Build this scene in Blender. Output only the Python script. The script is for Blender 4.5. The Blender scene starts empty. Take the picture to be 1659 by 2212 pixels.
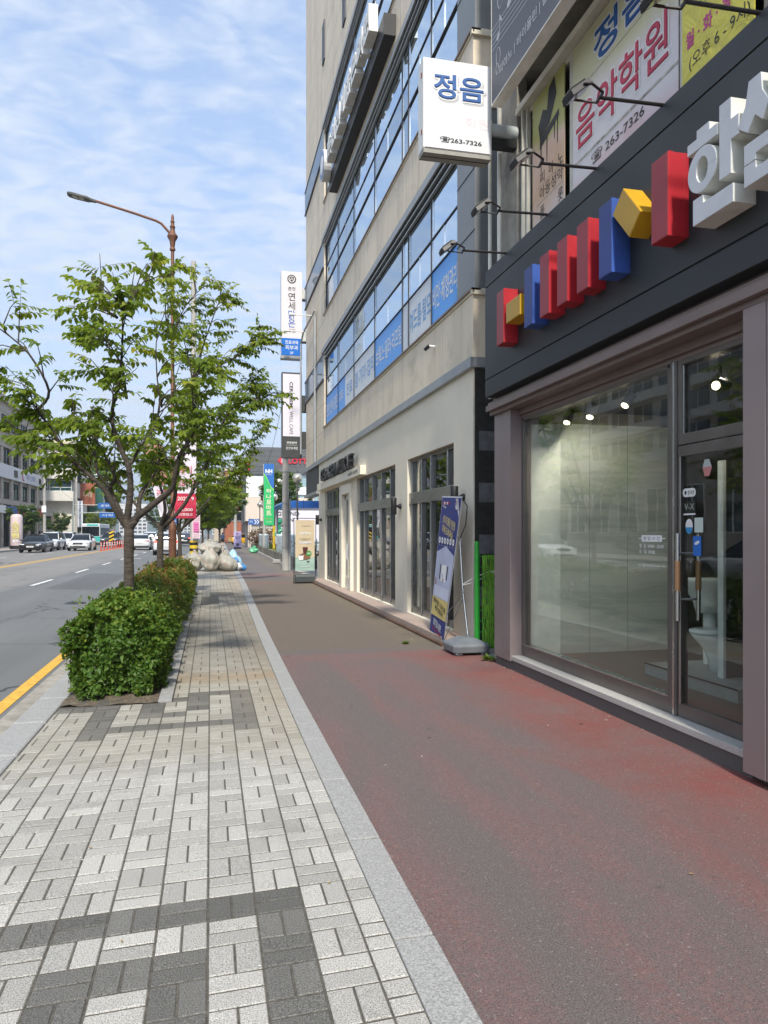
import bpy, bmesh, math, random
import numpy as np
from mathutils import Vector as V, Matrix, Euler
R = math.radians
random.seed(7)
SC = bpy.context.scene
COL = bpy.context.collection

# ---------------------------------------------------------------- camera
cam = bpy.data.cameras.new('camera'); camo = bpy.data.objects.new('camera', cam); COL.objects.link(camo)
camo.location = (0, 0, 1.66); camo.rotation_euler = (R(90), 0, -math.atan(375 / 1598))
cam.sensor_fit = 'VERTICAL'; cam.sensor_height = 36; cam.sensor_width = 27; cam.lens = 26
cam.shift_y = 46 / 2212; cam.clip_start = .05; cam.clip_end = 6000
SC.camera = camo

# ---------------------------------------------------------------- sun, sky, exposure
SUN_AZ, SUN_EL = 7, 47            # sun stands behind the camera, a little to the left of the street's axis
SD = V((-math.sin(R(SUN_AZ)) * math.cos(R(SUN_EL)), -math.cos(R(SUN_AZ)) * math.cos(R(SUN_EL)), math.sin(R(SUN_EL))))
sl = bpy.data.lights.new('sun', 'SUN'); sl.energy = 2.25; sl.angle = R(4); sl.color = (1, .935, .82)
so = bpy.data.objects.new('sun', sl); COL.objects.link(so); so.rotation_euler = SD.to_track_quat('Z', 'Y').to_euler()
SC.view_settings.view_transform = 'Standard'; SC.view_settings.look = 'None'
SC.view_settings.exposure = 1.27; SC.view_settings.gamma = 1
SC.cycles.max_bounces = 8; SC.cycles.transparent_max_bounces = 12; SC.cycles.caustics_reflective = False; SC.cycles.caustics_refractive = False
SC.cycles.use_denoising = True; SC.cycles.sample_clamp_indirect = 6

def nd(nt, t, ins=None, **pr):
    n = nt.nodes.new('ShaderNode' + t)
    for k, v in pr.items(): setattr(n, k, v)
    for k, v in (ins or {}).items():
        s = n.inputs[k]
        if isinstance(v, bpy.types.NodeSocket): nt.links.new(v, s)
        elif isinstance(v, bpy.types.Node): nt.links.new(v.outputs[0], s)
        else: s.default_value = v
    return n
def mth(nt, op, a, b=0., c=0., clamp=False):
    return nd(nt, 'Math', {0: a, 1: b, 2: c}, operation=op, use_clamp=clamp).outputs[0]
def ramp(nt, fac, stops):
    n = nd(nt, 'ValToRGB', {0: fac}); e = n.color_ramp.elements
    for i, (p, c) in enumerate(stops):
        if i >= 2: e.new(p)
        e[i].position = p; e[i].color = (c, c, c, 1) if isinstance(c, (int, float)) else (*c, 1)
    return n.outputs[0]
def mix(nt, fac, a, b, bt='MIX'):
    n = nd(nt, 'Mix', data_type='RGBA', blend_type=bt)
    for s, v in ((n.inputs[0], fac), (n.inputs[6], a), (n.inputs[7], b)):
        if isinstance(v, bpy.types.NodeSocket): nt.links.new(v, s)
        elif isinstance(v, (int, float)): s.default_value = v
        else: s.default_value = (*v, 1) if len(v) == 3 else v
    return n.outputs[2]
def noise(nt, vec, scale, detail=4, rough=.55, dist=0., w=None):
    n = nd(nt, 'TexNoise', {'Vector': vec, 'Scale': scale, 'Detail': detail, 'Roughness': rough, 'Distortion': dist})
    return n.outputs[0]

wd = bpy.data.worlds.new('World'); SC.world = wd; wd.use_nodes = True
nt = wd.node_tree; bg = nt.nodes['Background']; bg.inputs[1].default_value = .15
sky = nd(nt, 'TexSky', sky_type='NISHITA', sun_disc=False, sun_elevation=R(SUN_EL), sun_rotation=R(180 + SUN_AZ), air_density=1.0, dust_density=1.2, ozone_density=1.5)
gen = nd(nt, 'TexCoord').outputs['Generated']
sx = nd(nt, 'SeparateXYZ', {0: gen})
den = mth(nt, 'ADD', mth(nt, 'MAXIMUM', sx.outputs[2], 0.), .16)
px, py = mth(nt, 'DIVIDE', sx.outputs[0], den), mth(nt, 'DIVIDE', sx.outputs[1], den)
cv = nd(nt, 'CombineXYZ', {0: px, 1: py, 2: 0.}).outputs[0]
cva = nd(nt, 'Mapping', {0: cv, 1: (3.1, 1.7, 0), 2: (0, 0, R(25)), 3: (1.0, 1.5, 1)}).outputs[0]
n1 = noise(nt, cva, 1.0, 7, .58, .25); n2 = noise(nt, cva, 11., 4, .55, .5)
cl = mth(nt, 'ADD', mth(nt, 'MULTIPLY', n1, .52), mth(nt, 'MULTIPLY', n2, .60))
clf = ramp(nt, cl, [(.42, .10), (.66, .98)])
glow = mth(nt, 'POWER', mth(nt, 'MAXIMUM', nd(nt, 'VectorMath', {0: gen, 1: tuple(SD)}, operation='DOT_PRODUCT').outputs['Value'], 0.), 5.)
gl = mth(nt, 'MULTIPLY_ADD', glow, 1.6, 1.)
ccol = nd(nt, 'VectorMath', {0: (2.18, 2.46, 2.9)}, operation='SCALE'); nt.links.new(gl, ccol.inputs['Scale'])
base = mix(nt, .62, sky.outputs[0], (1.15, 1.55, 2.35))
skyc = mix(nt, clf, base, ccol.outputs[0])
hz = ramp(nt, sx.outputs[2], [(.0, .75), (.22, 0.)])
nt.links.new(mix(nt, hz, skyc, (2.7, 3.1, 3.6)), bg.inputs[0])

# ---------------------------------------------------------------- materials
MATS = {}
def newmat(name):
    m = bpy.data.materials.new(name); m.use_nodes = True; t = m.node_tree; b = t.nodes['Principled BSDF']
    return m, t, b
def M(name, col=(.5, .5, .5), rough=.6, metal=0., var=.12, vs=6., bump=0., bs=60., spec=.5, col2=None, c2=.5, emit=0., coat=0., trans=0.):
    if name in MATS: return MATS[name]
    m, t, b = newmat(name); co = nd(t, 'TexCoord').outputs['Object']
    n = noise(t, co, vs, 5, .6)
    lo, hi = [tuple(max(0, c * (1 + s * var)) for c in col) for s in (-1, 1)]
    c = mix(t, ramp(t, n, [(.3, 0.), (.7, 1.)]), lo, hi)
    if col2:
        c = mix(t, ramp(t, noise(t, co, vs * .35, 6, .65, .4), [(c2, 0.), (min(1., c2 + .2), 1.)]), c, col2)
    t.links.new(c, b.inputs['Base Color'])
    t.links.new(mth(t, 'MULTIPLY_ADD', n, .2, max(0, rough - .1)), b.inputs['Roughness'])
    b.inputs['Metallic'].default_value = metal; b.inputs['Specular IOR Level'].default_value = spec
    b.inputs['Coat Weight'].default_value = coat; b.inputs['Coat Roughness'].default_value = .04
    if bump:
        bn = noise(t, co, bs, 4, .6); t.links.new(nd(t, 'Bump', {'Height': bn, 'Strength': bump, 'Distance': .01}).outputs[0], b.inputs['Normal'])
    if emit: b.inputs['Emission Color'].default_value = (*col, 1); b.inputs['Emission Strength'].default_value = emit
    MATS[name] = m; return m
def glassmat(name, tint=(.75, .8, .78), base=.05, gain=1.2, gcol=(1, 1, 1), rough=.004):
    m, t, b = newmat(name); t.nodes.remove(b); out = [n for n in t.nodes if n.type == 'OUTPUT_MATERIAL'][0]
    fr = mth(t, 'POWER', nd(t, 'LayerWeight', {0: .5}).outputs['Facing'], 4.)
    f = mth(t, 'MULTIPLY_ADD', fr, gain, base, clamp=True)
    tr = nd(t, 'BsdfTransparent', {0: (*tint, 1)}); g = nd(t, 'BsdfGlossy', {'Color': (*gcol, 1), 'Roughness': rough})
    co = nd(t, 'TexCoord').outputs['Object']
    t.links.new(nd(t, 'Bump', {'Height': noise(t, co, 1.3, 2), 'Strength': .02, 'Distance': .05}).outputs[0], g.inputs['Normal'])
    mx = nd(t, 'MixShader', {0: f, 1: tr, 2: g}); t.links.new(mx.outputs[0], out.inputs[0]); MATS[name] = m; return m
def coated(name, dif, glo, fac, rough=.01, wob=.06):
    m, t, b = newmat(name); t.nodes.remove(b); out = [n for n in t.nodes if n.type == 'OUTPUT_MATERIAL'][0]
    co = nd(t, 'TexCoord').outputs['Object']
    d = nd(t, 'BsdfDiffuse', {0: (*dif, 1)}); g = nd(t, 'BsdfGlossy', {'Color': (*glo, 1), 'Roughness': rough})
    t.links.new(nd(t, 'Bump', {'Height': noise(t, co, .7, 2), 'Strength': wob, 'Distance': .1}).outputs[0], g.inputs['Normal'])
    fr = nd(t, 'Fresnel', {'IOR': 1.5}).outputs[0]
    mx = nd(t, 'MixShader', {0: mth(t, 'MAXIMUM', fr, fac), 1: d, 2: g}); t.links.new(mx.outputs[0], out.inputs[0]); MATS[name] = m; return m

# ---------------------------------------------------------------- mesh builder
TXT = {}
def textmesh(s, bold, ext):
    k = (s, bold, ext)
    if k not in TXT:
        cu = bpy.data.curves.new('t', 'FONT'); cu.body = s; cu.offset = bold; cu.extrude = .5 if ext else 0; cu.resolution_u = 3; cu.space_line = .95
        cu.align_x = 'CENTER'
        o = bpy.data.objects.new('t', cu); me = bpy.data.meshes.new_from_object(o)
        vs = np.array([v.co[:] for v in me.vertices]); fs = [tuple(p.vertices) for p in me.polygons]
        bpy.data.objects.remove(o); bpy.data.curves.remove(cu); bpy.data.meshes.remove(me)
        TXT[k] = (vs, fs)
    return TXT[k]
class MB:
    def __init__(s): s.v = []; s.f = []; s.fm = []; s.mats = []
    def mi(s, m):
        if m not in s.mats: s.mats.append(m)
        return s.mats.index(m)
    def add(s, vs, fs, m):
        o = len(s.v); i = s.mi(m); s.v.extend(tuple(map(float, v)) for v in vs)
        for f in fs: s.f.append(tuple(o + k for k in f)); s.fm.append(i)
    def face(s, pts, m): s.add(pts, [tuple(range(len(pts)))], m)
    def box(s, x0, x1, y0, y1, z0, z1, m):
        if x0 > x1: x0, x1 = x1, x0
        if y0 > y1: y0, y1 = y1, y0
        if z0 > z1: z0, z1 = z1, z0
        s.add([(x, y, z) for z in (z0, z1) for y in (y0, y1) for x in (x0, x1)],
              [(0, 2, 3, 1), (4, 5, 7, 6), (0, 1, 5, 4), (2, 6, 7, 3), (0, 4, 6, 2), (1, 3, 7, 5)], m)
    def bar(s, p, q, w, h, m, up=(0, 0, 1)):                       # box beam from p to q
        p, q = V(p), V(q); d = (q - p).normalized(); u = d.cross(V(up)).normalized()
        if u.length < .1: u = V((1, 0, 0))
        t = u.cross(d); u = u * w / 2; t = t * h / 2
        s.add([e + a * u + b * t for e in (p, q) for a, b in ((-1, -1), (1, -1), (1, 1), (-1, 1))],
              [(0, 1, 2, 3), (7, 6, 5, 4), (0, 4, 5, 1), (1, 5, 6, 2), (2, 6, 7, 3), (3, 7, 4, 0)], m)
    def tube(s, pts, r, m, n=8, cap=True):
        pts = [V(p) for p in pts]; L = len(pts)
        if not isinstance(r, (list, tuple)): r = [r] * L
        d0 = (pts[1] - pts[0]).normalized(); u = d0.cross(V((0, 0, 1)))
        if u.length < .05: u = d0.cross(V((1, 0, 0)))
        u.normalize(); vs = []; fs = []
        for i, p in enumerate(pts):
            d = (pts[min(i + 1, L - 1)] - pts[max(i - 1, 0)]).normalized()
            u = (u - d * u.dot(d)).normalized(); w = d.cross(u)
            vs += [p + (u * math.cos(2 * math.pi * k / n) + w * math.sin(2 * math.pi * k / n)) * r[i] for k in range(n)]
        for i in range(L - 1):
            for k in range(n):
                a, b = i * n + k, i * n + (k + 1) % n; fs.append((a, b, b + n, a + n))
        if cap: fs += [tuple(range(n))[::-1], tuple((L - 1) * n + k for k in range(n))]
        s.add(vs, fs, m)
    def lathe(s, c, prof, m, n=16, ax='z', a0=0, sx=1., sy=1.):
        vs = []; c = V(c)
        for r, h in prof:
            for k in range(n):
                t = 2 * math.pi * k / n + a0; a, b = r * math.cos(t) * sx, r * math.sin(t) * sy
                vs.append(c + V((a, b, h) if ax == 'z' else (h, a, b) if ax == 'x' else (a, h, b)))
        fs = [(i * n + k, i * n + (k + 1) % n, (i + 1) * n + (k + 1) % n, (i + 1) * n + k) for i in range(len(prof) - 1) for k in range(n)]
        fs += [tuple(range(n))[::-1], tuple((len(prof) - 1) * n + k for k in range(n))]
        s.add(vs, fs, m)
    def prism(s, poly, o, u, v, w, m):                             # 2D outline in u,v at o, extruded by vector w
        o, u, v, w = V(o), V(u), V(v), V(w); n = len(poly)
        a = [o + u * x + v * y for x, y in poly]
        s.add(a + [p + w for p in a], [tuple(range(n)), tuple(range(2 * n - 1, n - 1, -1))] + [(i, n + i, n + (i + 1) % n, (i + 1) % n) for i in range(n)], m)
    def disc(s, c, u, v, r, m, n=20, r2=None):
        c, u, v = V(c), V(u), V(v); r2 = r2 or r
        s.face([c + u * math.cos(2 * math.pi * k / n) * r + v * math.sin(2 * math.pi * k / n) * r2 for k in range(n)], m)
    def text(s, t, c, u, v, w, h, m, d=0., bold=0.):              # text fitted to w x h round c (w or h may be None)
        vs, fs = textmesh(t, bold, d > 0); c, u, v = V(c), V(u).normalized(), V(v).normalized(); nn = u.cross(v)
        lo, hi = vs.min(0), vs.max(0); e = hi - lo
        sx = w / e[0] if w else None; sy = h / e[1] if h else None
        sx = sx or sy; sy = sy or sx
        mid = (lo + hi) / 2
        s.add([c + u * ((p[0] - mid[0]) * sx) + v * ((p[1] - mid[1]) * sy) + nn * ((p[2] + .5) * d if d else 0) for p in vs], fs, m)
    def halo(s, t, c, u, v, w, h, m, r, bold=0.):                 # outline: the same word set eight times round, each a hair deeper
        u, v = V(u).normalized(), V(v).normalized(); nn = u.cross(v)
        for k in range(10):
            a = k * .6283; s.text(t, V(c) + u * (r * math.cos(a)) + v * (r * math.sin(a)) - nn * (.00025 * k), u, v, w, h, m, bold=bold)
    def build(s, name, parent=None, base=None, smooth=False, bevel=0., seg=2):
        me = bpy.data.meshes.new(name); b = V(BASE[parent]) if parent is not None else V(base or (0, 0, 0))
        me.from_pydata([(x - b.x, y - b.y, z - b.z) for x, y, z in s.v], [], s.f)
        for m in s.mats: me.materials.append(m)
        me.polygons.foreach_set('material_index', s.fm); 
        bm = bmesh.new(); bm.from_mesh(me); bmesh.ops.recalc_face_normals(bm, faces=bm.faces); bm.to_mesh(me); bm.free()
        if smooth:
            me.polygons.foreach_set('use_smooth', [True] * len(s.f))
            if smooth != 'all': me.set_sharp_from_angle(angle=R(40))
        o = bpy.data.objects.new(name, me); COL.objects.link(o)
        if parent is not None: o.parent = parent
        else: o.location = b
        BASE[o] = tuple(b)
        if bevel:
            md = o.modifiers.new('bevel', 'BEVEL'); md.width = bevel; md.segments = seg; md.limit_method = 'ANGLE'; md.angle_limit = R(40)
        return o
BASE = {}
def tag(o, label=None, cat=None, group=None, kind=None):
    for k, v in (('label', label), ('category', cat), ('group', group), ('kind', kind)):
        if v: o[k] = v
    return o
def thing(name, label, cat, loc=(0, 0, 0), group=None):
    o = bpy.data.objects.new(name, None); COL.objects.link(o); o.location = loc; o.empty_display_size = .1
    BASE[o] = tuple(loc); return tag(o, label, cat, group)
def copy_tree(o, parent=None):
    c = o.copy(); COL.objects.link(c)
    if parent is not None: c.parent = parent
    for ch in list(o.children): copy_tree(ch, c)
    return c
X1, Y1, Z1 = V((1, 0, 0)), V((0, 1, 0)), V((0, 0, 1))
NX = (V((0, -1, 0)), Z1)     # right/up axes on a wall that faces -X (the street)
NY = (X1, Z1)                # ... on a wall that faces -Y (the camera)
PX = (Y1, Z1)                # ... on a wall that faces +X
# ================================================================ ground, road, pavements
def sstep(a, b, x): t = min(1, max(0, (x - a) / (b - a))); return t * t * (3 - 2 * t)
def kerb_l(y): return .73 + .27 * sstep(6, 32, y) + max(0, y - 32) * .012       # left edge of the granite strip
def kerb_r(y): return kerb_l(y) + .17 + .03 * sstep(6, 30, y)
def posn(t): return nd(t, 'NewGeometry').outputs['Position']
def gmat(name):
    m, t, b = newmat(name); return m, t, b, posn(t)
def band(t, v, a, b, s): # 1 between a and b with soft edges s
    return mth(t, 'MULTIPLY', ramp_lin(t, v, a - s, a + s), mth(t, 'SUBTRACT', 1., ramp_lin(t, v, b - s, b + s)))
def ramp_lin(t, v, a, b):
    return nd(t, 'MapRange', {'Value': v, 'From Min': a, 'From Max': b}, clamp=True).outputs[0]

# red cycle path: worn red coating over dark asphalt
m, t, b, P = gmat('cycle_asphalt'); s = nd(t, 'SeparateXYZ', {0: P}); X, Y = s.outputs[0], s.outputs[1]
st = nd(t, 'Mapping', {0: P, 3: (1.5, .32, 1)}).outputs[0]
wear = noise(t, st, 1.5, 5, .6, .5); fine = noise(t, P, 150, 3, .8); fine2 = noise(t, P, 75, 4, .8); med = noise(t, P, 9, 4, .6)
agg = mix(t, ramp(t, fine, [(.32, 0.), (.72, 1.)]), (.045, .041, .041), (.255, .235, .228))
redc = mix(t, ramp(t, fine2, [(.3, 0.), (.7, 1.)]), (.11, .056, .052), (.33, .178, .165))
wall = ramp_lin(t, mth(t, 'ADD', X, mth(t, 'MULTIPLY_ADD', wear, .9, -.45)), 2.3, 3.2)
bands = mth(t, 'ADD', band(t, mth(t, 'MULTIPLY_ADD', med, .12, Y), 9.62, 10.2, .06), mth(t, 'ADD', band(t, Y, 24.3, 25.9, .1), band(t, Y, 28.6, 31.3, .2)), clamp=True)
nearp = mth(t, 'SUBTRACT', 1., ramp_lin(t, mth(t, 'MULTIPLY_ADD', med, .25, Y), 10.1, 10.4))
lane = band(t, mth(t, 'MULTIPLY_ADD', wear, .5, X), 1.42, 1.78, .1); wearL = mth(t, 'MULTIPLY', ramp(t, wear, [(.40, .36), (.60, .82)]), mth(t, 'MULTIPLY_ADD', lane, -.6, 1.))
amt = mth(t, 'MULTIPLY', wearL, mth(t, 'MULTIPLY_ADD', nearp, .85, .15))
amt = mth(t, 'MAXIMUM', amt, mth(t, 'MULTIPLY', mth(t, 'MULTIPLY', wall, nearp), .95))
amt = mth(t, 'MAXIMUM', amt, mth(t, 'MULTIPLY', bands, .8), clamp=True)
amt = mth(t, 'MULTIPLY', amt, ramp(t, noise(t, P, 34, 5, .8), [(.36, .2), (.58, 1.)]))
c = mix(t, amt, agg, redc)
strong = mth(t, 'MULTIPLY', mth(t, 'MULTIPLY', mth(t, 'MULTIPLY', wall, nearp), ramp(t, noise(t, P, 1.3, 6, .7), [(.34, .1), (.62, .85)])), ramp(t, fine2, [(.36, .45), (.56, 1.)]))
c = mix(t, strong, c, (.25, .064, .053))
tan = mth(t, 'MULTIPLY', mth(t, 'SUBTRACT', ramp_lin(t, Y, 10.2, 10.7), ramp_lin(t, Y, 24., 30.)), .6)
c = mix(t, tan, c, (.17, .132, .098))
c = mix(t, mth(t, 'MULTIPLY', band(t, X, 2.9, 3.5, .25), mth(t, 'MULTIPLY', ramp_lin(t, Y, 9.6, 11.), ramp(t, med, [(.4, 0.), (.6, .6)]))), c, (.22, .19, .11))
spk = ramp(t, noise(t, P, 85, 2, .6), [(.66, 0.), (.71, 1.)]); c = mix(t, mth(t, 'MULTIPLY', spk, .7), c, (.4, .38, .36))
drk = ramp(t, noise(t, P, 3.1, 5, .6), [(.66, 0.), (.75, .5)]); c = mix(t, drk, c, (.05, .05, .05))
cr = nd(t, 'TexVoronoi', {'Vector': nd(t, 'VectorMath', {0: P, 1: nd(t, 'VectorMath', {0: nd(t, 'TexNoise', {'Vector': P, 'Scale': 2.2, 'Detail': 5.}).outputs['Color'], 1: (.5, .5, .5)}, operation='MULTIPLY').outputs[0]}, operation='ADD').outputs[0], 'Scale': .55}, feature='DISTANCE_TO_EDGE').outputs['Distance']
crk = mth(t, 'MULTIPLY', mth(t, 'LESS_THAN', cr, .0045), ramp(t, noise(t, P, .8, 3), [(.58, 0.), (.7, .4)])); c = mix(t, crk, c, (.04, .036, .034))
gumd = ramp(t, noise(t, P, 6.5, 1, .5), [(.775, 0.), (.80, .75)]); c = mix(t, gumd, c, (.035, .033, .034))
t.links.new(c, b.inputs['Base Color']); b.inputs['Roughness'].default_value = .85; b.inputs['Specular IOR Level'].default_value = .3
t.links.new(nd(t, 'Bump', {'Height': mth(t, 'ADD', fine, mth(t, 'MULTIPLY', fine2, 1.5)), 'Strength': .7, 'Distance': .008}).outputs[0], b.inputs['Normal'])
CYC = m
# road asphalt
m, t, b, P = gmat('road_asphalt'); s = nd(t, 'SeparateXYZ', {0: P}); X, Y = s.outputs[0], s.outputs[1]
st = nd(t, 'Mapping', {0: P, 3: (1., .12, 1)}).outputs[0]
n_ = noise(t, st, .9, 5, .6, .3); f_ = noise(t, P, 170, 2, .7)
nearl = ramp_lin(t, mth(t, 'MULTIPLY_ADD', n_, .5, X), -5.75, -5.45)
c = mix(t, nearl, mix(t, ramp(t, n_, [(.3, 0.), (.7, 1.)]), (.15, .145, .14), (.205, .195, .185)), mix(t, ramp(t, n_, [(.3, 0.), (.7, 1.)]), (.095, .1, .104), (.135, .14, .143)))
c = mix(t, ramp(t, f_, [(.4, 0.), (.75, .35)]), c, (.3, .3, .29))
c = mix(t, ramp(t, noise(t, st, 2.2, 4, .7), [(.62, 0.), (.7, .4)]), c, (.06, .062, .065))
cr = nd(t, 'TexVoronoi', {'Vector': nd(t, 'VectorMath', {0: P, 1: nd(t, 'VectorMath', {0: nd(t, 'TexNoise', {'Vector': P, 'Scale': 1.2, 'Detail': 5.}).outputs['Color'], 1: (.9, .9, .9)}, operation='MULTIPLY').outputs[0]}, operation='ADD').outputs[0], 'Scale': .28}, feature='DISTANCE_TO_EDGE').outputs['Distance']
c = mix(t, mth(t, 'MULTIPLY', mth(t, 'LESS_THAN', cr, .006), ramp(t, noise(t, P, .3, 3), [(.45, 0.), (.55, .8)])), c, (.03, .03, .03))
pt = mth(t, 'MULTIPLY', band(t, X, -4.9, -3.3, .03), band(t, Y, 24., 33., .04)); c = mix(t, mth(t, 'MULTIPLY', pt, .5), c, (.06, .062, .064))
t.links.new(c, b.inputs['Base Color']); b.inputs['Roughness'].default_value = .85
t.links.new(nd(t, 'Bump', {'Height': f_, 'Strength': .35, 'Distance': .006}).outputs[0], b.inputs['Normal']); ROAD = m
# pavers
m, t, b, P = gmat('paver'); s = nd(t, 'SeparateXYZ', {0: P}); X, Y = s.outputs[0], s.outputs[1]
at = nd(t, 'Attribute', attribute_name='tone', attribute_type='GEOMETRY'); rnd = nd(t, 'Attribute', attribute_name='rnd', attribute_type='GEOMETRY')
f1 = noise(t, P, 190, 3, .75); f2 = noise(t, P, 120, 3, .7); big = noise(t, P, 1.1, 5, .6, .6)
lt = mix(t, ramp(t, f1, [(.36, 0.), (.60, 1.)]), (.14, .137, .126), (.54, .527, .495)); dk = mix(t, ramp(t, f1, [(.38, 0.), (.68, 1.)]), (.03, .03, .027), (.21, .205, .19))
c = mix(t, at.outputs['Fac'], lt, dk)
bad = nd(t, 'HueSaturation', {'Value': mth(t, 'MULTIPLY_ADD', rnd.outputs['Fac'], .34, .80), 'Color': c}).outputs[0]
w1 = mth(t, 'MULTIPLY_ADD', big, 1.6, Y)
dirt = mth(t, 'MULTIPLY', mth(t, 'MULTIPLY', ramp_lin(t, w1, 6.0, 6.7), mth(t, 'SUBTRACT', 1., ramp_lin(t, w1, 36., 40.))), mth(t, 'MULTIPLY_ADD', noise(t, P, 7, 4, .6), .5, .16))
dirt = mth(t, 'MULTIPLY', dirt, mth(t, 'MULTIPLY_ADD', at.outputs['Fac'], -.8, 1., clamp=True)); c = mix(t, dirt, bad, (.24, .215, .15))
ora = mth(t, 'MULTIPLY', band(t, mth(t, 'MULTIPLY_ADD', big, .5, Y), 8.75, 9.25, .22), .5); c = mix(t, ora, c, (.30, .20, .105))
side = mth(t, 'MULTIPLY', mth(t, 'MULTIPLY', ramp_lin(t, X, .15, .7), ramp_lin(t, w1, 6.2, 9.)), mth(t, 'MULTIPLY_ADD', big, .9, -.1)); c = mix(t, side, c, (.27, .20, .125))
gr = mth(t, 'MULTIPLY', ramp(t, noise(t, P, .7, 6, .7), [(.52, 0.), (.66, .35)]), 1.); c = mix(t, gr, c, (.13, .125, .115))
gum = ramp(t, noise(t, P, 13, 1, .5), [(.80, 0.), (.82, .8)]); c = mix(t, gum, c, (.05, .05, .05))
dark_band = mth(t, 'MULTIPLY', band(t, mth(t, 'MULTIPLY_ADD', big, .8, Y), 10.1, 17., 1.2), .42); c = mix(t, dark_band, c, (.105, .098, .085))  # broad darker band across the paving beside the hedges
t.links.new(c, b.inputs['Base Color']); b.inputs['Roughness'].default_value = .8
t.links.new(nd(t, 'Bump', {'Height': mth(t, 'ADD', f1, f2), 'Strength': .5, 'Distance': .004}).outputs[0], b.inputs['Normal']); PAV = m
MORT = M('paving_joint', (.085, .078, .065), .95, var=.4, vs=30, bump=.4)
GRAN = M('kerb_granite', (.30, .30, .295), .75, var=.45, vs=110, bump=.3, bs=200, col2=(.2, .19, .175), c2=.6)
GRANL = M('step_granite', (.42, .41, .385), .6, var=.4, vs=140, bump=.15, bs=300, col2=(.2, .19, .16), c2=.6)
GRAND = M('base_granite', (.1, .095, .09), .75, var=.55, vs=170, bump=.3, bs=300)
CONC = M('concrete', (.34, .33, .31), .9, var=.2, vs=3, bump=.4, bs=80, col2=(.2, .19, .17), c2=.58)
GUT = M('gutter_concrete', (.3, .28, .245), .92, var=.25, vs=5, bump=.5, bs=120, col2=(.17, .16, .14), c2=.55)
SOIL = M('soil', (.11, .085, .06), 1, var=.5, vs=25, bump=1., bs=60, col2=(.2, .17, .12), c2=.5)
LINEW = M('road_paint_white', (.62, .62, .6), .7, var=.2, vs=14, col2=(.3, .3, .29), c2=.62)
LINEY = M('road_paint_yellow', (.62, .36, .05), .75, var=.22, vs=10, col2=(.36, .24, .08), c2=.6)
FARLAND = M('far_land', (.17, .165, .15), .95, var=.3, vs=.05)

def strip(name, fl, fr, ys, m, z=0., zr=None):
    g = MB(); zr = zr or (lambda y, k: z)
    for a, c_ in zip(ys, ys[1:]):
        g.face([(fl(a), a, zr(a, 0)), (fr(a), a, zr(a, 1)), (fr(c_), c_, zr(c_, 1)), (fl(c_), c_, zr(c_, 0))], m)
    return tag(g.build(name), kind='structure')
YS = [-12 + 2 * i for i in range(25)] + [40, 50, 60, 70, 80, 100, 120, 150, 200]
YS = sorted(set(YS))
g = MB(); g.face([(-3500, -3500, -.32), (3500, -3500, -.32), (3500, 3500, -.32), (-3500, 3500, -.32)], FARLAND); tag(g.build('ground'), kind='structure')
strip('cycle_path', lambda y: kerb_r(y) - .002, lambda y: 3.7 + max(0, y - 30) * .012, YS, CYC, -.006)
strip('side_yard', lambda y: 3.7 + max(0, y - 30) * .012, lambda y: 40, YS, CONC, -.012)
# granite strip between paving and cycle path, stone by stone
g = MB(); y = -3.06
while y < 60:
    y2 = y + .985; z = -.002
    g.prism([(kerb_l(y), y), (kerb_r(y), y), (kerb_r(y2), y2), (kerb_l(y2), y2)], (0, 0, -.12), X1, Y1, (0, 0, .124 + random.uniform(-.002, .002)), GRAN); y += 1.0
g.prism([(kerb_l(60), 60), (kerb_r(60), 60), (kerb_r(200), 200), (kerb_l(200), 200)], (0, 0, -.12), X1, Y1, (0, 0, .122), GRAN)
tag(g.build('granite_kerb_strip', bevel=.006), kind='structure')
# paving: every block is a real stone with its own chamfer
BEDX0, BEDX1, BEDY0, BEDY1 = -1.40, -.37, 7.56, 22.0
def dark(c_, r):
    # c_: column counted to the left of the column that starts at X=.198, r: row counted towards the camera from Y=3.48
    if 0 <= r <= 9:
        if r == 0 and c_ >= 0 and c_ <= 7: return 1
        if c_ == 0: return 1
        if r == 2 and 2 <= c_ <= 4: return 1
        if r >= 3 and c_ in (2, 4): return 1
        if r == 4 and c_ in (3, 5): return 1
        return 0
    y = 3.48 - .206 * r - .103; x = .302 - .208 * c_
    if 6.4 < y < 8.1:
        cc = c_ - 1; rr = round((y - 6.62) / .206)      # rr 0 = nearest row of the second figure
        if cc == -1 and rr <= 6: return 1
        if rr == 0 and 0 <= cc <= 4: return 1
        if cc == 5 and rr <= 4: return 1
        if cc == 3 and 2 <= rr <= 4: return 1
        if cc == 1 and 3 <= rr <= 6: return 1
        if rr == 2 and cc == 2: return 1
        if rr == 6 and cc == 0: return 1
        if rr == 4 and cc in (6, 7): return 1
        if rr == 5 and cc == 2: return 1
    if 17.6 < y < 20 and -.31 < x < .13: return 1
    if 20 < y < 21.3 and -.07 < x < .57: return 1
    if 12.5 < y < 12.9 and .2 < x < .45: return 1
    return 0
bv, bf, tone, rn = [], [], [], []
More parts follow.
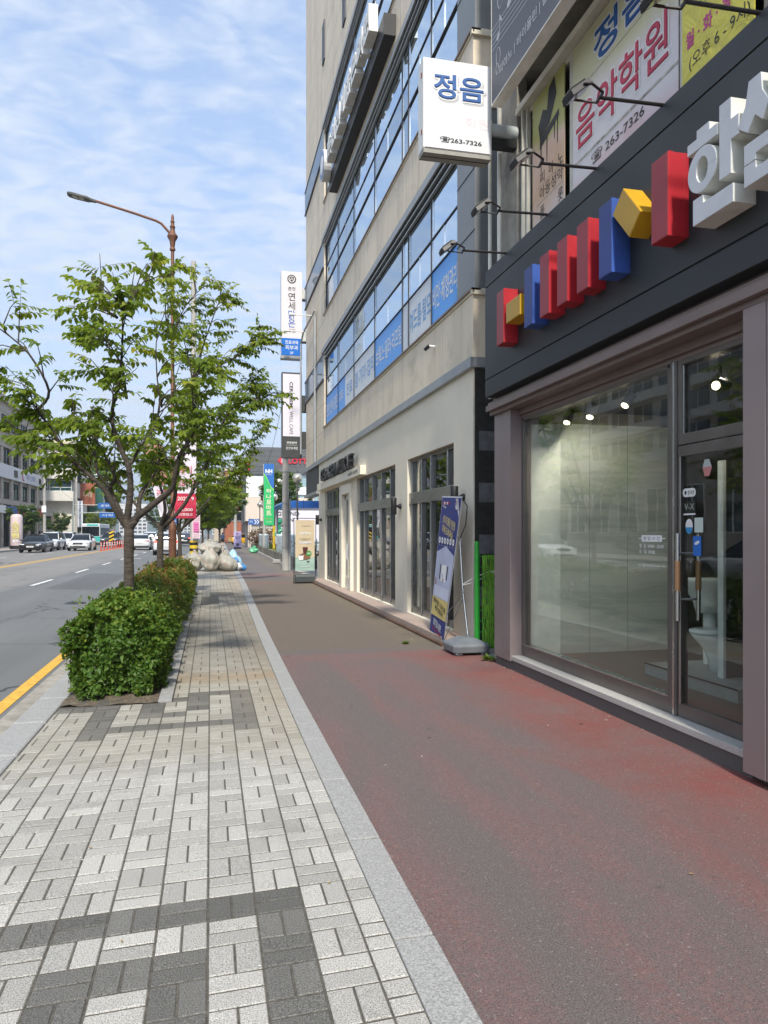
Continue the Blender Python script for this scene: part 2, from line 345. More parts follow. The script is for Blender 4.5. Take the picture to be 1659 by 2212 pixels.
def block(x0, x1, y0, y1, d, lift):
    gp = .0046; ch = .0035
    x0 += gp; x1 -= gp; y0 += .0056; y1 -= .0056
    if x1 - x0 < .012 or y1 - y0 < .03: return
    z = lift; o = len(bv); tx, ty = random.uniform(-.0011, .0011), random.uniform(-.0011, .0011)
    for k, (e, zz) in enumerate(((0, -.03), (0, z - ch), (ch, z))):
        for i, (x, y) in enumerate(((x0 + e, y0 + e), (x1 - e, y0 + e), (x1 - e, y1 - e), (x0 + e, y1 - e))):
            bv.append((x, y + .06 * (x - .35), zz + (tx * (1 if i in (1, 2) else -1) + ty * (1 if i > 1 else -1) if k else 0)))
    fs = [(8, 9, 10, 11)] + [(a + i, a + (i + 1) % 4, b_ + (i + 1) % 4, b_ + i) for a, b_ in ((0, 4), (4, 8)) for i in range(4)]
    r_ = random.random()
    for f in fs: bf.append(tuple(o + q for q in f)); tone.append(d); rn.append(r_)
W, Hh = .208, .206
for r in range(18, -172, -1):
    y1 = 3.48 - Hh * r; y0 = y1 - Hh
    if y0 > 38.5: break
    for c_ in range(-2, 9):
        x0 = .198 - W * c_; x1 = x0 + W
        if x1 < -1.34: continue
        inb = y1 > BEDY0 + .1 and y0 < BEDY1
        if inb and x1 < BEDX1 + .05: continue
        lim = BEDX1 + .004 if inb else -1.40
        d = dark(c_, r) * random.uniform(.85, 1.) if dark(c_, r) else (random.random() < .02) * .3
        if 29.9 < y0 < 31.2: d = -.25
        li = random.uniform(-.0012, .0012)
        if c_ == -2:
            x1 = kerb_l(y0)
            if x1 - x0 < .17:
                if r % 2: block(x0, x1, y0, y1, d, li); x0 = x1
            elif (r % 2): block(x0, min(x0 + W / 2, x1), y0, y1, d, li); x0 = x0 + W / 2
            if x1 - x0 > .05: block(x0, x1, y0, y0 + Hh / 2, d, li); block(x0, x1, y0 + Hh / 2, y1, d, li)
        elif (c_ + r) % 2:
            if c_ in () : pass
            block(max(x0, lim), x0 + W / 2, y0, y1, d, li); block(max(lim, x0 + W / 2), x1, y0, y1, d, li + random.uniform(-.0015, .0015))
        else:
            x0 = max(x0, lim)
            block(x0, x1, y0, y0 + Hh / 2, d, li); block(x0, x1, y0 + Hh / 2, y1, d, li + random.uniform(-.0015, .0015))
me = bpy.data.meshes.new('block_paving'); me.from_pydata(bv, [], bf); me.materials.append(PAV)
for nm, vals in (('tone', tone), ('rnd', rn)):
    a = me.attributes.new(nm, 'FLOAT', 'FACE'); a.data.foreach_set('value', vals)
tag((lambda o: (COL.objects.link(o), o)[1])(bpy.data.objects.new('block_paving', me)), kind='structure')
strip('paving_bed', lambda y: -1.40, lambda y: kerb_l(y), YS, MORT, -.0045)
m, t, b, P = gmat('far_paving')
nn_ = noise(t, P, 12, 4, .6); t.links.new(mix(t, nn_, (.24, .235, .22), (.42, .41, .38)), b.inputs['Base Color']); b.inputs['Roughness'].default_value = .9
strip('far_paving', lambda y: -1.40, lambda y: kerb_l(y), [38.4, 45, 60, 80, 100, 150, 200], m, .001)
# planting bed with its stone edging
g = MB(); n = 40
for i in range(n):
    y0 = BEDY0 + .02 + i * (BEDY1 - BEDY0) / n; y1 = y0 + (BEDY1 - BEDY0) / n - .012
    g.box(BEDX1 - .13, BEDX1, y0, y1, -.1, .022, GRAN)
tag(g.build('bed_edging', bevel=.005), kind='structure')
g = MB(); nx, ny = 10, 120
zz = lambda i, j: .004 + .025 * math.sin(i * 1.7 + j * .9) * math.sin(j * .53 + i) * .6 + random.uniform(-.012, .012)
gv = [(BEDX0 + .0 + (BEDX1 - .13 - BEDX0) * i / nx, BEDY0 + (BEDY1 - BEDY0) * j / ny, zz(i, j)) for j in range(ny + 1) for i in range(nx + 1)]
g.add(gv, [(j * 11 + i, j * 11 + i + 1, j * 11 + i + 12, j * 11 + i + 11) for j in range(ny) for i in range(nx)], SOIL)
tag(g.build('soil_bed', smooth='all'), kind='structure')
# road kerb, gutter, road with crown, far kerb and pavement
g = MB(); y = -4
while y < 120:
    g.box(-1.68, -1.405, y + .006, y + .994, -.3, .006, GRAN); y += 1
tag(g.build('road_kerb', bevel=.02), kind='structure')
def rz(x): return -.13 + .17 * (1 - ((x + 10.3) / 8.7) ** 2)
g = MB(); xs = [-1.95 - i * .85 for i in range(21)]
for a, c_ in zip(YS + [200], YS[1:] + [420]):
    if a >= c_: continue
    for x0, x1 in zip(xs, xs[1:]): g.face([(x1, a, rz(x1)), (x0, a, rz(x0)), (x0, c_, rz(x0)), (x1, c_, rz(x1))], ROAD)
tag(g.build('road', smooth='all'), kind='structure')
strip('gutter', lambda y: -1.95, lambda y: -1.68, YS, GUT, zr=lambda y, k: rz(-1.95) + .002 if k == 0 else -.142)
g = MB()
def mark(x0, x1, y0, y1, m, dz=.005):
    n = max(1, int((y1 - y0) / 12))
    for i in range(n):
        a, c_ = y0 + (y1 - y0) * i / n, y0 + (y1 - y0) * (i + 1) / n
        g.face([(x0, a, rz(x0) + dz), (x1, a, rz(x1) + dz), (x1, c_, rz(x1) + dz), (x0, c_, rz(x0) + dz)], m)
mark(-2.14, -2.0, -10, 60, LINEY); mark(-9.62, -9.48, -10, 240, LINEY); mark(-9.92, -9.78, -10, 240, LINEY)
y = 1.5
while y < 220: mark(-5.62, -5.48, y, y + 3.2, LINEW); mark(-13.5, -13.36, y + 2, y + 5, LINEW); y += 8
mark(-5.5, -2.2, 52, 52.45, LINEW)
tag(g.build('road_markings'), kind='structure')
# one cast-iron cover in the road
g = MB(); g.lathe((-3.35, 19.6, rz(-3.35)), [(.34, -.02), (.34, .006), (.31, .007), (.305, .004), (.0, .004)], M('cast_iron', (.05, .052, .055), .6, .6, bump=.6, bs=40), 24)
tag(g.build('manhole_cover', base=(-3.35, 19.6, rz(-3.35))), 'round dark iron manhole cover in the near road lane', 'manhole cover')
g = MB()
for i in range(70):
    y = -10 + i * 2; g.box(-19.25, -19.02, y + .01, y + 1.99, -.3, .02, GRAN)
tag(g.build('far_kerb'), kind='structure')
strip('far_pavement', lambda y: -24.5, lambda y: -19.2, YS, M('far_pavers', (.3, .27, .25), .9, var=.25, vs=8), .0)
strip('far_yard', lambda y: -70, lambda y: -24.5, YS, CONC, -.01)
# small litter on the ground: leaves and crumbs
g = MB(); LF = M('dry_leaf', (.34, .23, .08), .8, var=.4, vs=9); WT = M('paper_scrap', (.6, .58, .53), .8)
for i in range(95):
    if i < 50: x = 3.56 - abs(random.gauss(0, .07)); y = random.uniform(2.2, 8.6)
    elif i < 75: x = random.uniform(1., 3.4); y = random.uniform(2.4, 12)
    else: x = random.uniform(-1.3, .6); y = random.uniform(2.5, 7.4)
    a = random.uniform(0, 6.3); l = random.uniform(.005, .016) * (1.4 if i % 9 == 0 else 1); u = V((math.cos(a), math.sin(a), 0)) * l; v = V((-u.y, u.x, .0)) * .45
    c_ = V((x, y, .006 if x < .7 else .0)); mt = WT if i % 3 == 0 else LF
    g.face([c_ - u, c_ + v + V((0, 0, .003)), c_ + u, c_ - v + V((0, 0, .002))], mt)
tag(g.build('ground_litter'), kind='stuff')
# ================================================================ corner shop on the right
MAUVE = M('mauve_cladding', (.285, .235, .235), .42, .35, var=.05, vs=2)
MAUVED = M('mauve_trim', (.22, .172, .16), .45, .35, var=.08, vs=3)
CHAR = M('charcoal_panel', (.021, .024, .028), .5, .0, var=.1, vs=1.2)
GROOVE = M('dark_groove', (.006, .006, .008), .8)
ALU = M('bronze_aluminium', (.17, .155, .145), .38, .6, var=.12, vs=4)
WALLG = M('stone_render', (.27, .255, .225), .9, var=.25, vs=4, bump=.4, bs=70, col2=(.17, .16, .14), c2=.55)
FRAMEW = M('old_cream_frame', (.55, .53, .46), .6, var=.15, vs=4, col2=(.38, .35, .29), c2=.62)
STEEL = M('steel', (.55, .55, .54), .25, 1., var=.05)
BLK = M('black_metal', (.018, .018, .02), .45, .3)
WHT = M('white_paint', (.74, .74, .73), .5, var=.04)
SHOPGL = glassmat('shop_glass', (.92, .95, .93), .05, .75)
GLD = glassmat('dark_glass', (.78, .82, .8), .08, .8)
def flat(n, c, rough=.55, var=.06, **k): return M(n, c, rough, var=var, vs=3, **k)
REDP = flat('red_sheet', (.42, .018, .028), .42, .16, bump=.08, bs=9); BLUEP = flat('blue_sheet', (.04, .10, .38), .42, .16, bump=.08, bs=9); YELP = flat('yellow_sheet', (.58, .33, .014), .42, .14, bump=.08, bs=9)
REDSH = flat('red_face_shaded', (.25, .022, .034), .4, .14); BLUESH = flat('blue_face_shaded', (.018, .04, .2), .4, .14); YELSH = flat('yellow_face_shaded', (.42, .25, .02), .4, .14)  # bar fronts: the shade on the street side is put into these darker colours
INK = flat('black_ink', (.02, .02, .022)); BLUI = flat('blue_ink', (.02, .1, .32)); REDI = flat('crimson_ink', (.5, .04, .09)); MAG = flat('magenta_ink', (.5, .03, .25)); GRNI = flat('green_ink', (.02, .25, .09))

shop = thing('shop_building', 'two storey shop building with mauve cladding, big window and glass door', 'building', (3.55, 8.4, 0))
g = MB()
g.box(3.75, 13, 8.62, 8.93, 0, 11.5, WALLG); g.box(12.6, 13, -5, 8.6, 0, 11.5, WALLG); g.box(3.75, 12.6, -5, -4.7, 0, 11.5, WALLG)
g.box(3.62, 13, -5, 8.92, 7.2, 11.5, WALLG)                 # wall above upstairs windows
g.box(3.62, 3.75, 8.37, 8.93, 3.4, 7.2, WALLG); g.box(3.66, 3.9, -5, 4.3, 4.6, 7.2, WALLG)
g.box(3.63, 3.8, -5, 8.37, 4.4, 4.95, WALLG); g.box(3.64, 9, -5, 8.6, 3.3, 3.42, WALLG)   # slab
g.box(3.75, 9, -5, 1.9, 0, 3.3, WALLG)
g.build('wall', shop)
g = MB()
for x0, y0, y1 in ((3.55, 8.412, 8.66), (3.553, 8.668, 8.93)): g.box(x0, 3.9, y0, y1, .10, 3.17, MAUVE)
g.build('column', shop, bevel=.004)
g = MB()
for i, (y0, y1) in enumerate(((4.1, 4.31), (3.6, 4.093), (2.6, 3.593), (1.6, 2.593), (-5, 1.593))): g.box(3.5 + .002 * (i % 2), 3.95, y0, y1, .05, 3.17, MAUVE)
g.build('column', shop, bevel=.004)
g = MB()
for z0, z1, x0 in ((3.17, 3.215, 3.5), (3.215, 3.29, 3.445), (3.29, 3.33, 3.475), (3.33, 3.40, 3.55)): g.box(x0, 3.95, -4.5, 8.96, z0, z1, MAUVED)
g.box(3.66, 3.95, 4.31, 8.41, 3.1, 3.17, MAUVED); g.box(3.70, 3.95, 4.31, 8.41, 3.06, 3.1, MAUVED)
g.build('header_moulding', shop, bevel=.004)
g = MB(); g.box(3.58, 3.9, 4.31, 8.93, -.1, .115, GRAND); g.box(3.6, 3.9, -5, 4.31, -.1, .05, GRAND); g.build('plinth', shop)
g = MB(); y = 8.42
while y > 4.4: g.box(3.565, 3.9, max(y - 1.36, 4.315) + .003, y, .115, .17, GRANL); y -= 1.36
g.build('window_ledge', shop, bevel=.004)
# display window
w = MB(); w.box(3.70, 3.78, 5.41, 8.412, .17, .31, ALU); w.box(3.695, 3.79, 5.44, 8.38, .305, .318, STEEL); w.box(3.70, 3.78, 8.36, 8.412, .31, 3.06, ALU); w.box(3.70, 3.78, 5.405, 5.45, .31, 3.06, ALU); w.box(3.70, 3.78, 5.41, 8.412, 3.03, 3.06, ALU)
w.box(3.69, 3.80, 5.315, 5.403, .17, 3.06, ALU); w.box(3.685, 3.69, 5.34, 5.365, .17, 3.06, STEEL)
dw = w.build('display_window', shop, bevel=.003)
g = MB(); g.box(3.735, 3.745, 5.45, 8.36, .318, 3.03, SHOPGL); g.build('pane', dw)
g = MB(); TX = 3.731; LW = M('white_vinyl', (.8, .8, .79), .6)
g.prism([(-.15, -.028), (.15, -.028), (.15, .028), (-.15, .028)], (TX, 5.725, 1.615), *NX, (.001, 0, 0), LW)
for a, b_ in ((-.2, -.15), (.15, .2)): g.prism([(a, -.003), (b_, -.003), (b_, .003), (a, .003)], (TX, 5.725, 1.615), *NX, (.001, 0, 0), LW)
g.text('영 업 시 간', (TX - .002, 5.725, 1.615), *NX, .25, .033, INK)
g.text('평  일  09:00 - 20:00', (TX, 5.73, 1.548), *NX, .36, .036, LW); g.text('토 · 일  09:00', (TX, 5.795, 1.498), *NX, .235, .036, LW)
g.text('☎ 010-5622-5662', (TX, 5.73, 1.38), *NX, .26, .026, LW)
for a, b_ in ((-.2, -.15), (.15, .2)): g.prism([(a, -.003), (b_, -.003), (b_, .003), (a, .003)], (TX, 5.73, 1.38), *NX, (.001, 0, 0), LW)
g.build('opening_hours_lettering', dw)
# transom and door
w = MB(); w.box(3.70, 3.80, 4.31, 5.315, 2.374, 2.46, ALU); w.box(3.70, 3.78, 5.26, 5.315, 2.46, 3.06, ALU); w.box(3.70, 3.78, 4.31, 5.26, 3.02, 3.06, ALU); w.box(3.708, 3.72, 5.245, 5.26, 2.46, 3.02, STEEL)
tw = w.build('transom_window', shop, bevel=.003); g = MB(); g.box(3.735, 3.745, 4.31, 5.26, 2.46, 3.02, SHOPGL); g.build('pane', tw)
w = MB(); w.box(3.70, 3.75, 4.31, 5.31, 2.28, 2.365, ALU); w.box(3.70, 3.75, 4.31, 5.31, .175, .285, ALU); w.box(3.70, 3.75, 5.285, 5.31, .285, 2.28, ALU); w.box(3.695, 3.70, 5.268, 5.285, .285, 2.28, STEEL)
door = w.build('door', shop, bevel=.003)
g = MB(); g.box(3.72, 3.728, 4.31, 5.285, .285, 2.28, SHOPGL); g.build('pane', door)
g = MB()
for x in (3.64, 3.83):
    g.tube([(x, 5.225, .96), (x, 5.225, 1.2)], .018, STEEL, 12); g.tube([(x, 5.225, 1.44), (x, 5.225, 1.66)], .018, STEEL, 12)
    g.tube([(x, 5.225, 1.2), (x, 5.225, 1.44)], .023, M('wood_grip', (.30, .17, .08), .5), 12)
for z in (1.13, 1.5): g.tube([(3.64, 5.225, z), (3.83, 5.225, z)], .01, STEEL, 8)
g.build('door_handle', door, smooth=1)
def sticker(nm, fn): q = MB(); fn(q); q.build(nm, door)
TX = 3.716
def rr(w_, h_, r, n=5):
    return [(cx * (w_ / 2 - r) + r * math.cos(a), cy * (h_ / 2 - r) + r * math.sin(a)) for cx, cy, a0 in ((1, 1, 0), (-1, 1, 90), (-1, -1, 180), (1, -1, 270)) for a in [R(a0 + 90 * k / n) for k in range(n + 1)]]
def card(q, c, w_, h_, m, r=.004, u=NX, t=.0008): q.prism(rr(w_, h_, r), c, u[0], u[1], u[0].cross(u[1]) * t, m)
def s1(q): card(q, (TX, 5.185, 1.985), .165, .068, WHT, .033); q.text('pay', (TX - .002, 5.155, 1.982), *NX, .08, .036, INK); q.disc((TX - .002, 5.228, 1.986), *NX, .014, INK, 16); q.face([(TX - .002, 5.238, 1.985), (TX - .002, 5.222, 1.976), (TX - .002, 5.238, 1.963)], INK)
def s2(q): card(q, (TX, 5.18, 1.86), .15, .1, M('black_film', (.012, .014, .014), .3)); q.text('V-X', (TX - .002, 5.18, 1.872), *NX, .12, .05, M('sage_ink', (.4, .46, .38), .5)); card(q, (TX - .001, 5.18, 1.812), .15, .012, WHT)
def s3(q):
    n = 28; q.disc((TX, 5.185, 1.715), *NX, .046, WHT, n, .06)
    q.face([(TX - .002, 5.185 - .044 * math.cos(math.pi * k / 14), 1.708 - .052 * math.sin(math.pi * k / 14)) for k in range(15)], flat('sky_blue_ink', (.03, .25, .5)))
def s4(q): card(q, (TX, 5.065, 1.725), .105, .115, flat('pale_mint_card', (.5, .58, .54)))
def s5(q): card(q, (TX, 5.085, 1.56), .1, .155, flat('bright_blue_card', (.02, .14, .5)), .008); q.disc((TX - .002, 5.085, 1.585), V((0, -.94, .34)), V((0, .34, .94)), .032, WHT, 20, .013)
def s6(q): q.face([(TX, 4.995, 2.23), (TX, 4.94, 2.23), (TX, 4.91, 2.165), (TX, 4.94, 2.10), (TX, 4.995, 2.10), (TX, 5.02, 2.165)], flat('pink_label', (.5, .2, .19))); q.face([(TX - .001, 4.995, 2.23), (TX - .001, 4.94, 2.23), (TX - .001, 4.912, 2.17), (TX - .001, 5.018, 2.17)], flat('grey_label', (.4, .43, .42)))
for f in (s1, s2, s3, s4, s5, s6): sticker('sticker', f)
# inside
FLR = M('brown_floor', (.15, .125, .1), .45, var=.12, vs=3); DKW = M('dark_interior', (.035, .036, .034), .8, var=.2); CEIL = M('grey_ceiling', (.16, .16, .15), .9)
g = MB(); g.box(3.78, 9, 1.9, 8.6, .1, .19, FLR); g.build('floor', shop)
g = MB(); g.box(3.8, 9, 1.9, 8.6, 3.2, 3.28, CEIL); g.build('ceiling', shop)
g = MB(); g.box(8.8, 9, 1.9, 8.6, .19, 3.2, DKW); g.box(3.96, 8.8, 1.92, 2.0, .19, 3.2, DKW); g.box(5.75, 8.8, 8.45, 8.6, .19, 3.2, DKW); g.box(6.0, 6.1, 4.6, 7.6, .19, 2.3, M('dark_slat_board', (.05, .05, .046), .6, var=.3, vs=9)); g.build('inner_wall', shop)
m, t, b = newmat('marble_panel'); co = nd(t, 'TexCoord').outputs['Object']; mp = nd(t, 'Mapping', {0: co, 2: (0, R(62), 0), 3: (.6, 1, 3.2)}).outputs[0]
vn = noise(t, mp, 1.0, 5, .6, .5); t.links.new(mix(t, ramp(t, vn, [(.42, 0.), (.5, 1.), (.58, 0.)][:2] + [(.58, 0.)]), (.58, .62, .585), (.45, .50, .47)), b.inputs['Base Color']); b.inputs['Roughness'].default_value = .3; MARB = m
g = MB(); g.box(4.16, 5.74, 8.30, 8.36, .19, 3.0, MARB)
for x in (4.55, 5.07): g.box(x, x + .006, 8.296, 8.30, .19, 3.0, M('panel_joint', (.3, .33, .31), .7))
pp = g.build('marble_board', base=(4.9, 8.33, .19)); tag(pp, 'tall pale grey green marbled display panel inside the shop window', 'board')
g = MB(); g.prism([(3.82, 8.40), (4.16, 8.30), (4.16, 8.44), (3.82, 8.48)], (0, 0, .19), X1, Y1, (0, 0, 2.8), M('pale_curtain', (.66, .7, .66), .7))
tag(g.build('curtain', base=(4, 8.4, .19)), 'narrow whitish upright curtain at the left end of the shop window', 'curtain')
PORC = M('porcelain', (.72, .75, .73), .15, var=.02, coat=.5)
PL = MB(); PL.box(4.42, 6.0, 5.5, 6.9, .19, .31, M('plinth_grey', (.33, .35, .33), .6)); PL.box(4.41, 4.42, 5.5, 6.9, .30, .316, BLK)
tag(PL.build('display_plinth', base=(5, 6.3, .19), bevel=.004), 'low grey platform carrying the toilet inside the shop', 'display plinth')
PW = MB(); PW.box(4.67, 6., 5.98, 6.04, .31, 2.33, DKW); PW.box(4.64, 4.669, 5.97, 6.05, .31, 2.34, M('white_board', (.7, .73, .7), .6)); tag(PW.build('display_partition', base=(5.4, 6.1, .31)), 'dark partition board with a white edge strip hiding half of the toilet', 'partition')
tl = thing('toilet', 'white porcelain toilet on a tapered foot seen through the glass door', 'toilet', (4.78, 6.3, .31))
def oval(cx, cy, a, b_, z, n=20): return [(cx + a * math.cos(2 * math.pi * k / n), cy + b_ * math.sin(2 * math.pi * k / n), z) for k in range(n)]
def loft(g, rings, m, cap=True):
    n = len(rings[0]); vs = [p for r_ in rings for p in r_]
    fs = [(i * n + k, i * n + (k + 1) % n, (i + 1) * n + (k + 1) % n, (i + 1) * n + k) for i in range(len(rings) - 1) for k in range(n)]
    if cap: fs += [tuple(range(n))[::-1], tuple((len(rings) - 1) * n + k for k in range(n))]
    g.add(vs, fs, m)
g = MB(); loft(g, [oval(4.86, 6.3, .1, .13, .31), oval(4.85, 6.3, .095, .12, .42), oval(4.83, 6.3, .12, .14, .52), oval(4.8, 6.3, .19, .18, .62), oval(4.79, 6.3, .23, .19, .68)], PORC); g.build('bowl', tl, smooth='all')
g = MB(); loft(g, [oval(4.79, 6.3, .24, .195, .685), oval(4.79, 6.3, .245, .2, .70), oval(4.79, 6.3, .24, .195, .722), oval(4.79, 6.3, .2, .16, .73)], PORC); g.build('lid', tl, smooth='all')
g = MB(); g.box(5.0, 5.12, 6.12, 6.48, .72, 1.08, PORC); g.build('cistern', tl, bevel=.02)
wb = thing('wash_basin', 'white flared wash basin standing behind the toilet in the shop', 'wash basin', (5.0, 6.75, .31))
g = MB(); loft(g, [oval(5.0, 6.7, .3, .2, 1.2), oval(5.0, 6.7, .3, .2, 1.17), oval(5.0, 6.7, .22, .16, 1.08), oval(5.02, 6.7, .15, .13, .95), oval(5.03, 6.7, .13, .12, .84)], PORC); g.build('bowl', wb, smooth='all')
g = MB(); g.tube([(5.05, 6.7, .31), (5.05, 6.7, .85)], .07, PORC, 14); g.build('pedestal', wb, smooth=1)
tp = MB(); tp.bar((4.0, 5.0, 3.17), (4.0, 8.1, 3.17), .04, .03, BLK); tag(tp.build('light_track', base=(4, 6.5, 3.17)), 'black ceiling track carrying spotlights inside the shop', 'light track')
LAMPE = M('lamp_lens', (1, .86, .6), .4, emit=3., var=0)
sp0 = None
for i, (x, y, z, d, lb) in enumerate(((3.98, 7.75, 2.98, (-.55, -.45, -1.1), 'lit black track spotlight, leftmost inside the shop window'), (3.98, 7.22, 2.96, (-.6, -.45, -1.1), 'lit black track spotlight left of the centre of the shop window'),
                                      (3.98, 6.5, 2.96, (-.75, -.2, -.9), 'lit track spotlight nearest the window post, right part of the display window'), (4.15, 5.38, 2.9, (-.95, -.45, -.2), 'glaring round spotlight above the glass door behind the transom pane'))):
    s = thing('track_spotlight', lb, 'spotlight', (x, y, z + .18), 'spotlights on the shop ceiling track')
    dv = V(d).normalized(); c_ = V((x, y, z)); g = MB(); g.tube([c_ - dv * .09, c_ + dv * .07], .055, BLK, 16); g.build('housing', s, smooth=1)
    g = MB(); g.tube([(x, y, z + .18), c_ - dv * .03], .012, BLK, 8); g.build('stem', s, smooth=1)
    g = MB(); g.tube([c_ + dv * .071, c_ + dv * .074], .036, LAMPE, 16); g.build('lens', s)
    L = bpy.data.lights.new('spot', 'SPOT'); L.energy = 130; L.spot_size = R(95); L.spot_blend = .6; L.color = (1, .88, .7); L.shadow_soft_size = .05
    lo = bpy.data.objects.new('lamp', L); COL.objects.link(lo); lo.parent = s; lo.location = (0, 0, -.12)
    td = (V((4.9, 8.2, 1.6)) - V((x, y, z))) if i < 3 else V((4.9, 6.3, .6)) - V((x, y, z))
    lo.rotation_euler = (-td).to_track_quat('Z', 'Y').to_euler()

# ---- fascia with coloured bars and white letters
fs = thing('fascia_sign', 'long charcoal shop fascia with red, blue and yellow bars and white letters', 'sign', (3.4, 8.86, 3.38))
g = MB(); g.box(3.41, 3.62, -4.5, 8.85, 3.385, 4.965, GROOVE)
for z0, z1 in ((3.38, 3.592), (3.606, 4.76), (4.774, 4.97)): g.box(3.40, 3.63, -4.5, 8.86, z0, z1, CHAR)
g.build('panel', fs, bevel=.004)
for y, c in ((8.03, 0), (7.26, 1), (6.88, 0), (6.5, 0), (6.11, 0), (5.72, 1), (4.95, 0)):
    g = MB(); a, f_ = ((REDP, REDSH), (BLUEP, BLUESH))[c]; z0, z1 = 3.82, 4.43; y1 = y - .205
    g.box(3.226, 3.398, y1, y, z0, z1, a); g.box(3.222, 3.226, y1 + .004, y - .004, z0 + .004, z1 - .004, f_)
    for z in (3.86, 4.12, 4.39): g.tube([(3.25, y1 - .001, z), (3.25, y1 + .004, z)], .006, BLK, 6)
    g.box(3.224, 3.264, y1 - .004, y1, z0 - .002, z1 + .002, a); g.box(3.36, 3.366, y1 - .003, y1, z0, z1, a)
    g.build('bar', fs, bevel=.003)
g = MB(); g.box(3.226, 3.398, 7.37, 7.75, 4.005, 4.225, YELP); g.box(3.222, 3.226, 7.374, 7.746, 4.009, 4.221, YELSH); g.build('bar', fs, bevel=.003)
g = MB(); pl = [(-5.5, 4.28), (-5.34, 4.43), (-5.09, 4.14), (-5.25, 4.0)]; g.prism(pl, (3.226, 0, 0), V((0, -1, 0)), Z1, (.172, 0, 0), YELP)
cx_, cz_ = -5.295, 4.2125; g.prism([(cx_ + (a - cx_) * .97, cz_ + (b_ - cz_) * .97) for a, b_ in pl], (3.222, 0, 0), V((0, -1, 0)), Z1, (.004, 0, 0), YELSH); g.build('bar', fs, bevel=.003)
LTW = M('letter_side_white', (.72, .72, .66), .45, var=.14, vs=5, col2=(.5, .48, .41), c2=.58); LTSH = M('letter_face_shaded', (.50, .52, .56), .35, var=.05)  # letter fronts are the same white with street-side shade mixed into the grey
def glyph(polys, y0):
    g = MB()
    for pl, holes in polys:
        g.prism([(x - y0, z) for x, z in pl], (3.23, 0, 0), V((0, -1, 0)), Z1, (.168, 0, 0), LTW)
        g.prism([(x - y0, z) for x, z in pl], (3.225, 0, 0), V((0, -1, 0)), Z1, (.004, 0, 0), LTSH)
    return g
def ring(cx, cz, rx, rz_, hx, hz, n=28):
    o = [(cx + rx * math.cos(2 * math.pi * k / n), cz + rz_ * math.sin(2 * math.pi * k / n)) for k in range(n + 1)]
    i = [(cx + hx * math.cos(2 * math.pi * k / n), cz + hz * math.sin(2 * math.pi * k / n)) for k in range(n, -1, -1)]
    return o + i
# the syllable 한 (u runs towards the camera, z up)
hp = [([(.10, 4.40), (.23, 4.40), (.23, 4.345), (.31, 4.345), (.31, 4.27), (.0, 4.27), (.0, 4.345), (.10, 4.345)], 0), (ring(.155, 4.115, .15, .15, .06, .085), 0), ([(.33, 4.44), (.44, 4.44), (.44, 4.30), (.51, 4.30), (.51, 4.17), (.44, 4.17), (.44, 3.955), (.33, 3.955)], 0), ([(.06, 3.94), (.165, 3.94), (.165, 3.885), (.46, 3.885), (.46, 3.765), (.06, 3.765)], 0)]
glyph(hp, 4.52).build('letter', fs, bevel=.003)
sp = [([(.10, 4.44), (.205, 4.44), (.215, 4.33), (.27, 4.24), (.215, 4.15), (.155, 4.21), (.09, 4.13), (.0, 4.20), (.07, 4.30)], 0), ([(.275, 4.46), (.36, 4.46), (.36, 4.08), (.275, 4.08)], 0), ([(.36, 4.32), (.42, 4.32), (.42, 4.2), (.36, 4.2)], 0), ([(.42, 4.46), (.52, 4.46), (.52, 4.08), (.42, 4.08)], 0), ([(.06, 4.06), (.53, 4.06), (.53, 3.80), (.06, 3.80), (.06, 3.93), (.16, 3.93), (.16, 3.885), (.43, 3.885), (.43, 3.975), (.16, 3.975), (.16, 3.935), (.06, 3.935)], 0)]
glyph(sp, 4.02).build('letter', fs, bevel=.003)
for y in (8.3, 7.95, 5.52): g = MB(); g.lathe((3.5, y, 5.0), [(.028, -.006), (.034, 0), (.028, .006), (.022, 0), (.028, -.006)], BLK, 12, ax='x'); g.build('lifting_ring', fs, smooth=1)
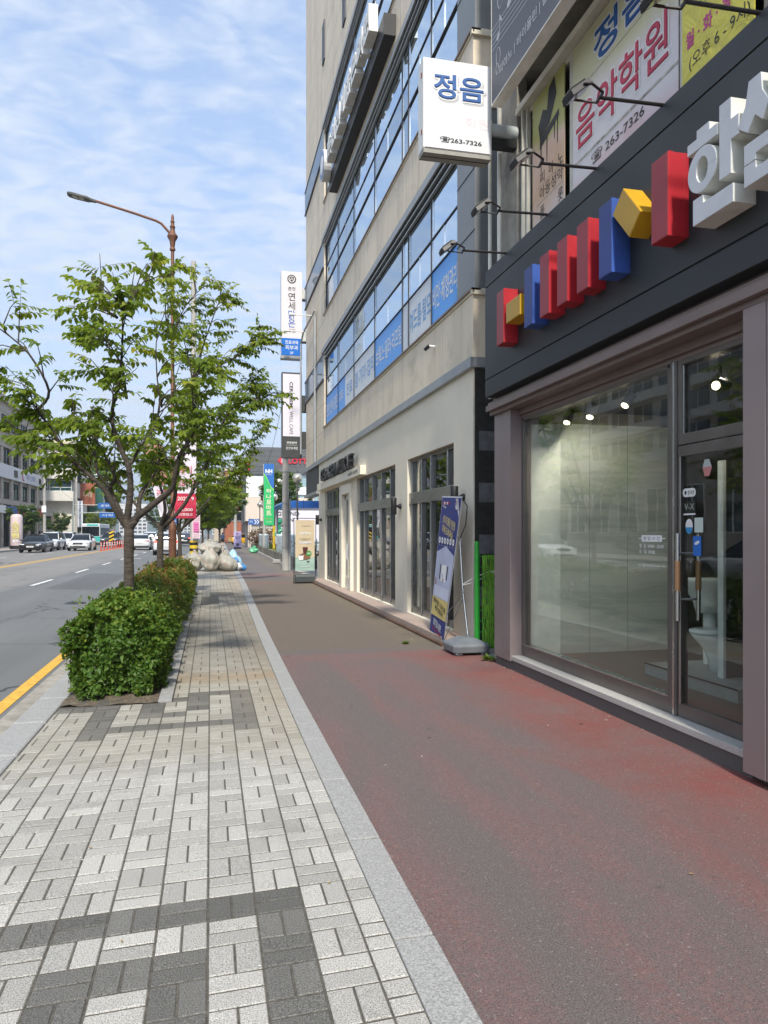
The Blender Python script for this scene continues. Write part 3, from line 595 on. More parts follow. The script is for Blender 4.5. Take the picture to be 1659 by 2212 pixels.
# floodlights on arms
def flood(y, lb):
    s = thing('sign_floodlight', lb, 'floodlight', (3.45, y, 4.97), 'floodlights above the charcoal fascia')
    g = MB(); g.tube([(3.52, y, 4.97), (3.45, y, 4.975), (2.86, y, 4.96)], .014, BLK, 8); g.build('arm', s, smooth=1)
    g = MB(); g.bar((2.87, y - .05, 4.97), (2.76, y - .085, 5.0), .02, .008, BLK); g.bar((2.87, y + .05, 4.95), (2.76, y + .085, 4.97), .02, .008, BLK); g.bar((2.87, y - .05, 4.97), (2.87, y + .05, 4.95), .012, .025, BLK); g.bar((2.76, y - .085, 5.0), (2.69, y - .085, 4.99), .022, .008, BLK); g.bar((2.76, y + .085, 4.97), (2.69, y + .085, 4.97), .022, .008, BLK); g.build('bracket', s)
    a = R(38); ux = V((math.cos(a), 0, math.sin(a))); un = V((math.sin(a), 0, -math.cos(a))); c_ = V((2.68, y, 4.97)); g = MB()
    vs = []
    for k, s_ in ((-.018, 1.), (.03, .86)):
        for i, j in ((-1, -1), (1, -1), (1, 1), (-1, 1)): vs.append(c_ + ux * (.1 * i * s_) + Y1 * (.085 * j * s_) - un * k)
    g.add(vs, [(0, 1, 2, 3), (7, 6, 5, 4), (0, 4, 5, 1), (1, 5, 6, 2), (2, 6, 7, 3), (3, 7, 4, 0)], BLK)
    for j in range(-3, 4): g.bar(c_ + ux * -.07 + Y1 * (.022 * j) - un * .034, c_ + ux * .07 + Y1 * (.022 * j) - un * .034, .006, .02, BLK, up=un)
    g.build('head', s, bevel=.004); g = MB(); g.face([c_ + ux * (.085 * i) + Y1 * (.07 * j) + un * .0195 for i, j in ((-1, -1), (1, -1), (1, 1), (-1, 1))], M('lamp_glass', (.5, .55, .6), .1, .3)); g.build('lens', s)
for y, lb in ((8.19, 'small black floodlight on the far left end of the charcoal fascia'), (7.1, 'black floodlight on an arm, second from the fascia end by the alley'), (6.1, 'black floodlight reaching out below the piano poster'), (5.08, 'black floodlight in front of the red lettering of the music poster'), (4.04, 'largest black floodlight, nearest, in front of the yellow banner')): flood(y, lb)

# ---- upstairs: windows, posters, signs
def win(name, y0, y1, z0, z1, x, fm, gm, parent, nv=1, fw=.05):
    w = MB(); w.box(x, x + .06, y0, y0 + fw, z0, z1, fm); w.box(x, x + .06, y1 - fw, y1, z0, z1, fm); w.box(x, x + .06, y0 + fw, y1 - fw, z1 - fw, z1, fm); w.box(x, x + .06, y0 + fw, y1 - fw, z0, z0 + fw, fm)
    for k in range(1, nv): yy = y0 + (y1 - y0) * k / nv; w.box(x + .004, x + .056, yy - fw / 2, yy + fw / 2, z0 + fw, z1 - fw, fm)
    o = w.build(name, parent, bevel=.004); g = MB(); g.box(x + .03, x + .036, y0 + fw, y1 - fw, z0 + fw, z1 - fw, gm); g.build('pane', o); return o
win('upper_window', 7.12, 8.34, 4.95, 6.72, 3.70, FRAMEW, GLD, shop); win('upper_window', 5.16, 7.12, 4.95, 6.72, 3.702, FRAMEW, GLD, shop)
g = MB()
for x, y0, y1 in ((3.63, 8.23, 8.27), (3.66, 8.16, 8.2)): g.box(x, x + .05, y0, y1, 4.95, 6.75, FRAMEW)
g.box(3.6, 3.7, 5.0, 5.14, 4.95, 6.75, FRAMEW); g.box(3.63, 3.7, 4.9, 4.98, 4.95, 7.2, FRAMEW); g.box(3.6, 3.72, 5.14, 8.37, 6.72, 6.8, FRAMEW); g.build('upper_trim', shop, bevel=.005)
for y, r_ in ((8.68, .028), (9.0, .024)):
    g = MB(); g.tube([(3.52, y, 3.4), (3.52, y, 7.0)], r_, M('pale_pipe', (.68, .67, .6), .4), 12); g.build('drainpipe', shop, smooth=1)
def paper(name, grad, rough=.5):
    m, t, b = newmat(name); co = nd(t, 'TexCoord').outputs['Object']; s = nd(t, 'SeparateXYZ', {0: co})
    n = noise(t, co, 1.4, 3, .5, .3); f = mth(t, 'MULTIPLY_ADD', n, .5, mth(t, 'MULTIPLY', s.outputs[2], .62))
    c = ramp(t, f, grad); c = mix(t, ramp(t, noise(t, co, 3, 6, .7), [(.6, 0.), (.75, .35)]), c, (.5, .48, .45)); t.links.new(c, b.inputs['Base Color']); b.inputs['Roughness'].default_value = rough; return m
PB = paper('poster_wash_warm', [(.12, (.62, .66, .68)), (.42, (.62, .50, .44)), (.62, (.55, .36, .22)), (.85, (.64, .46, .38)), (1.1 if 0 else .97, (.42, .42, .14))])
PA = paper('poster_wash_pink', [(.1, (.6, .68, .74)), (.33, (.70, .44, .47)), (.58, (.68, .66, .68)), (.80, (.70, .64, .68)), (.98, (.60, .58, .38))])
p1 = thing('window_poster', 'narrow orange music school poster with a black grand piano drawing', 'poster', (3.69, 7.66, 4.95))
g = MB(); g.box(3.685, 3.695, 7.26, 8.06, 4.98, 6.7, PB); g.build('sheet', p1)
def lay(q, t, y, z, w_, h_, m, x=3.682, bold=0., d=0.): q.text(t, (x, y, z), *NX, w_, h_, m, d=d, bold=bold)
g = MB()
for t_, y, z, h_ in (('피', 7.8, 5.72, .13), ('아', 7.57, 5.72, .13), ('노', 7.35, 5.72, .13), ('아동성악', 7.58, 5.55, .14), ('플', 7.8, 5.33, .14), ('롯', 7.35, 5.33, .14), ('바이올린', 7.58, 5.12, .14)): lay(g, t_, y, z, .57 if len(t_) > 1 else .12, h_, INK)
for z in (5.64, 5.45, 5.22): g.box(3.683, 3.6845, 7.28, 7.95, z, z + .006, flat('grey_rule', (.4, .35, .33)))
g.build('lettering', p1)
g = MB(); q = lambda pts: g.face([(3.683, 7.66 - a, 6.12 + b_) for a, b_ in pts], INK)   # piano silhouette
q([(-.2, .05), (.28, .16), (.28, .08), (-.2, -.06)]); q([(-.2, .05), (-.24, .22), (-.12, .36), (-.02, .3), (.03, .52), (.17, .58), (.22, .36), (.05, .12)])
for a, b0, b1 in ((-.17, -.04, -.33), (-.02, 0., -.28), (.24, .09, -.2), (.17, .06, -.12)): q([(a - .012, b0), (a + .016, b0), (a + .01, b1), (a - .006, b1)])
g.build('piano_drawing', p1)
p2 = thing('window_poster', 'wide pink music school poster with red and blue lettering', 'poster', (3.69, 6.2, 4.95))
g = MB(); g.box(3.685, 3.695, 5.28, 7.06, 4.98, 6.7, PA)
g.build('sheet', p2); g = MB()
g.halo('음악학원', (3.681, 6.2, 5.81), *NX, 1.57, .42, WHT, .03); g.halo('음악학원', (3.6775, 6.2, 5.81), *NX, 1.57, .42, REDI, .008); lay(g, '음악학원', 6.2, 5.81, 1.57, .42, REDI, 3.6745)
g.halo('정음', (3.681, 6.13, 6.43), *NX, .97, .33, WHT, .03); g.halo('정음', (3.6775, 6.13, 6.43), *NX, .97, .33, BLUI, .01); lay(g, '정음', 6.13, 6.43, .97, .33, BLUI, 3.6745)
lay(g, '☎ 263-7326', 6.22, 5.36, .92, .12, INK, 3.6815, .008); g.build('lettering', p2)
g = MB(); g.box(3.681, 3.6845, 5.28, 7.06, 5.465, 5.49, M('old_sill_joint', (.42, .39, .35), .8, var=.5, vs=9)); g.box(3.6812, 3.6845, 5.28, 7.06, 6.2, 6.206, M('old_sill_joint', (.4, .4, .4))); g.build('joint_line', p2)
yb = thing('window_banner', 'yellow banner with pink and green lettering behind the fascia', 'banner', (3.6, 4.75, 4.95))
m, t, b = newmat('yellow_vinyl'); co = nd(t, 'TexCoord').outputs['Object']; b.inputs['Base Color'].default_value = (.62, .55, .06, 1); b.inputs['Roughness'].default_value = .4
t.links.new(nd(t, 'Bump', {'Height': noise(t, co, 5, 3, .5, .8), 'Strength': .6, 'Distance': .05}).outputs[0], b.inputs['Normal'])
g = MB(); g.box(3.585, 3.592, 4.3, 5.09, 4.9, 7.0, m); g.build('sheet', yb); g = MB()
lay(g, '월 · 화 · 목 · 금', 4.68, 5.45, .72, .13, MAG, 3.582, .02); lay(g, '(오후 6 - 9시)', 4.67, 5.26, .66, .13, INK, 3.582); lay(g, '(찬송가)', 4.66, 5.66, .42, .12, GRNI, 3.582, .01); lay(g, '피아노 · 플롯', 4.68, 5.86, .66, .14, MAG, 3.582, .02); g.build('lettering', yb)
# dark upper sign board
us = thing('upper_signboard', 'dark grey music school signboard with white staves and notes', 'sign', (3.2, 8.13, 6.65)); DKG = M('slate_board', (.085, .09, .105), .5)
g = MB(); g.box(3.2, 3.33, 2.5, 8.13, 6.665, 8.4, DKG); g.build('panel', us); g = MB(); g.box(3.196, 3.334, 2.5, 8.135, 6.65, 6.664, LTW); g.box(3.196, 3.334, 8.131, 8.136, 6.664, 8.4, LTW); g.build('frame', us)
g = MB(); PG = flat('pale_grey_ink', (.5, .52, .54))
g.text('피아노 | 바이올린 | 플룻 | 성악', (3.197, 7.02, 6.91), *NX, 1.75, .135, PG, bold=.01)
for k in range(5):
    pts = [(3.197, 8.13 - i * .25, 7.22 + k * .06 + .06 * math.sin(i * .5 + 2.) + .004 * i * i * .2) for i in range(20)]
    for a, b_ in zip(pts, pts[1:]): g.face([a, (b_[0], b_[1], b_[2]), (b_[0], b_[1], b_[2] + .008), (a[0], a[1], a[2] + .008)], PG)
for y, z, s_ in ((7.92, 7.33, 1.), (7.6, 7.5, 1.3), (7.25, 7.42, 1.1), (6.9, 7.6, 1.2), (6.5, 7.5, 1.)):
    g.disc((3.196, y, z), V((0, -.9, .3)), V((0, .3, .9)), .05 * s_, PG, 12, .036 * s_); g.face([(3.196, y - .04 * s_, z), (3.196, y - .052 * s_, z), (3.196, y - .052 * s_, z + .22 * s_), (3.196, y - .04 * s_, z + .22 * s_)], PG); g.face([(3.196, y - .052 * s_, z + .22 * s_), (3.196, y - .052 * s_, z + .15 * s_), (3.196, y - .13 * s_, z + .1 * s_)], PG)
for y, z, r_ in ((7.92, 7.1, .1), (7.95, 6.98, .06), (7.86, 7.75, .13)):
    n = 24; pts = [(3.197, y + r_ * .6 * math.cos(2 * math.pi * k / n), z + r_ * math.sin(2 * math.pi * k / n)) for k in range(n + 1)]
    for a, b_ in zip(pts, pts[1:]): g.bar(a, b_, .005, .002, PG, up=(1, 0, 0))
g.build('lettering', us)
# box sign on the corner
js = thing('projecting_sign', 'white light box sign with blue lettering hung off the shop corner', 'sign', (3.4, 8.3, 6.1)); CRM = M('aged_white_plastic', (.66, .66, .63), .4, var=.05, vs=2, col2=(.6, .56, .45), c2=.68)
g = MB(); g.box(2.42, 3.27, 8.305, 8.52, 6.17, 7.23, CRM); g.build('box', js, bevel=.006); g = MB(); g.box(2.44, 3.25, 8.298, 8.304, 6.18, 7.22, M('sign_face', (.70, .71, .73), .35, var=.04, vs=2)); g.build('face', js)
g = MB(); g.box(2.425, 3.265, 8.31, 8.51, 6.12, 6.169, M('sign_underside', (.3, .29, .26), .6)); g.box(2.425, 3.265, 8.40, 8.41, 6.115, 6.12, BLK); g.build('bottom_tray', js)
g = MB(); T = lambda t, x, z, w_, h_, m, y, bo=0.: g.text(t, (x, y, z), *NY, w_, h_, m, bold=bo)
g.halo('정음', (2.875, 8.2952, 6.89), *NY, .60, .28, flat('soft_grey_ink', (.5, .5, .52)), .03); g.halo('정음', (2.855, 8.292, 6.91), *NY, .60, .28, WHT, .026); g.halo('정음', (2.855, 8.289, 6.91), *NY, .60, .28, BLUI, .009); T('정음', 2.855, 6.91, .60, .28, BLUI, 8.2855); T('☎263-7326', 2.88, 6.285, .52, .075, INK, 8.295, .02); T('학원', 3.08, 6.52, .3, .13, flat('faded_pink_ink', (.7, .6, .64)), 8.2965)
g.build('lettering', js)
g = MB(); g.lathe((3.27, 8.42, 6.52), [(.09, 0), (.09, .36)], M('grey_pipe', (.42, .46, .46), .5), 16, ax='x'); g.box(3.27, 3.62, 8.36, 8.48, 6.33, 6.42, BLK); g.build('mount', js, smooth=1)
RU = M('rust', (.25, .06, .03), .9)
for z in (6.35, 7.02): g = MB(); g.box(2.415, 2.42, 8.36, 8.39, z, z + .06, RU); g.build('hinge', js)
# ================================================================ beige office building with the cafe
m, t, b = newmat('beige_panel'); P = posn(t); s = nd(t, 'SeparateXYZ', {0: P})
stv = nd(t, 'Mapping', {0: P, 3: (1, .9, .12)}).outputs[0]
c = mix(t, ramp(t, noise(t, stv, 1.6, 6, .6, .3), [(.3, 0.), (.72, 1.)]), (.80, .69, .53), (.64, .55, .42))
c = mix(t, ramp(t, noise(t, P, 1.1, 6, .7, .5), [(.52, 0.), (.75, .6)]), c, (.38, .32, .24)); st2 = nd(t, 'Mapping', {0: P, 3: (1, 4.5, .22)}).outputs[0]; c = mix(t, ramp(t, noise(t, st2, 1.3, 5, .65), [(.54, 0.), (.68, .45)]), c, (.42, .35, .26))
jy = mth(t, 'ABSOLUTE', mth(t, 'SUBTRACT', mth(t, 'FRACT', mth(t, 'DIVIDE', s.outputs[1], 2.57)), .5)); jz = mth(t, 'ABSOLUTE', mth(t, 'SUBTRACT', mth(t, 'FRACT', mth(t, 'DIVIDE', s.outputs[2], .925)), .5))
far_ = mth(t, 'GREATER_THAN', s.outputs[1], 24.4); up_ = mth(t, 'GREATER_THAN', s.outputs[2], 15.)
c = mix(t, mth(t, 'MULTIPLY', mth(t, 'LESS_THAN', jy, .0035), .6), c, (.26, .22, .17))
c = mix(t, mth(t, 'MULTIPLY', mth(t, 'LESS_THAN', jz, .013), mth(t, 'MULTIPLY', mth(t, 'MAXIMUM', far_, up_), .7)), c, (.30, .26, .21))
t.links.new(c, b.inputs['Base Color']); b.inputs['Roughness'].default_value = .6
t.links.new(nd(t, 'Bump', {'Height': noise(t, P, 45, 3), 'Strength': .12, 'Distance': .01}).outputs[0], b.inputs['Normal']); BEI = m
CREAM = M('cream_plaster', (.76, .70, .575), .8, var=.06, vs=.8, bump=.2, bs=25, col2=(.66, .60, .48), c2=.56)
GRYM = M('grey_flashing', (.33, .345, .35), .45, .3, var=.12, vs=3); GRYD = M('grey_end_cladding', (.20, .215, .225), .45, .2, var=.12, vs=1.5)
DKTILE = M('dark_tile', (.035, .034, .032), .35, var=.35, vs=14); GYTILE = M('grey_tile', (.13, .135, .14), .4, var=.3, vs=10)
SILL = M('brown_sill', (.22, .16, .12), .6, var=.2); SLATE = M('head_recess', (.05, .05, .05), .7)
SKYGL = coated('sky_glass', (.10, .14, .2), (.60, .70, .80), .72); SPGL = coated('frosted_glass', (.38, .44, .5), (.6, .7, .8), .28, .05)
FIN = M('silver_fin', (.62, .66, .7), .25, .7, var=.05); MUL = M('dark_mullion', (.03, .035, .05), .5)
CBLUE = flat('clinic_blue', (.06, .32, .82), .4); CWHT = flat('clinic_white', (.62, .66, .70), .4); CBT = flat('clinic_blue_text', (.16, .36, .66))
cb = thing('office_building', 'tall beige office building with bands of blue glass above a cream cafe front', 'building', (3.7, 18, 0))
FX = 3.70
def spandrel(z0, z1, y0=10.12, y1=24.5, x=FX): g.box(x, 4.1, y0, y1, z0, z1, BEI)
FL = [(5.2, 7.5), (8.95, 11.25), (12.7, 15.05)]
g = MB()
spandrel(4.2, 5.17); spandrel(7.86, 8.92); spandrel(11.62, 12.67); g.box(FX, 14, 10.12, 29.3, 15.45, 23.2, BEI)
g.box(FX, 14, 24.5, 29.3, 4.2, 15.45, BEI); g.box(4.6, 14, 10.12, 24.5, 4.2, 15.45, BEI)
for z0, z1 in ((4.2, 5.17), (7.86, 8.92), (11.62, 12.67)): g.box(4.1, 4.6, 10.12, 24.5, z0, z1, BEI)
g.build('wall', cb)
g = MB()
for z0, z1 in ((5.17, 7.86), (8.92, 11.62), (12.67, 15.45)):
    g.box(3.735, 14, 10.14, 10.93, z0, z1, GRYD); 
    for k in (1, 2): g.box(3.73, 3.735, 10.14, 10.93, z0 + k * .9, z0 + k * .9 + .015, GROOVE)
g.build('end_cladding', cb)
g = MB()
for z in (5.17, 8.92, 12.67): g.box(3.655, 3.80, 10.07, 24.52, z, z + .03, SILL); g.box(3.66, 14, 10.07, 10.125, z - .06, z + .03, M('pale_coping', (.66, .6, .48), .6)); g.box(3.68, 3.7, 10.07, 24.52, z - .035, z, M('pale_coping', (.6, .54, .43)))
g.build('sill', cb)
g = MB()
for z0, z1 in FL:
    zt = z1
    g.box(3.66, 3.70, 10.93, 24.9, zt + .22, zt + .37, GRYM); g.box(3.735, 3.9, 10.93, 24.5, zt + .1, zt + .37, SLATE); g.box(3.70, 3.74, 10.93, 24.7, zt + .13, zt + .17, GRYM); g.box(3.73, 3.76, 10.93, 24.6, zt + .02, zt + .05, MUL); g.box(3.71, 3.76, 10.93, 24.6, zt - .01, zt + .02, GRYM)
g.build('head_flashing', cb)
VM = [24.47, 22.1, 19.54, 16.96, 14.39, 13.91, 12.38, 10.95]
for fi, (z0, z1) in enumerate(FL):
    a, b_ = z0 + 1.0, z0 + 1.57
    fr = MB()
    for y in VM:
        fr.box(3.745, 3.80, y - .011, y + .011, z0, z1, MUL)
        if y < 24: fr.box(3.76, 3.79, y - .05, y - .012, z0 if fi else a, z1, FIN)
    for z in (a, b_): fr.box(3.745, 3.80, 10.95, 24.47, z - .010, z + .010, MUL)
    fo = fr.build('window_frame', cb)
    for i, (y1, y0) in enumerate(zip(VM, VM[1:])):
        g = MB(); yt = [y0, y1] if y1 - y0 < .6 else [y0, (y0 + y1) / 2, y1]
        e = random.uniform(-.004, .004); e2 = random.uniform(-.004, .004)
        pane = lambda ya, yb, za, zb, m, dx=0.: g.face([(3.775 + dx + e, ya, za), (3.775 + dx + e2, yb, za), (3.775 + dx + e2 * .5, yb, zb), (3.775 + dx - e, ya, zb)], m)
        pane(y0, y1, b_, z1, SKYGL)
        for ya, yb in zip(yt, yt[1:]):
            pane(ya, yb, a, b_, SPGL if fi == 0 else SKYGL, -.01)
            if yb < y1: g.box(3.752, 3.775, yb - .02, yb + .0, a + .02, b_ - .02, FIN)
        if fi: pane(y0, y1, z0 + .03, a, SKYGL)
        g.build('pane', fo)
    # strip window in the far corner
    g = MB(); g.box(3.66, 3.699, 24.55, 29.35, b_ + .05, z1 + .1, coated('corner_glass', (.3, .34, .38), (.5, .56, .62), .35, .04) if 'corner_glass' not in MATS else MATS['corner_glass'])
    for z in (b_ + .0, z1 + .1): g.box(3.645, 3.70, 24.55, 29.4, z, z + .06, MUL)
    MATS['corner_glass'] = g.mats[0]; g.build('corner_window', cb)
    g = MB(); g.box(3.68, 3.70, 24.56, 25.1, b_ + .05, z1 + .1, GRYM); g.build('corner_trim', cb)
for y_, z_, h_ in ((24.3, 17.4, 1.3), (20.4, 16.1, .8)): g = MB(); g.box(3.66, 3.72, y_, y_ + .45, z_, z_ + h_, MUL); g.build('slit_window', cb)
# clinic film along the second-floor glass
films = [(24.47, 22.1, 1, '춘천 연세 맑은', 0), (22.1, 20.95, 1, '피부과', 0), (20.95, 19.54, 0, '진료', 1), (19.54, 16.96, 0, '점·기미·잡티', 1), (16.96, 14.39, 1, '보톡스·필러·리프팅', 0), (14.39, 13.91, 0, '', 0), (13.91, 12.38, 0, '여드름·탈모', 1), (12.38, 10.95, 1, '비만·체형관리', 0)]
for y1, y0, bl, tx, bt in films:
    g = MB(); g.box(3.765, 3.785, y0 + .02, y1 - .02, 5.23, 6.18, CBLUE if bl else CWHT)
    if tx: g.text(tx, (3.762, (y0 + y1) / 2, 5.72), *NX, (y1 - y0) * (.92 if len(tx) > 3 else .6), .42 if len(tx) > 3 else .36, WHT if bl else CBT, bold=.012)
    g.build('window_film', cb)
# ground floor
OPN = [(11.0, 13.79, .14, 3.08), (14.75, 18.85, .14, 3.08), (19.35, 20.95, .14, 3.0), (21.55, 24.35, .14, 3.05)]
g = MB(); zs = [.0, .14, 3.0, 3.05, 3.08, 4.05]
ys = sorted({10.12, 25.75} | {v for o in OPN for v in o[:2]})
for ya, yb in zip(ys, ys[1:]):
    o = [q for q in OPN if q[0] <= ya and q[1] >= yb]
    if not o: g.box(3.7, 4.0, ya, yb, 0, 4.05, CREAM)
    else: g.box(3.7, 4.0, ya, yb, o[0][3], 4.05, CREAM); g.box(3.7, 4.0, ya, yb, 0, o[0][2], CREAM)
g.build('cream_wall', cb)
g = MB(); g.box(3.72, 4.3, 10.1, 10.118, 0, 4.04, DKTILE); g.box(3.74, 14, 10.095, 10.119, 0, 4.04, DKTILE)
for z in (.75, 1.5, 2.25, 3.0): g.box(3.78, 14, 10.088, 10.095, z - .14, z + .14, GYTILE)
g.build('end_tiling', cb)
g = MB(); g.box(3.63, 3.72, 10.05, 30, 4.05, 4.2, GRYM); g.box(3.72, 14, 10.05, 10.13, 4.05, 4.2, GRYM); g.build('ledge', cb, bevel=.006)
STL = M('window_steel', (.20, .2, .195), .3, .75, var=.15, vs=2); CAFGL = glassmat('cafe_glass', (.62, .66, .62), .17, .8)
def shopwin(y0, y1, z1, cols, trans=True):
    w = MB(); X = 3.80
    for k, y in enumerate(cols):
        w.box(X - .03, X + .06, y - .035, y + .035, .14, z1, STL); w.box(X - .035, X - .03, y - .06, y - .04, .2, z1 - .05, FIN)
    w.box(X - .02, X + .06, y0, y1, .14, .26, STL); w.box(X - .02, X + .06, y0, y1, z1 - .06, z1, STL)
    if trans: w.box(X - .07, X + .06, y0, y1, 2.22, 2.43, M('transom_steel', (.34, .35, .35), .28, .8, var=.1, vs=1.5))
    o = w.build('cafe_window', cb, bevel=.004)
    g = MB(); g.face([(X + .02, y0, .2), (X + .02, y1, .2), (X + .02, y1, z1), (X + .02, y0, z1)], CAFGL); g.build('pane', o)
shopwin(11.0, 13.79, 3.08, [11.03, 11.55, 12.5, 13.1, 13.75]); shopwin(14.75, 18.85, 3.08, [14.8, 15.5, 16.35, 17.3, 18.2, 18.8]); shopwin(21.55, 24.35, 3.05, [21.6, 22.3, 23.2, 23.9, 24.3])
g = MB()
for y in (19.35, 20.72): g.box(3.62, 3.99, y, y + .23, .12, 3.0, CREAM)
g.box(3.62, 3.99, 19.58, 20.72, 2.75, 3.0, CREAM); g.build('door_surround', cb, bevel=.004)
w = MB(); WD = M('white_door', (.66, .65, .6), .45, var=.04)
for a, b_ in ((19.58, 19.66), (20.10, 20.2), (20.64, 20.72)): w.box(3.74, 3.79, a, b_, .14, 2.75, WD)
w.box(3.74, 3.79, 19.58, 20.72, .14, .4, WD); w.box(3.74, 3.79, 19.58, 20.72, 2.6, 2.75, WD)
d_ = w.build('cafe_door', cb, bevel=.004); g = MB(); g.box(3.76, 3.765, 19.66, 20.64, .4, 2.6, CAFGL); g.build('pane', d_)
g = MB(); g.tube([(3.7, 20.08, .95), (3.7, 20.08, 1.35)], .02, WHT, 8); g.tube([(3.7, 20.22, .95), (3.7, 20.22, 1.35)], .02, WHT, 8); g.build('handle', d_)
g = MB(); g.box(3.70, 3.73, 19.50, 19.575, 1.25, 1.6, BLK); g.build('door_lock', cb)
g = MB(); g.box(3.83, 9, 10.2, 25.7, .02, .1, FLR); g.box(8.8, 9, 10.2, 25.7, .1, 4, M('cafe_inner_wall', (.42, .4, .35), .9)); g.box(3.9, 9, 10.2, 25.7, 3.95, 4.04, CEIL); g.box(3.9, 9, 25.6, 25.74, .1, 4, DKW); g.box(4.0, 4.05, 14.8, 18.8, 2.43, 3.05, DKW); g.build('inner_room', cb)
g = MB()
for y, x in ((18.5, 3.86), (13.6, 3.86), (24.0, 3.86), (23.5, 3.87)): g.box(x, x + .04, y - .22, y + .18, .26, 3.0, M('cream_blind', (.62, .6, .5), .8))
g.build('blind', cb)
g = MB(); g.box(3.36, 3.70, 10.55, 25.4, -.05, .115, M('pink_granite', (.40, .31, .26), .65, var=.25, vs=40)); g.build('doorstep', cb, bevel=.006)
g = MB(); g.box(3.30, 3.355, 10.4, 26.6, -.05, .03, M('rusty_channel', (.10, .05, .03), .9, var=.4, vs=12)); g.build('drain_channel', cb)
# sign box over the entrance and its letters
cs = thing('cafe_sign', 'black raised cafe lettering standing on a cream ledge above the entrance', 'sign', (3.6, 21.5, 3.1))
g = MB(); g.box(3.555, 3.70, 17.7, 25.2, 3.1, 3.33, CREAM); g.build('ledge', cs, bevel=.004)
g = MB(); g.text('CERAGEM', (3.60, 22.55, 3.53), *NX, 3.0, .38, BLK, d=.10, bold=.025); g.text('WELL CAFE', (3.60, 19.8, 3.53), *NX, 2.3, .38, BLK, d=.10); g.text('세라젬 | 웰카페', (3.552, 18.7, 3.2), *NX, 1.3, .1, BLK, d=0, bold=.02); g.build('lettering', cs)
def walllamp(y, z, lb, x=3.55):
    s = thing('wall_lamp', lb, 'wall lamp', (3.7, y, z), 'black cylinder lamps on the cafe wall'); g = MB(); g.lathe((x, y, z), [(.055, -.165), (.058, -.16), (.058, .16), (.055, .165)], BLK, 20); g.build('shade', s, smooth=1)
    g = MB(); g.box(x + .05, 3.68, y - .02, y + .02, z - .02, z + .02, BLK); g.lathe((3.68, y, z), [(.03, -.05), (.055, .0), (.055, .02)], BLK, 16, ax='x'); g.build('bracket', s)
walllamp(14.28, 2.2, 'black cylindrical wall lamp on the cream pillar between the two cafe windows'); walllamp(10.52, 2.2, 'black cylindrical wall lamp half hidden behind the top of the blue banner'); walllamp(25.1, 2.12, 'black cylindrical wall lamp at the far end of the cafe front')
# underpass beyond, shutter panel, conduit
g = MB(); g.box(3.7, 3.9, 25.9, 29.3, 3.15, 4.02, M('dark_louvre', (.05, .055, .055), .6)); g.box(3.62, 3.95, 25.85, 29.3, 3.05, 3.15, GRYM); g.build('louvre_box', cb)
g = MB(); g.box(12, 14, 25.8, 29.3, 0, 4.1, BEI); g.box(6, 14, 25.76, 29.3, 3.9, 4.2, BEI); g.box(3.8, 6, 25.76, 29.3, 4.0, 4.2, CEIL); g.build('underpass', cb)
g = MB(); g.tube([(3.64, 26.3, 4.2), (3.64, 26.3, 9.4)], .05, GRYM, 10); g.build('conduit', cb, smooth=1)
# upper letters on black strip
us2 = thing('clinic_letter_sign', 'row of white block letters on a black bar across the fourth floor', 'sign', (3.5, 18, 11.9))
g = MB(); g.box(3.45, 3.70, 14.7, 21.9, 11.85, 12.3, BLK); g.build('bar', us2, bevel=.005)
g = MB(); g.text('춘천연세맑은의원', (3.44, 18.1, 12.52), *NX, 5.8, .6, M('block_letter_white', (.72, .72, .7), .4), d=.2, bold=.055); g.build('lettering', us2)
g = MB(); g.lathe((3.22, 21.75, 12.55), [(.44, 0), (.44, .22)], M('block_letter_white', (1, 1, 1)), 28, ax='x'); g.lathe((3.212, 21.75, 12.55), [(.4, 0), (.4, .006)], BLUF if 0 else flat('emblem_blue', (.2, .28, .5)), 28, ax='x'); g.lathe((3.206, 21.75, 12.55), [(.26, 0), (.26, .005)], WHT, 24, ax='x'); g.build('emblem_disc', us2)
# projecting light boxes at the far corner
ps = thing('projecting_clinic_sign', 'tall white and blue clinic light box hung high on the building corner', 'sign', (3.2, 29.5, 8.6)); PKW = M('light_box_white', (.66, .63, .65), .35, var=.02)
Y_ = 29.5; x0, x1 = 2.74, 3.56
g = MB(); g.box(x0, x1, Y_ + .01, Y_ + .4, 8.72, 12.08, PKW); g.box(x0 - .01, x1 + .01, Y_, Y_ + .41, 8.62, 8.72, GRYM); g.build('box', ps)
g = MB(); g.box(x0, x1, Y_ - .006, Y_ + .005, 8.74, 9.42, flat('panel_blue', (.0, .13, .52), .4)); g.build('blue_panel', ps)
g = MB(); xc = (x0 + x1) / 2
for t_, z, w_, h_, mm, bo in (('춘천', 11.40, .29, .15, INK, 0), ('연', 11.08, .27, .32, INK, .005), ('세', 10.72, .27, .32, INK, .005), ('맑', 10.37, .27, .33, flat('logo_blue', (.02, .11, .42)), .008), ('은', 10.02, .28, .32, flat('logo_blue', (.02, .11, .42)), .008), ('의원', 9.72, .29, .16, INK, 0)): g.text(t_, (xc, Y_ - .003 + .005, z), *NY, w_, h_, mm, bold=bo)
for t_, z, w_, h_ in (('진료과목', 9.26, .52, .15), ('피부과', 9.05, .5, .18), ('3F', 8.84, .13, .1)): g.text(t_, (xc, Y_ - .009, z), *NY, w_, h_, WHT, bold=.01)
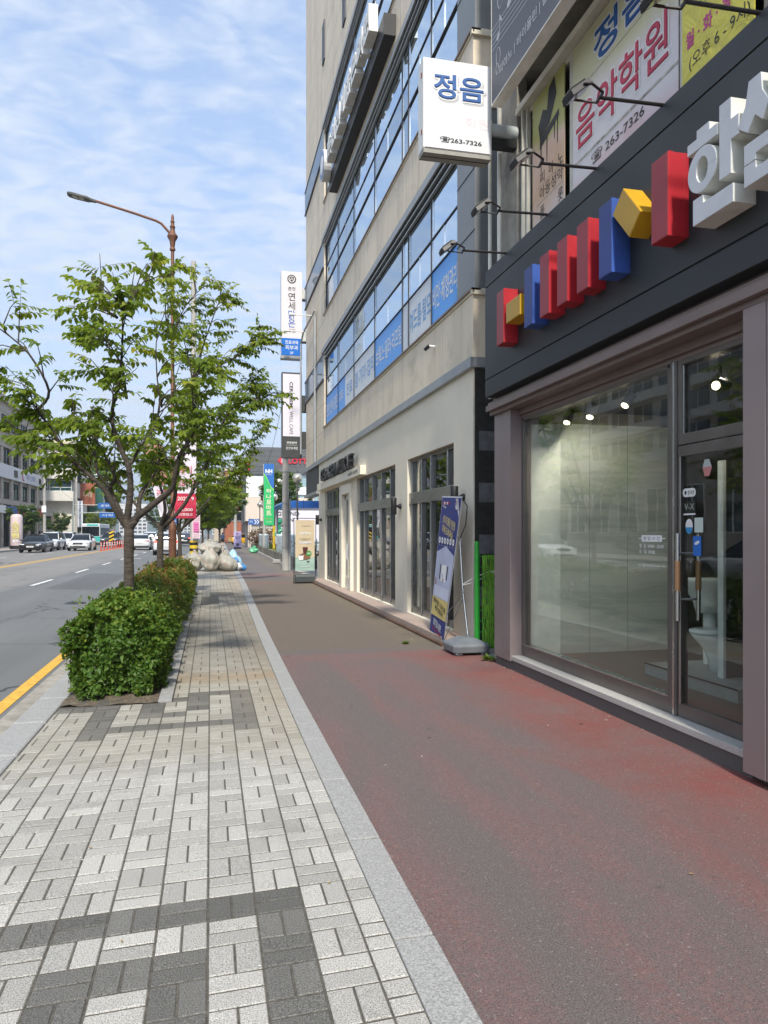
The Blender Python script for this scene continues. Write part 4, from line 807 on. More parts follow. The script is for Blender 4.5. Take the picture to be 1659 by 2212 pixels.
def emblem(g, x, y, z, r_):
    g.disc((x, y, z), *NY, r_, INK, 28); g.disc((x, y - .002, z), *NY, r_ * .74, PKW, 28)
    g.face([(x + a * r_, y - .004, z + b_ * r_) for a, b_ in ((-.5, .45), (0, .6), (.5, .45), (.5, -.2), (0, -.65), (-.5, -.2))], INK)
    g.disc((x, y - .006, z + .12 * r_), *NY, r_ * .24, PKW, 16); g.disc((x, y - .008, z + .12 * r_), *NY, r_ * .12, INK, 12)
    for sx in (-1, 1): g.face([(x + a * r_ * sx, y - .006, z + b_ * r_) for a, b_ in ((.08, -.12), (.42, -.34), (.42, -.2), (.1, .0))], PKW)
emblem(g, xc, Y_ + .002, 11.78, .175); g.build('lettering', ps)
for z in (11.05, 9.35): g = MB(); g.box(3.56, 3.75, Y_ + .1, Y_ + .3, z, z + .42, M('mount_grey', (.5, .52, .5), .5)); g.box(3.56, 3.76, Y_ + .08, Y_ + .32, z - .04, z, BLK); g.build('mount', ps)
pc = thing('projecting_cafe_sign', 'tall black framed cafe light box below the clinic sign', 'sign', (3.2, 29.5, 4.6)); CHD = M('sign_charcoal', (.04, .043, .043), .5)
g = MB(); g.box(x0 + .02, x1, Y_ + .01, Y_ + .32, 4.66, 8.07, CHD); g.build('box', pc, bevel=.01)
g = MB(); g.box(x0 + .06, x1 - .04, Y_ - .002, Y_ + .012, 5.52, 8.0, M('lilac_face', (.68, .65, .71), .35, var=.02)); g.build('face', pc)
g = MB(); rt = (V((0, 0, -1)), X1)        # lettering turned to read downwards
g.text('CERAGEM', (xc - .02, Y_ - .006, 7.18), *rt, 1.0, .14, INK, bold=.025); g.text('WELL CAFE', (xc - .02, Y_ - .006, 6.05), *rt, .92, .14, INK)
g.text('세라젬 웰카페', (xc, Y_ + .006, 5.27), *NY, .4, .09, WHT, bold=.015); g.box(xc - .22, xc + .22, Y_ + .004, Y_ + .0095, 5.17, 5.178, WHT); g.text('춘천퇴계점', (xc, Y_ + .006, 5.05), *NY, .46, .11, WHT); g.build('lettering', pc)
for z in (6.5, 5.05): g = MB(); g.box(3.56, 3.75, Y_ + .08, Y_ + .26, z, z + .68, CHD); g.build('mount', pc)
fb = thing('sign_lamp_bracket', 'grey pipe bracket with two white lamps aimed at the clinic sign', 'lamp bracket', (3.65, 28, 8.9))
g = MB(); g.tube([(3.62, 26.2, 9.6), (3.55, 29.0, 9.55), (3.5, 29.4, 9.2), (3.5, 29.4, 4.8)], .035, GRYM, 8); g.build('pipe', fb, smooth=1)
for y, z in ((26.7, 9.55), (28.7, 9.5)):
    g = MB(); g.tube([(3.6, y, z), (2.95, y, z)], .018, WHT, 8); g.lathe((2.95, y, z), [(.02, .05), (.05, .0), (.055, -.13), (.03, -.2)], WHT, 10, ax='x'); g.build('lamp', fb)
g = MB(); g.tube([(3.70, 12.0, 4.82), (3.60, 12.0, 4.83)], .02, WHT, 8); g.tube([(3.60, 12.0, 4.83), (3.55, 12.08, 4.78)], .03, BLK, 8); tag(g.build('wall_spout', base=(3.7, 12, 4.82)), 'tiny white and black outlet sticking out of the beige wall', 'outlet')
T1B= [[[-1.02,9.53,1.77],[-1.12,9.46,1.95],[-1.23,9.41,2.17],[-1.36,9.38,2.31],[-1.55,9.36,2.48],[-1.68,9.34,2.65],[-1.8,9.31,2.87],[-1.94,9.29,3.06],[-2.0,9.25,3.18]],[[-1.25,9.59,2.19],[-1.51,9.79,2.44],[-1.73,9.95,2.59],[-1.93,10.09,2.75],[-2.29,10.26,2.94],[-2.51,10.4,3.04]],[[-1.06,9.55,1.86],[-1.16,9.76,2.06],[-1.24,9.93,2.23],[-1.2,10.05,2.39],[-1.35,10.21,2.69],[-1.54,10.37,2.99],[-1.77,10.53,3.15]],[[-1.19,9.58,2.21],[-1.32,9.48,2.38],[-1.35,9.39,2.66],[-1.44,9.32,2.85]],[[-0.99,9.53,1.83],[-0.95,9.48,2.17],[-0.97,9.46,2.47],[-1.09,9.46,2.76],[-1.16,9.45,3.09],[-1.07,9.41,3.51],[-1.03,9.37,3.95],[-1.04,9.36,4.34],[-1.15,9.36,4.51]],[[-0.97,9.52,2.48],[-0.83,9.64,2.76],[-0.67,9.72,3.04],[-0.62,9.81,3.36],[-0.61,9.9,3.28],[-0.67,10.0,3.65],[-0.69,10.09,4.15],[-0.63,10.16,4.29]],[[-0.95,9.52,1.79],[-0.67,9.32,2.01],[-0.45,9.16,2.19],[-0.41,9.06,2.33],[-0.35,8.96,2.58],[-0.23,8.86,2.74],[-0.18,8.77,2.92],[-0.2,8.7,3.41],[-0.05,8.59,3.52]],[[-0.87,9.5,1.86],[-0.86,9.88,2.17],[-0.7,10.13,2.44],[-0.67,10.38,2.72]],[[-2.05,9.78,3.18],[-1.91,9.68,3.39],[-2.13,9.68,3.82],[-2.38,9.69,4.06],[-2.43,9.66,4.16]],[[-1.0,9.53,3.31],[-1.1,9.73,3.8],[-1.32,9.9,4.06],[-1.54,10.07,4.21]],[[-1.11,9.56,4.3],[-1.29,9.66,4.45],[-1.47,9.74,4.74]],[[-1.06,9.55,4.35],[-0.9,9.68,4.67],[-0.71,9.77,4.99]]]
T2B= [[[-0.98,15.23,1.79],[-1.4,15.49,2.18],[-1.7,15.69,2.53],[-1.86,15.84,2.76],[-2.11,16.01,3.27]],[[-0.96,15.22,1.81],[-0.86,15.03,2.1],[-0.92,14.92,2.48],[-1.07,14.84,2.94],[-1.22,14.77,3.19],[-1.48,14.73,3.55]],[[-0.89,15.21,1.79],[-0.64,15.28,2.06],[-0.43,15.32,2.36],[-0.26,15.37,2.76],[0.02,15.39,3.28],[0.13,15.44,3.92],[0.38,15.45,4.35],[0.94,15.39,4.7]],[[-0.88,15.2,1.81],[-0.55,14.96,2.15],[-0.14,14.73,2.85],[0.29,14.52,3.9],[0.63,14.33,4.16],[1.0,14.15,4.22]],[[-0.89,15.21,1.84],[-0.7,15.2,2.3],[-0.63,15.22,2.84],[-0.34,15.18,3.98],[-0.36,15.21,4.71],[0.19,15.11,5.01],[0.66,15.02,5.28],[0.98,14.97,5.54]],[[-0.51,15.12,3.53],[-0.65,15.05,4.31],[-0.72,14.99,5.37],[-0.47,14.86,6.07],[-0.12,14.72,6.44]],[[-0.72,15.17,5.41],[-0.88,15.38,6.12],[-0.74,15.48,7.04]],[[-0.35,15.08,4.69],[-0.2,15.34,5.27],[0.13,15.49,6.29],[0.24,15.66,6.58]]]
# ================================================================ street trees and hedges
def leafmat(name, c0, c1, c2, trans=.45):
    m, t, b = newmat(name); out = [n for n in t.nodes if n.type == 'OUTPUT_MATERIAL'][0]
    a = nd(t, 'Attribute', attribute_name='rnd', attribute_type='GEOMETRY').outputs['Fac']
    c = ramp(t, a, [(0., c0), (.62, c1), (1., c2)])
    t.links.new(c, b.inputs['Base Color']); b.inputs['Roughness'].default_value = .48; b.inputs['Specular IOR Level'].default_value = .35
    tr = nd(t, 'BsdfTranslucent', {0: mix(t, .5, c, (.30, .42, .03), 'MIX')})
    mx = nd(t, 'MixShader', {0: trans, 1: b.outputs[0], 2: tr}); t.links.new(mx.outputs[0], out.inputs[0]); return m
LEAF = leafmat('tree_leaf', (.10, .165, .018), (.215, .285, .028), (.40, .39, .04), .55)
LEAFY = leafmat('sunny_leaf', (.10, .16, .012), (.19, .24, .015), (.32, .30, .02), .5)
LEAFD = leafmat('dark_leaf', (.035, .075, .018), (.075, .13, .025), (.14, .17, .03))
HLEAF = leafmat('hedge_leaf', (.04, .095, .014), (.095, .18, .024), (.23, .27, .04), .35)
HLEAFR = leafmat('hedge_leaf_turning', (.045, .095, .018), (.11, .165, .028), (.30, .14, .045), .35)
m, t, b = newmat('bark'); co = nd(t, 'TexCoord').outputs['Object']; rv = nd(t, 'Mapping', {0: co, 3: (1, 1, 6)}).outputs[0]
nb = noise(t, rv, 12, 5, .65); t.links.new(mix(t, ramp(t, nb, [(.35, 0.), (.7, 1.)]), (.028, .022, .018), (.105, .085, .065)), b.inputs['Base Color']); b.inputs['Roughness'].default_value = .9
t.links.new(nd(t, 'Bump', {'Height': nb, 'Strength': .7, 'Distance': .02}).outputs[0], b.inputs['Normal']); BARK = m
class Leaves:
    def __init__(s): s.v = []; s.f = []; s.r = []
    def leaf(s, p, d, n, L, W, r, lo=False):
        d = d.normalized(); w = d.cross(n)
        if w.length < .05: w = d.cross(X1)
        w = w.normalized(); n = w.cross(d); o = len(s.v); q = d * L; k = w * W; up = n * (W * .35); bend = Z1 * (-L * .12)
        if lo:
            s.v += [p, p + q * .45 + k + up, p + q + bend, p + q * .45 - k + up]; s.f += [(o, o + 1, o + 2), (o, o + 2, o + 3)]; s.r += [r, r]
        else:
            s.v += [p, p + q * .3 + k * .9 + up, p + q * .66 + k * .75 + up + bend * .4, p + q + bend, p + q * .66 - k * .75 + up + bend * .4, p + q * .3 - k * .9 + up, p + q * .3, p + q * .66 + bend * .4]
            s.f += [(o, o + 1, o + 6), (o, o + 6, o + 5), (o + 1, o + 2, o + 7, o + 6), (o + 6, o + 7, o + 4, o + 5), (o + 2, o + 3, o + 7), (o + 7, o + 3, o + 4)]; s.r += [r] * 6
    def build(s, name, parent, mat):
        b_ = V(BASE[parent]); me = bpy.data.meshes.new(name); me.from_pydata([(x - b_.x, y - b_.y, z - b_.z) for x, y, z in s.v], [], s.f); me.materials.append(mat)
        a = me.attributes.new('rnd', 'FLOAT', 'FACE'); a.data.foreach_set('value', s.r); me.polygons.foreach_set('use_smooth', [True] * len(s.f))
        o = bpy.data.objects.new(name, me); COL.objects.link(o); o.parent = parent; return o
rnd = random.Random(11)
def rv3(): 
    while 1:
        v = V((rnd.uniform(-1, 1), rnd.uniform(-1, 1), rnd.uniform(-1, 1)))
        if .1 < v.length < 1: return v.normalized()
def spray(lv, tw, p, d, L, n, ls, lw, bias=0., lo=False, mat=BARK):
    d = V((d.x, d.y, d.z * .35)).normalized(); side = d.cross(Z1).normalized(); sag = rnd.uniform(.05, .3)
    pts = [p + d * (L * k / 3) - Z1 * (sag * L * (k / 3) ** 2) for k in range(4)]
    if tw is not None: tw.tube(pts, [.004, .0032, .0025, .0015], mat, 3, cap=False)
    r0 = min(1, max(0, rnd.gauss(.42 + bias, .2)))
    for i in range(n):
        f = (i + .6) / n; k = min(2, int(f * 3)); q = pts[k].lerp(pts[k + 1], f * 3 - k); sg = 1 if i % 2 else -1
        ld = side * sg * rnd.uniform(.35, .8) + d * rnd.uniform(.15, .55) - Z1 * rnd.uniform(.2, .85)
        lv.leaf(q, ld, Z1 + d * .4 + rv3() * .35, ls * rnd.uniform(.75, 1.2), lw * rnd.uniform(.8, 1.15), min(1, max(0, r0 + rnd.gauss(0, .1))), lo)
    lv.leaf(pts[-1], d - Z1 * .5, Z1 + rv3() * .3, ls, lw, r0, lo)
def limb_pts(pl, n=4):
    P_ = [V(p) for p in pl]; out = []
    for i in range(len(P_) - 1):
        a, b_, c_, d = P_[max(i - 1, 0)], P_[i], P_[i + 1], P_[min(i + 2, len(P_) - 1)]
        for k in range(n):
            u = k / n; out.append(.5 * ((2 * b_) + (c_ - a) * u + (2 * a - 5 * b_ + 4 * c_ - d) * u * u + (-a + 3 * b_ - 3 * c_ + d) * u ** 3))
    return out + [P_[-1]]
def tree(label, base, fork, limbs, r_trunk, mat, dens=1., ls=.1, lw=.026, lo=False, group='street trees along the near kerb', bias=0., start=.25, cat='street tree', zmin=0., top=1.):
    t_ = thing('street_tree', label, cat, base, group); bx, by, bz = base; fz = fork[2]
    g = MB(); lv = Leaves(); tw = MB()
    tp = [V((bx, by, bz - .05)), V((bx + .01, by, bz + (fz - bz) * .3)), V(fork) * .4 + V((bx, by, bz + (fz - bz) * .6)) * .6, V(fork)]
    g.tube(limb_pts(tp, 4), [r_trunk * (1.25 - .35 * min(1, i / 4)) * (1 + .05 * math.sin(i * 2.1)) for i in range(13)], BARK, 12)
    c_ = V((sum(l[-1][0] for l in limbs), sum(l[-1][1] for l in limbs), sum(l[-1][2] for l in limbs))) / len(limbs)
    for li, pl in enumerate(limbs):
        near = (V(pl[0]) - V(fork)).length < .3
        P_ = limb_pts(([fork] + pl) if near else pl, 4); L = len(P_)
        ra = r_trunk * (.66 if near else .22); g.tube(P_, [ra * (1 - i / (L - 1)) ** 1.15 + .0055 for i in range(L)], BARK, 8 if not lo else 5)
        ln = sum((P_[i + 1] - P_[i]).length for i in range(L - 1)); nt_ = int(ln * 9 * dens)
        for k in range(nt_):
            f = start + (1 - start) * ((k + rnd.random()) / nt_) ** .75 if near else (k + rnd.random()) / nt_
            i = min(L - 2, int(f * (L - 1))); p = P_[i].lerp(P_[i + 1], f * (L - 1) - i); ax = (P_[i + 1] - P_[i]).normalized()
            out = V((p.x - bx, p.y - by, .0)); out = out.normalized() if out.length > .05 else V((1, 0, 0))
            d = (rv3() + out * .5 + ax * .45 + Z1 * .6).normalized(); tl_ = rnd.uniform(.25, .75) * (1.1 - .5 * f)
            q = p + d * tl_ * .55 + Z1 * .05; e = p + d * tl_
            if e.z < zmin: continue
            tw.tube([p, q, e], [.009, .006, .004], BARK, 4, cap=False)
            for s_ in range(rnd.choice((2, 3, 3, 4))):
                f2 = rnd.uniform(.35, 1.); o_ = p.lerp(e, f2); dd = (d * .8 + rv3() * .9 + out * .25)
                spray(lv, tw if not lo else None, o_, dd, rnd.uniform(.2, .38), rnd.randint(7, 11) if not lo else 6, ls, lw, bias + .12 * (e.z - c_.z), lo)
        spray(lv, tw, P_[-1], P_[-1] - P_[-2], .35, 10, ls, lw, bias, lo); spray(lv, tw, P_[-2], P_[-1] - P_[-3] + rv3() * .3, .35, 10, ls, lw, bias, lo)
    off = len(g.v); g.v += tw.v; g.f += [tuple(off + k for k in f) for f in tw.f]; g.fm += [0] * len(tw.f)
    g.build('trunk', t_, smooth='all'); lv.build('crown', t_, mat); return t_
def vase(base, fork_z, h, rad, n, seed, lean=(0, 0)):
    q = random.Random(seed); bx, by, bz = base; L = []
    for i in range(n):
        a = 2 * math.pi * i / n + q.uniform(-.3, .3); r_ = rad * q.uniform(.55, 1.) if i % 3 else rad * .3; hh = h * q.uniform(.78, 1.) if i % 3 else h
        p1 = V((bx, by, fork_z)); e = V((bx + lean[0] + r_ * math.cos(a), by + lean[1] + r_ * math.sin(a), hh))
        L.append([tuple(p1 + V((.08 * math.cos(a), .08 * math.sin(a), .05)))] + [tuple(p1.lerp(e, f) + V((math.cos(a) * r_ * .16 * math.sin(f * 3.1), math.sin(a) * r_ * .16 * math.sin(f * 3.1), 0)) + V((q.uniform(-.06, .06), q.uniform(-.06, .06), 0))) for f in (.25, .5, .75, 1.)])
    return L
tree('street tree with dark forking trunk rising out of the nearest hedge', (-.97, 9.5, 0), (-.97, 9.52, 1.72), T1B, .066, LEAF, .95, .09, .031, bias=0., zmin=2.3, start=.36)
tree('second street tree, behind the first, its crown reaching over the pavement', (-.97, 15.2, 0), (-.96, 15.22, 1.68), T2B, .07, LEAF, .9, .098, .033, bias=.04, zmin=2.4, start=.36)
b3 = (-1.0, 25.6, 0); tree('third street tree with a yellow-green crown beside the brown lamp post', b3, (-1.0, 25.6, 1.75), vase(b3, 1.75, 5.3, 2.3, 8, 5, (.75, 0)), .07, LEAFY, .9, .16, .045, True, bias=.05, zmin=2.6)
b4 = (-.8, 46, 0); tree('green street tree beyond the garbage sacks', b4, (-.8, 46, 1.9), vase(b4, 1.9, 5.0, 2.3, 9, 8, (1.0, 0)), .08, LEAF, .8, .2, .06, True, zmin=1.9)
b5 = (-.6, 60, 0); tree('street tree farther along the pavement near the walking person', b5, (-.6, 60, 1.9), vase(b5, 1.9, 5.2, 2.6, 9, 9, (1.3, 0)), .09, LEAF, .7, .24, .075, True, zmin=1.9)
b6 = (-.2, 76, 0); tree('farthest street tree on the near pavement, small and dark', b6, (-.2, 76, 1.9), vase(b6, 1.9, 5.8, 2.8, 9, 10, (1.2, 0)), .1, LEAFD, .7, .28, .09, True, zmin=1.9)

def hedge(label, x0, x1, y0, y1, h, n, ls, mat, lo=False, stems=()):
    t_ = thing('hedge', label, 'hedge', ((x0 + x1) / 2, (y0 + y1) / 2, 0), 'clipped hedges in the planting bed'); lv = Leaves(); cx, cy = (x0 + x1) / 2, (y0 + y1) / 2
    ax, ay = (x1 - x0) / 2, (y1 - y0) / 2; areas = [(2 * ax * h * 1.2, 'f'), (2 * ax * h * .4, 'b'), (2 * ay * h, 'l'), (2 * ay * h, 'r'), (4 * ax * ay, 't')]; tot = sum(a for a, _ in areas)
    ph = [rnd.uniform(0, 6) for _ in range(6)]
    def bulge(u, v): return .11 * math.sin(u * 5 + ph[0]) * math.sin(v * 6 + ph[1]) + .05 * math.sin(u * 15 + ph[2] + v * 9)
    for a, sd in areas:
        for _ in range(int(n * a / tot)):
            u, v = rnd.uniform(-1, 1), rnd.random(); dp = abs(rnd.gauss(0, .045)); z = .03 + v ** .9 * (h - .03)
            rnd_top = 1 - .4 * max(0, (v - .5) / .5) ** 2; low = 1 - .10 * (1 - v) ** 2
            if sd in 'fb': s_ = -1 if sd == 'f' else 1; p = V((cx + u * ax * rnd_top * low, cy + s_ * (ay * low * rnd_top - dp - .06 * u * u + bulge(u * ax * 2, z)), z)); nn = V((u * .35, s_, .25))
            elif sd in 'lr': s_ = -1 if sd == 'l' else 1; p = V((cx + s_ * (ax * low * rnd_top - dp + bulge(u * ay * 2, z)), cy + u * ay, z)); nn = V((s_, .1, .25))
            else: w = rnd.uniform(-1, 1); p = V((cx + u * ax * .92, cy + w * ay * .95, h - dp + bulge(u * ax * 3, w * ay * 3) * 1.1 - .17 * abs(u) ** 2.5 - .14 * abs(w) ** 6)); nn = V((0, 0, 1))
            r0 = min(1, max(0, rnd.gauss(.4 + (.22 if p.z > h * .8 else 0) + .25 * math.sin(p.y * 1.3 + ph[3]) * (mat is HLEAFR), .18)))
            for k in range(3):
                dr = (rv3() * .9 + nn.normalized() * .45 + Z1 * .1); lv.leaf(p + rv3() * .015, dr, nn.normalized() + rv3() * .5, ls * rnd.uniform(.7, 1.2), ls * .33 * rnd.uniform(.85, 1.2), min(1, max(0, r0 + rnd.gauss(0, .06))), lo)
    for _ in range(26 if not lo else 60):      # young shoots sticking out of the top
        x, y = rnd.uniform(x0, x1), rnd.uniform(y0, y1); 
        for k in range(4): lv.leaf(V((x, y, h - .02 + .03 * k)), rv3() + Z1 * .5, Z1 + rv3() * .5, ls, ls * .3, rnd.uniform(.5, .95), lo)
    g = MB()
    for sx_, sy_ in stems: g.tube([(sx_, sy_, 0), (sx_ + rnd.uniform(-.03, .03), sy_ + .03, .25), (sx_ + rnd.uniform(-.06, .06), sy_ + .08, h * .7)], [.014, .012, .006], M('hedge_stem', (.19, .16, .12), .9, var=.3, vs=30), 6)
    for _ in range(int((y1 - y0) * 9)):
        x, y = rnd.uniform(x0 + .15, x1 - .15), rnd.uniform(y0 + .15, y1 - .15); g.tube([(x, y, 0), (x + rnd.uniform(-.1, .1), y + rnd.uniform(-.1, .1), h * .85)], [.012, .005], M('hedge_stem', (1, 1, 1)), 5)
    g.build('stem', t_, smooth='all'); lv.build('foliage', t_, mat)
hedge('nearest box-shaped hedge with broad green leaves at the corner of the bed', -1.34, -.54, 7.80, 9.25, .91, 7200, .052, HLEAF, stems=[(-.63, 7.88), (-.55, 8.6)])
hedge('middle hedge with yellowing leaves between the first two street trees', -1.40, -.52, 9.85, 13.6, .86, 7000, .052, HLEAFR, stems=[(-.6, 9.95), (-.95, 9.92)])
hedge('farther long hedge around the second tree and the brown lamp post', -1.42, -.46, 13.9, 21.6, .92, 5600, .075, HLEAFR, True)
# weeds at the wall foot
def weed(x, y, n, s_, lb):
    t_ = thing('weed', lb, 'weed', (x, y, 0)); lv = Leaves()
    for i in range(n):
        a = rnd.uniform(0, 6.28); lv.leaf(V((x + .3 * s_ * math.cos(a) * rnd.random(), y + .3 * s_ * math.sin(a) * rnd.random(), .0)), V((math.cos(a), math.sin(a), rnd.uniform(.3, 1.3))), Z1, s_ * rnd.uniform(.5, 1.), s_ * .16, rnd.uniform(.3, .9))
    lv.build('leaves', t_, HLEAF)
weed(2.86, 10.75, 34, .085, 'small green weed growing from the crack in the cycle path'); weed(3.55, 9.1, 36, .13, 'low green weed between the banner stand and the shop column')
g = Leaves()
# ================================================================ street furniture, banners, sacks, fences
def dirpt(u, dep): # helper kept for reading: none
    return None
RUSTP = M('brown_lamp_paint', (.16, .07, .04), .6, .2, var=.25, vs=6); CONP = M('pole_concrete', (.38, .365, .335), .85, var=.18, vs=2.5, bump=.2, bs=40, col2=(.27, .25, .22), c2=.6)
# --- street lamp
sl_ = thing('street_lamp', 'tall brown ornamental street lamp with one arm over the road', 'street lamp', (-.98, 20.4, 0)); x, y = -.98, 20.4
g = MB(); g.lathe((x, y, 0), [(.1, 0), (.1, 1.75), (.105, 1.78), (.085, 1.83), (.085, 1.9), (.05, 1.96), (.043, 9.35)], RUSTP, 14); g.lathe((x, y, .9), [(.112, 0), (.112, .05)], RUSTP, 14); g.lathe((x, y, 1.5), [(.112, 0), (.112, .04)], RUSTP, 14); g.build('pole', sl_, smooth=1)
g = MB(); g.lathe((x, y, 9.15), [(.05, 0), (.075, .02), (.075, .07), (.055, .1), (.07, .2), (.075, .26), (.13, .36), (.14, .39), (.13, .42), (.08, .47), (.06, .55), (.06, .62), (.075, .64), (.05, .68), (.045, .76), (.06, .78), (.035, .82), (.04, .88), (.03, .95), (.0, .99)], RUSTP, 16); g.build('finial', sl_, smooth=1)
g = MB(); g.tube([(x, y, 9.55), (x - .28, y + .02, 9.86), (x - .42, y + .03, 9.93), (x - 1.0, y + .05, 10.09), (x - 1.95, y + .1, 10.33)], .035, RUSTP, 8); g.build('arm', sl_, smooth=1)
DKL = M('lamp_head_grey', (.07, .072, .07), .5, .2); e0, e1 = V((x - 1.93, y + .1, 10.32)), V((x - 2.62, y + .14, 10.46)); d = (e1 - e0).normalized()
g = MB(); loft(g, [[e0 + d * t_ + V((0, a * w, 0)) + Z1 * z for a, z in ((-1, -.03), (1, -.03), (1, .02), (0, .04), (-1, .02))] for t_, w in ((0, .05), (.12, .07), (.2, .13), (.55, .15), (.68, .12), (.72, .05))], DKL); g.build('lamp_head', sl_, smooth=1)
g = MB(); 
for k in range(2): a = e0 + d * (.3 + .16 * k); g.face([a + V((0, -.09, -.032)), a + V((0, .09, -.032)), a + d * .13 + V((0, .09, -.032)), a + d * .13 + V((0, -.09, -.032))], M('led_panel', (.4, .4, .36), .3))
g.build('led_panel', sl_)
def cloth(g, x0, x1, y, z0, z1, m, amp=.03, n=8, nz=10, ph=0., shear=0.):
    vs = [(x0 + (x1 - x0) * i / n + shear * (j / nz), y + amp * math.sin(i * 1.1 + j * .5 + ph) + amp * .6 * math.sin(j * .9 + ph), z0 + (z1 - z0) * j / nz) for j in range(nz + 1) for i in range(n + 1)]
    g.add(vs, [(j * (n + 1) + i, j * (n + 1) + i + 1, (j + 1) * (n + 1) + i + 1, (j + 1) * (n + 1) + i) for j in range(nz) for i in range(n)], m)
BW = flat('banner_white', (.64, .60, .66), .6); BR = flat('banner_red', (.5, .02, .06), .6)
fl = thing('street_banner', 'white street banner with red lower half hung on the right of the lamp post', 'banner', (-.6, 20.4, 2), 'banners on the brown lamp post')
g = MB(); cloth(g, -.92, -.37, 20.35, 2.72, 4.1, BW, .012); g.build('sheet', fl, smooth='all'); g = MB(); cloth(g, -.92, -.37, 20.345, 2.06, 2.72, BR, .012, ph=.4); g.build('red_panel', fl, smooth='all')
g = MB()
for t_, z, h_, w_, mm in (('꽃이', 3.35, .2, .3, BR), ('있습니다', 3.02, .2, .46, BR), ('2022. 9', 2.58, .1, .42, WHT), ('10,000', 2.28, .09, .36, WHT), ('티켓링크', 2.16, .08, .36, WHT)): g.text(t_, (-.64, 20.30, z), *NY, w_, h_, mm, bold=.01)
g.build('lettering', fl); g = MB(); g.tube([(-.98, 20.4, 4.1), (-.36, 20.36, 4.1)], .012, BLK, 6); g.build('rod', fl)
fl = thing('street_banner', 'curling banner with a pink and red picture on the left of the lamp post', 'banner', (-1.4, 20.4, 2), 'banners on the brown lamp post')
PK = M('portrait_print', (.50, .28, .22), .6, var=.7, vs=3.5, col2=(.30, .03, .04), c2=.45)
g = MB(); cloth(g, -1.5, -1.05, 20.42, 2.95, 4.0, PK, .03, shear=-.2); g.build('picture_panel', fl, smooth='all'); g = MB(); cloth(g, -1.3, -1.05, 20.42, 2.1, 2.95, BW, .03, shear=-.2); g.build('sheet', fl, smooth='all'); g = MB(); g.text('2022', (-1.26, 20.36, 2.75), *NY, .26, .12, BR, bold=.02); g.build('lettering', fl)
# --- utility poles
def pole(label, x, y, h, r0, r1, name='utility_pole', grp=None):
    t_ = thing(name, label, 'utility pole', (x, y, 0), grp); g = MB(); g.lathe((x, y, 0), [(r0 + (r1 - r0) * k / 8, h * k / 8) for k in range(9)], CONP, 14)
    g.build('pole', t_, smooth=1); g = MB()
    for k in range(6): z = h * .3 + k * h * .11; a = (k % 2) * 2 - 1; g.tube([(x + a * .08, y, z), (x + a * .3, y, z)], .012, GRYM, 5)
    g.build('step_bolt', t_); return t_
pp_ = pole('tall bare concrete utility pole rising behind the street trees', -.9, 42, 16.6, .2, .13)
g = MB(); WRAPY = flat('hazard_yellow', (.62, .42, .02), .5); g.lathe((-.9, 42, .25), [(.215, 0), (.215, 1.0)], WRAPY, 14)
for k in range(3): g.lathe((-.9, 42, .35 + k * .33), [(.219, 0), (.219, .15)], BLK, 14)
g.build('hazard_wrap', pp_, smooth=1)
ad = thing('pole_banner', 'small pale pink advertising banner with magenta print tied to the tall pole', 'banner', (-.75, 41.7, 1.3))
g = MB(); cloth(g, -.96, -.55, 41.6, 1.38, 2.68, flat('pale_pink', (.62, .48, .52)), .015); g.build('sheet', ad, smooth='all'); g = MB(); g.box(-.9, -.62, 41.55, 41.555, 1.75, 2.25, MAG)
for k, z in enumerate((2.56, 2.44, 2.36)): g.text('목요 장터 개최', (-.755, 41.54, z), *NY, .3, .07, INK if k < 2 else MAG)
for k in range(4): g.text('아파트 상가 입점', (-.755, 41.545, 2.18 - k * .12), *NY, .24, .07, WHT)
g.text('문의 환영', (-.755, 41.54, 1.6), *NY, .28, .07, MAG); g.text('일시 장소', (-.755, 41.54, 1.48), *NY, .28, .06, INK); g.build('lettering', ad)
p2_ = pole('thick grey concrete pole with a conduit standing between the cafe sign and the white fence', 3.28, 33.3, 8.6, .16, .13)
g = MB(); g.tube([(3.46, 33.25, 0), (3.46, 33.25, 3.2)], .045, M('dull_conduit', (.28, .3, .31), .5), 8)
for z in (1.0, 2.0, 3.0, 4.4): g.lathe((3.28, 33.3, z), [(.17, 0), (.17, .04)], GRYM, 14)
g.build('conduit', p2_, smooth=1)
pole('thin concrete pole in front of the electronics store', 4.35, 62, 7.4, .14, .1); pole('distant concrete pole beside the walking person', 2.9, 90, 10.0, .2, .13)
def wire(p, q, sag, r, name, label, nm='overhead_wire'):
    p, q = V(p), V(q); g = MB(); pts = [p.lerp(q, k / 10) - Z1 * (sag * 4 * (k / 10) * (1 - k / 10)) for k in range(11)]; g.tube(pts, r, BLK, 4); tag(g.build(nm, base=p), label, 'wire', 'overhead wires')
wire((3.28, 33.3, 8.2), (4.35, 62, 6.9), .5, .012, 0, 'black cable from the grey pole down to the thin pole by the electronics store')
wire((-.9, 42, 7.8), (2.9, 90, 9.6), 1., .014, 0, 'black cable from the tall bare pole to the distant pole'); wire((4.35, 62, 7.3), (2.9, 90, 9.4), .6, .012, 0, 'thin cable between the two farther concrete poles')
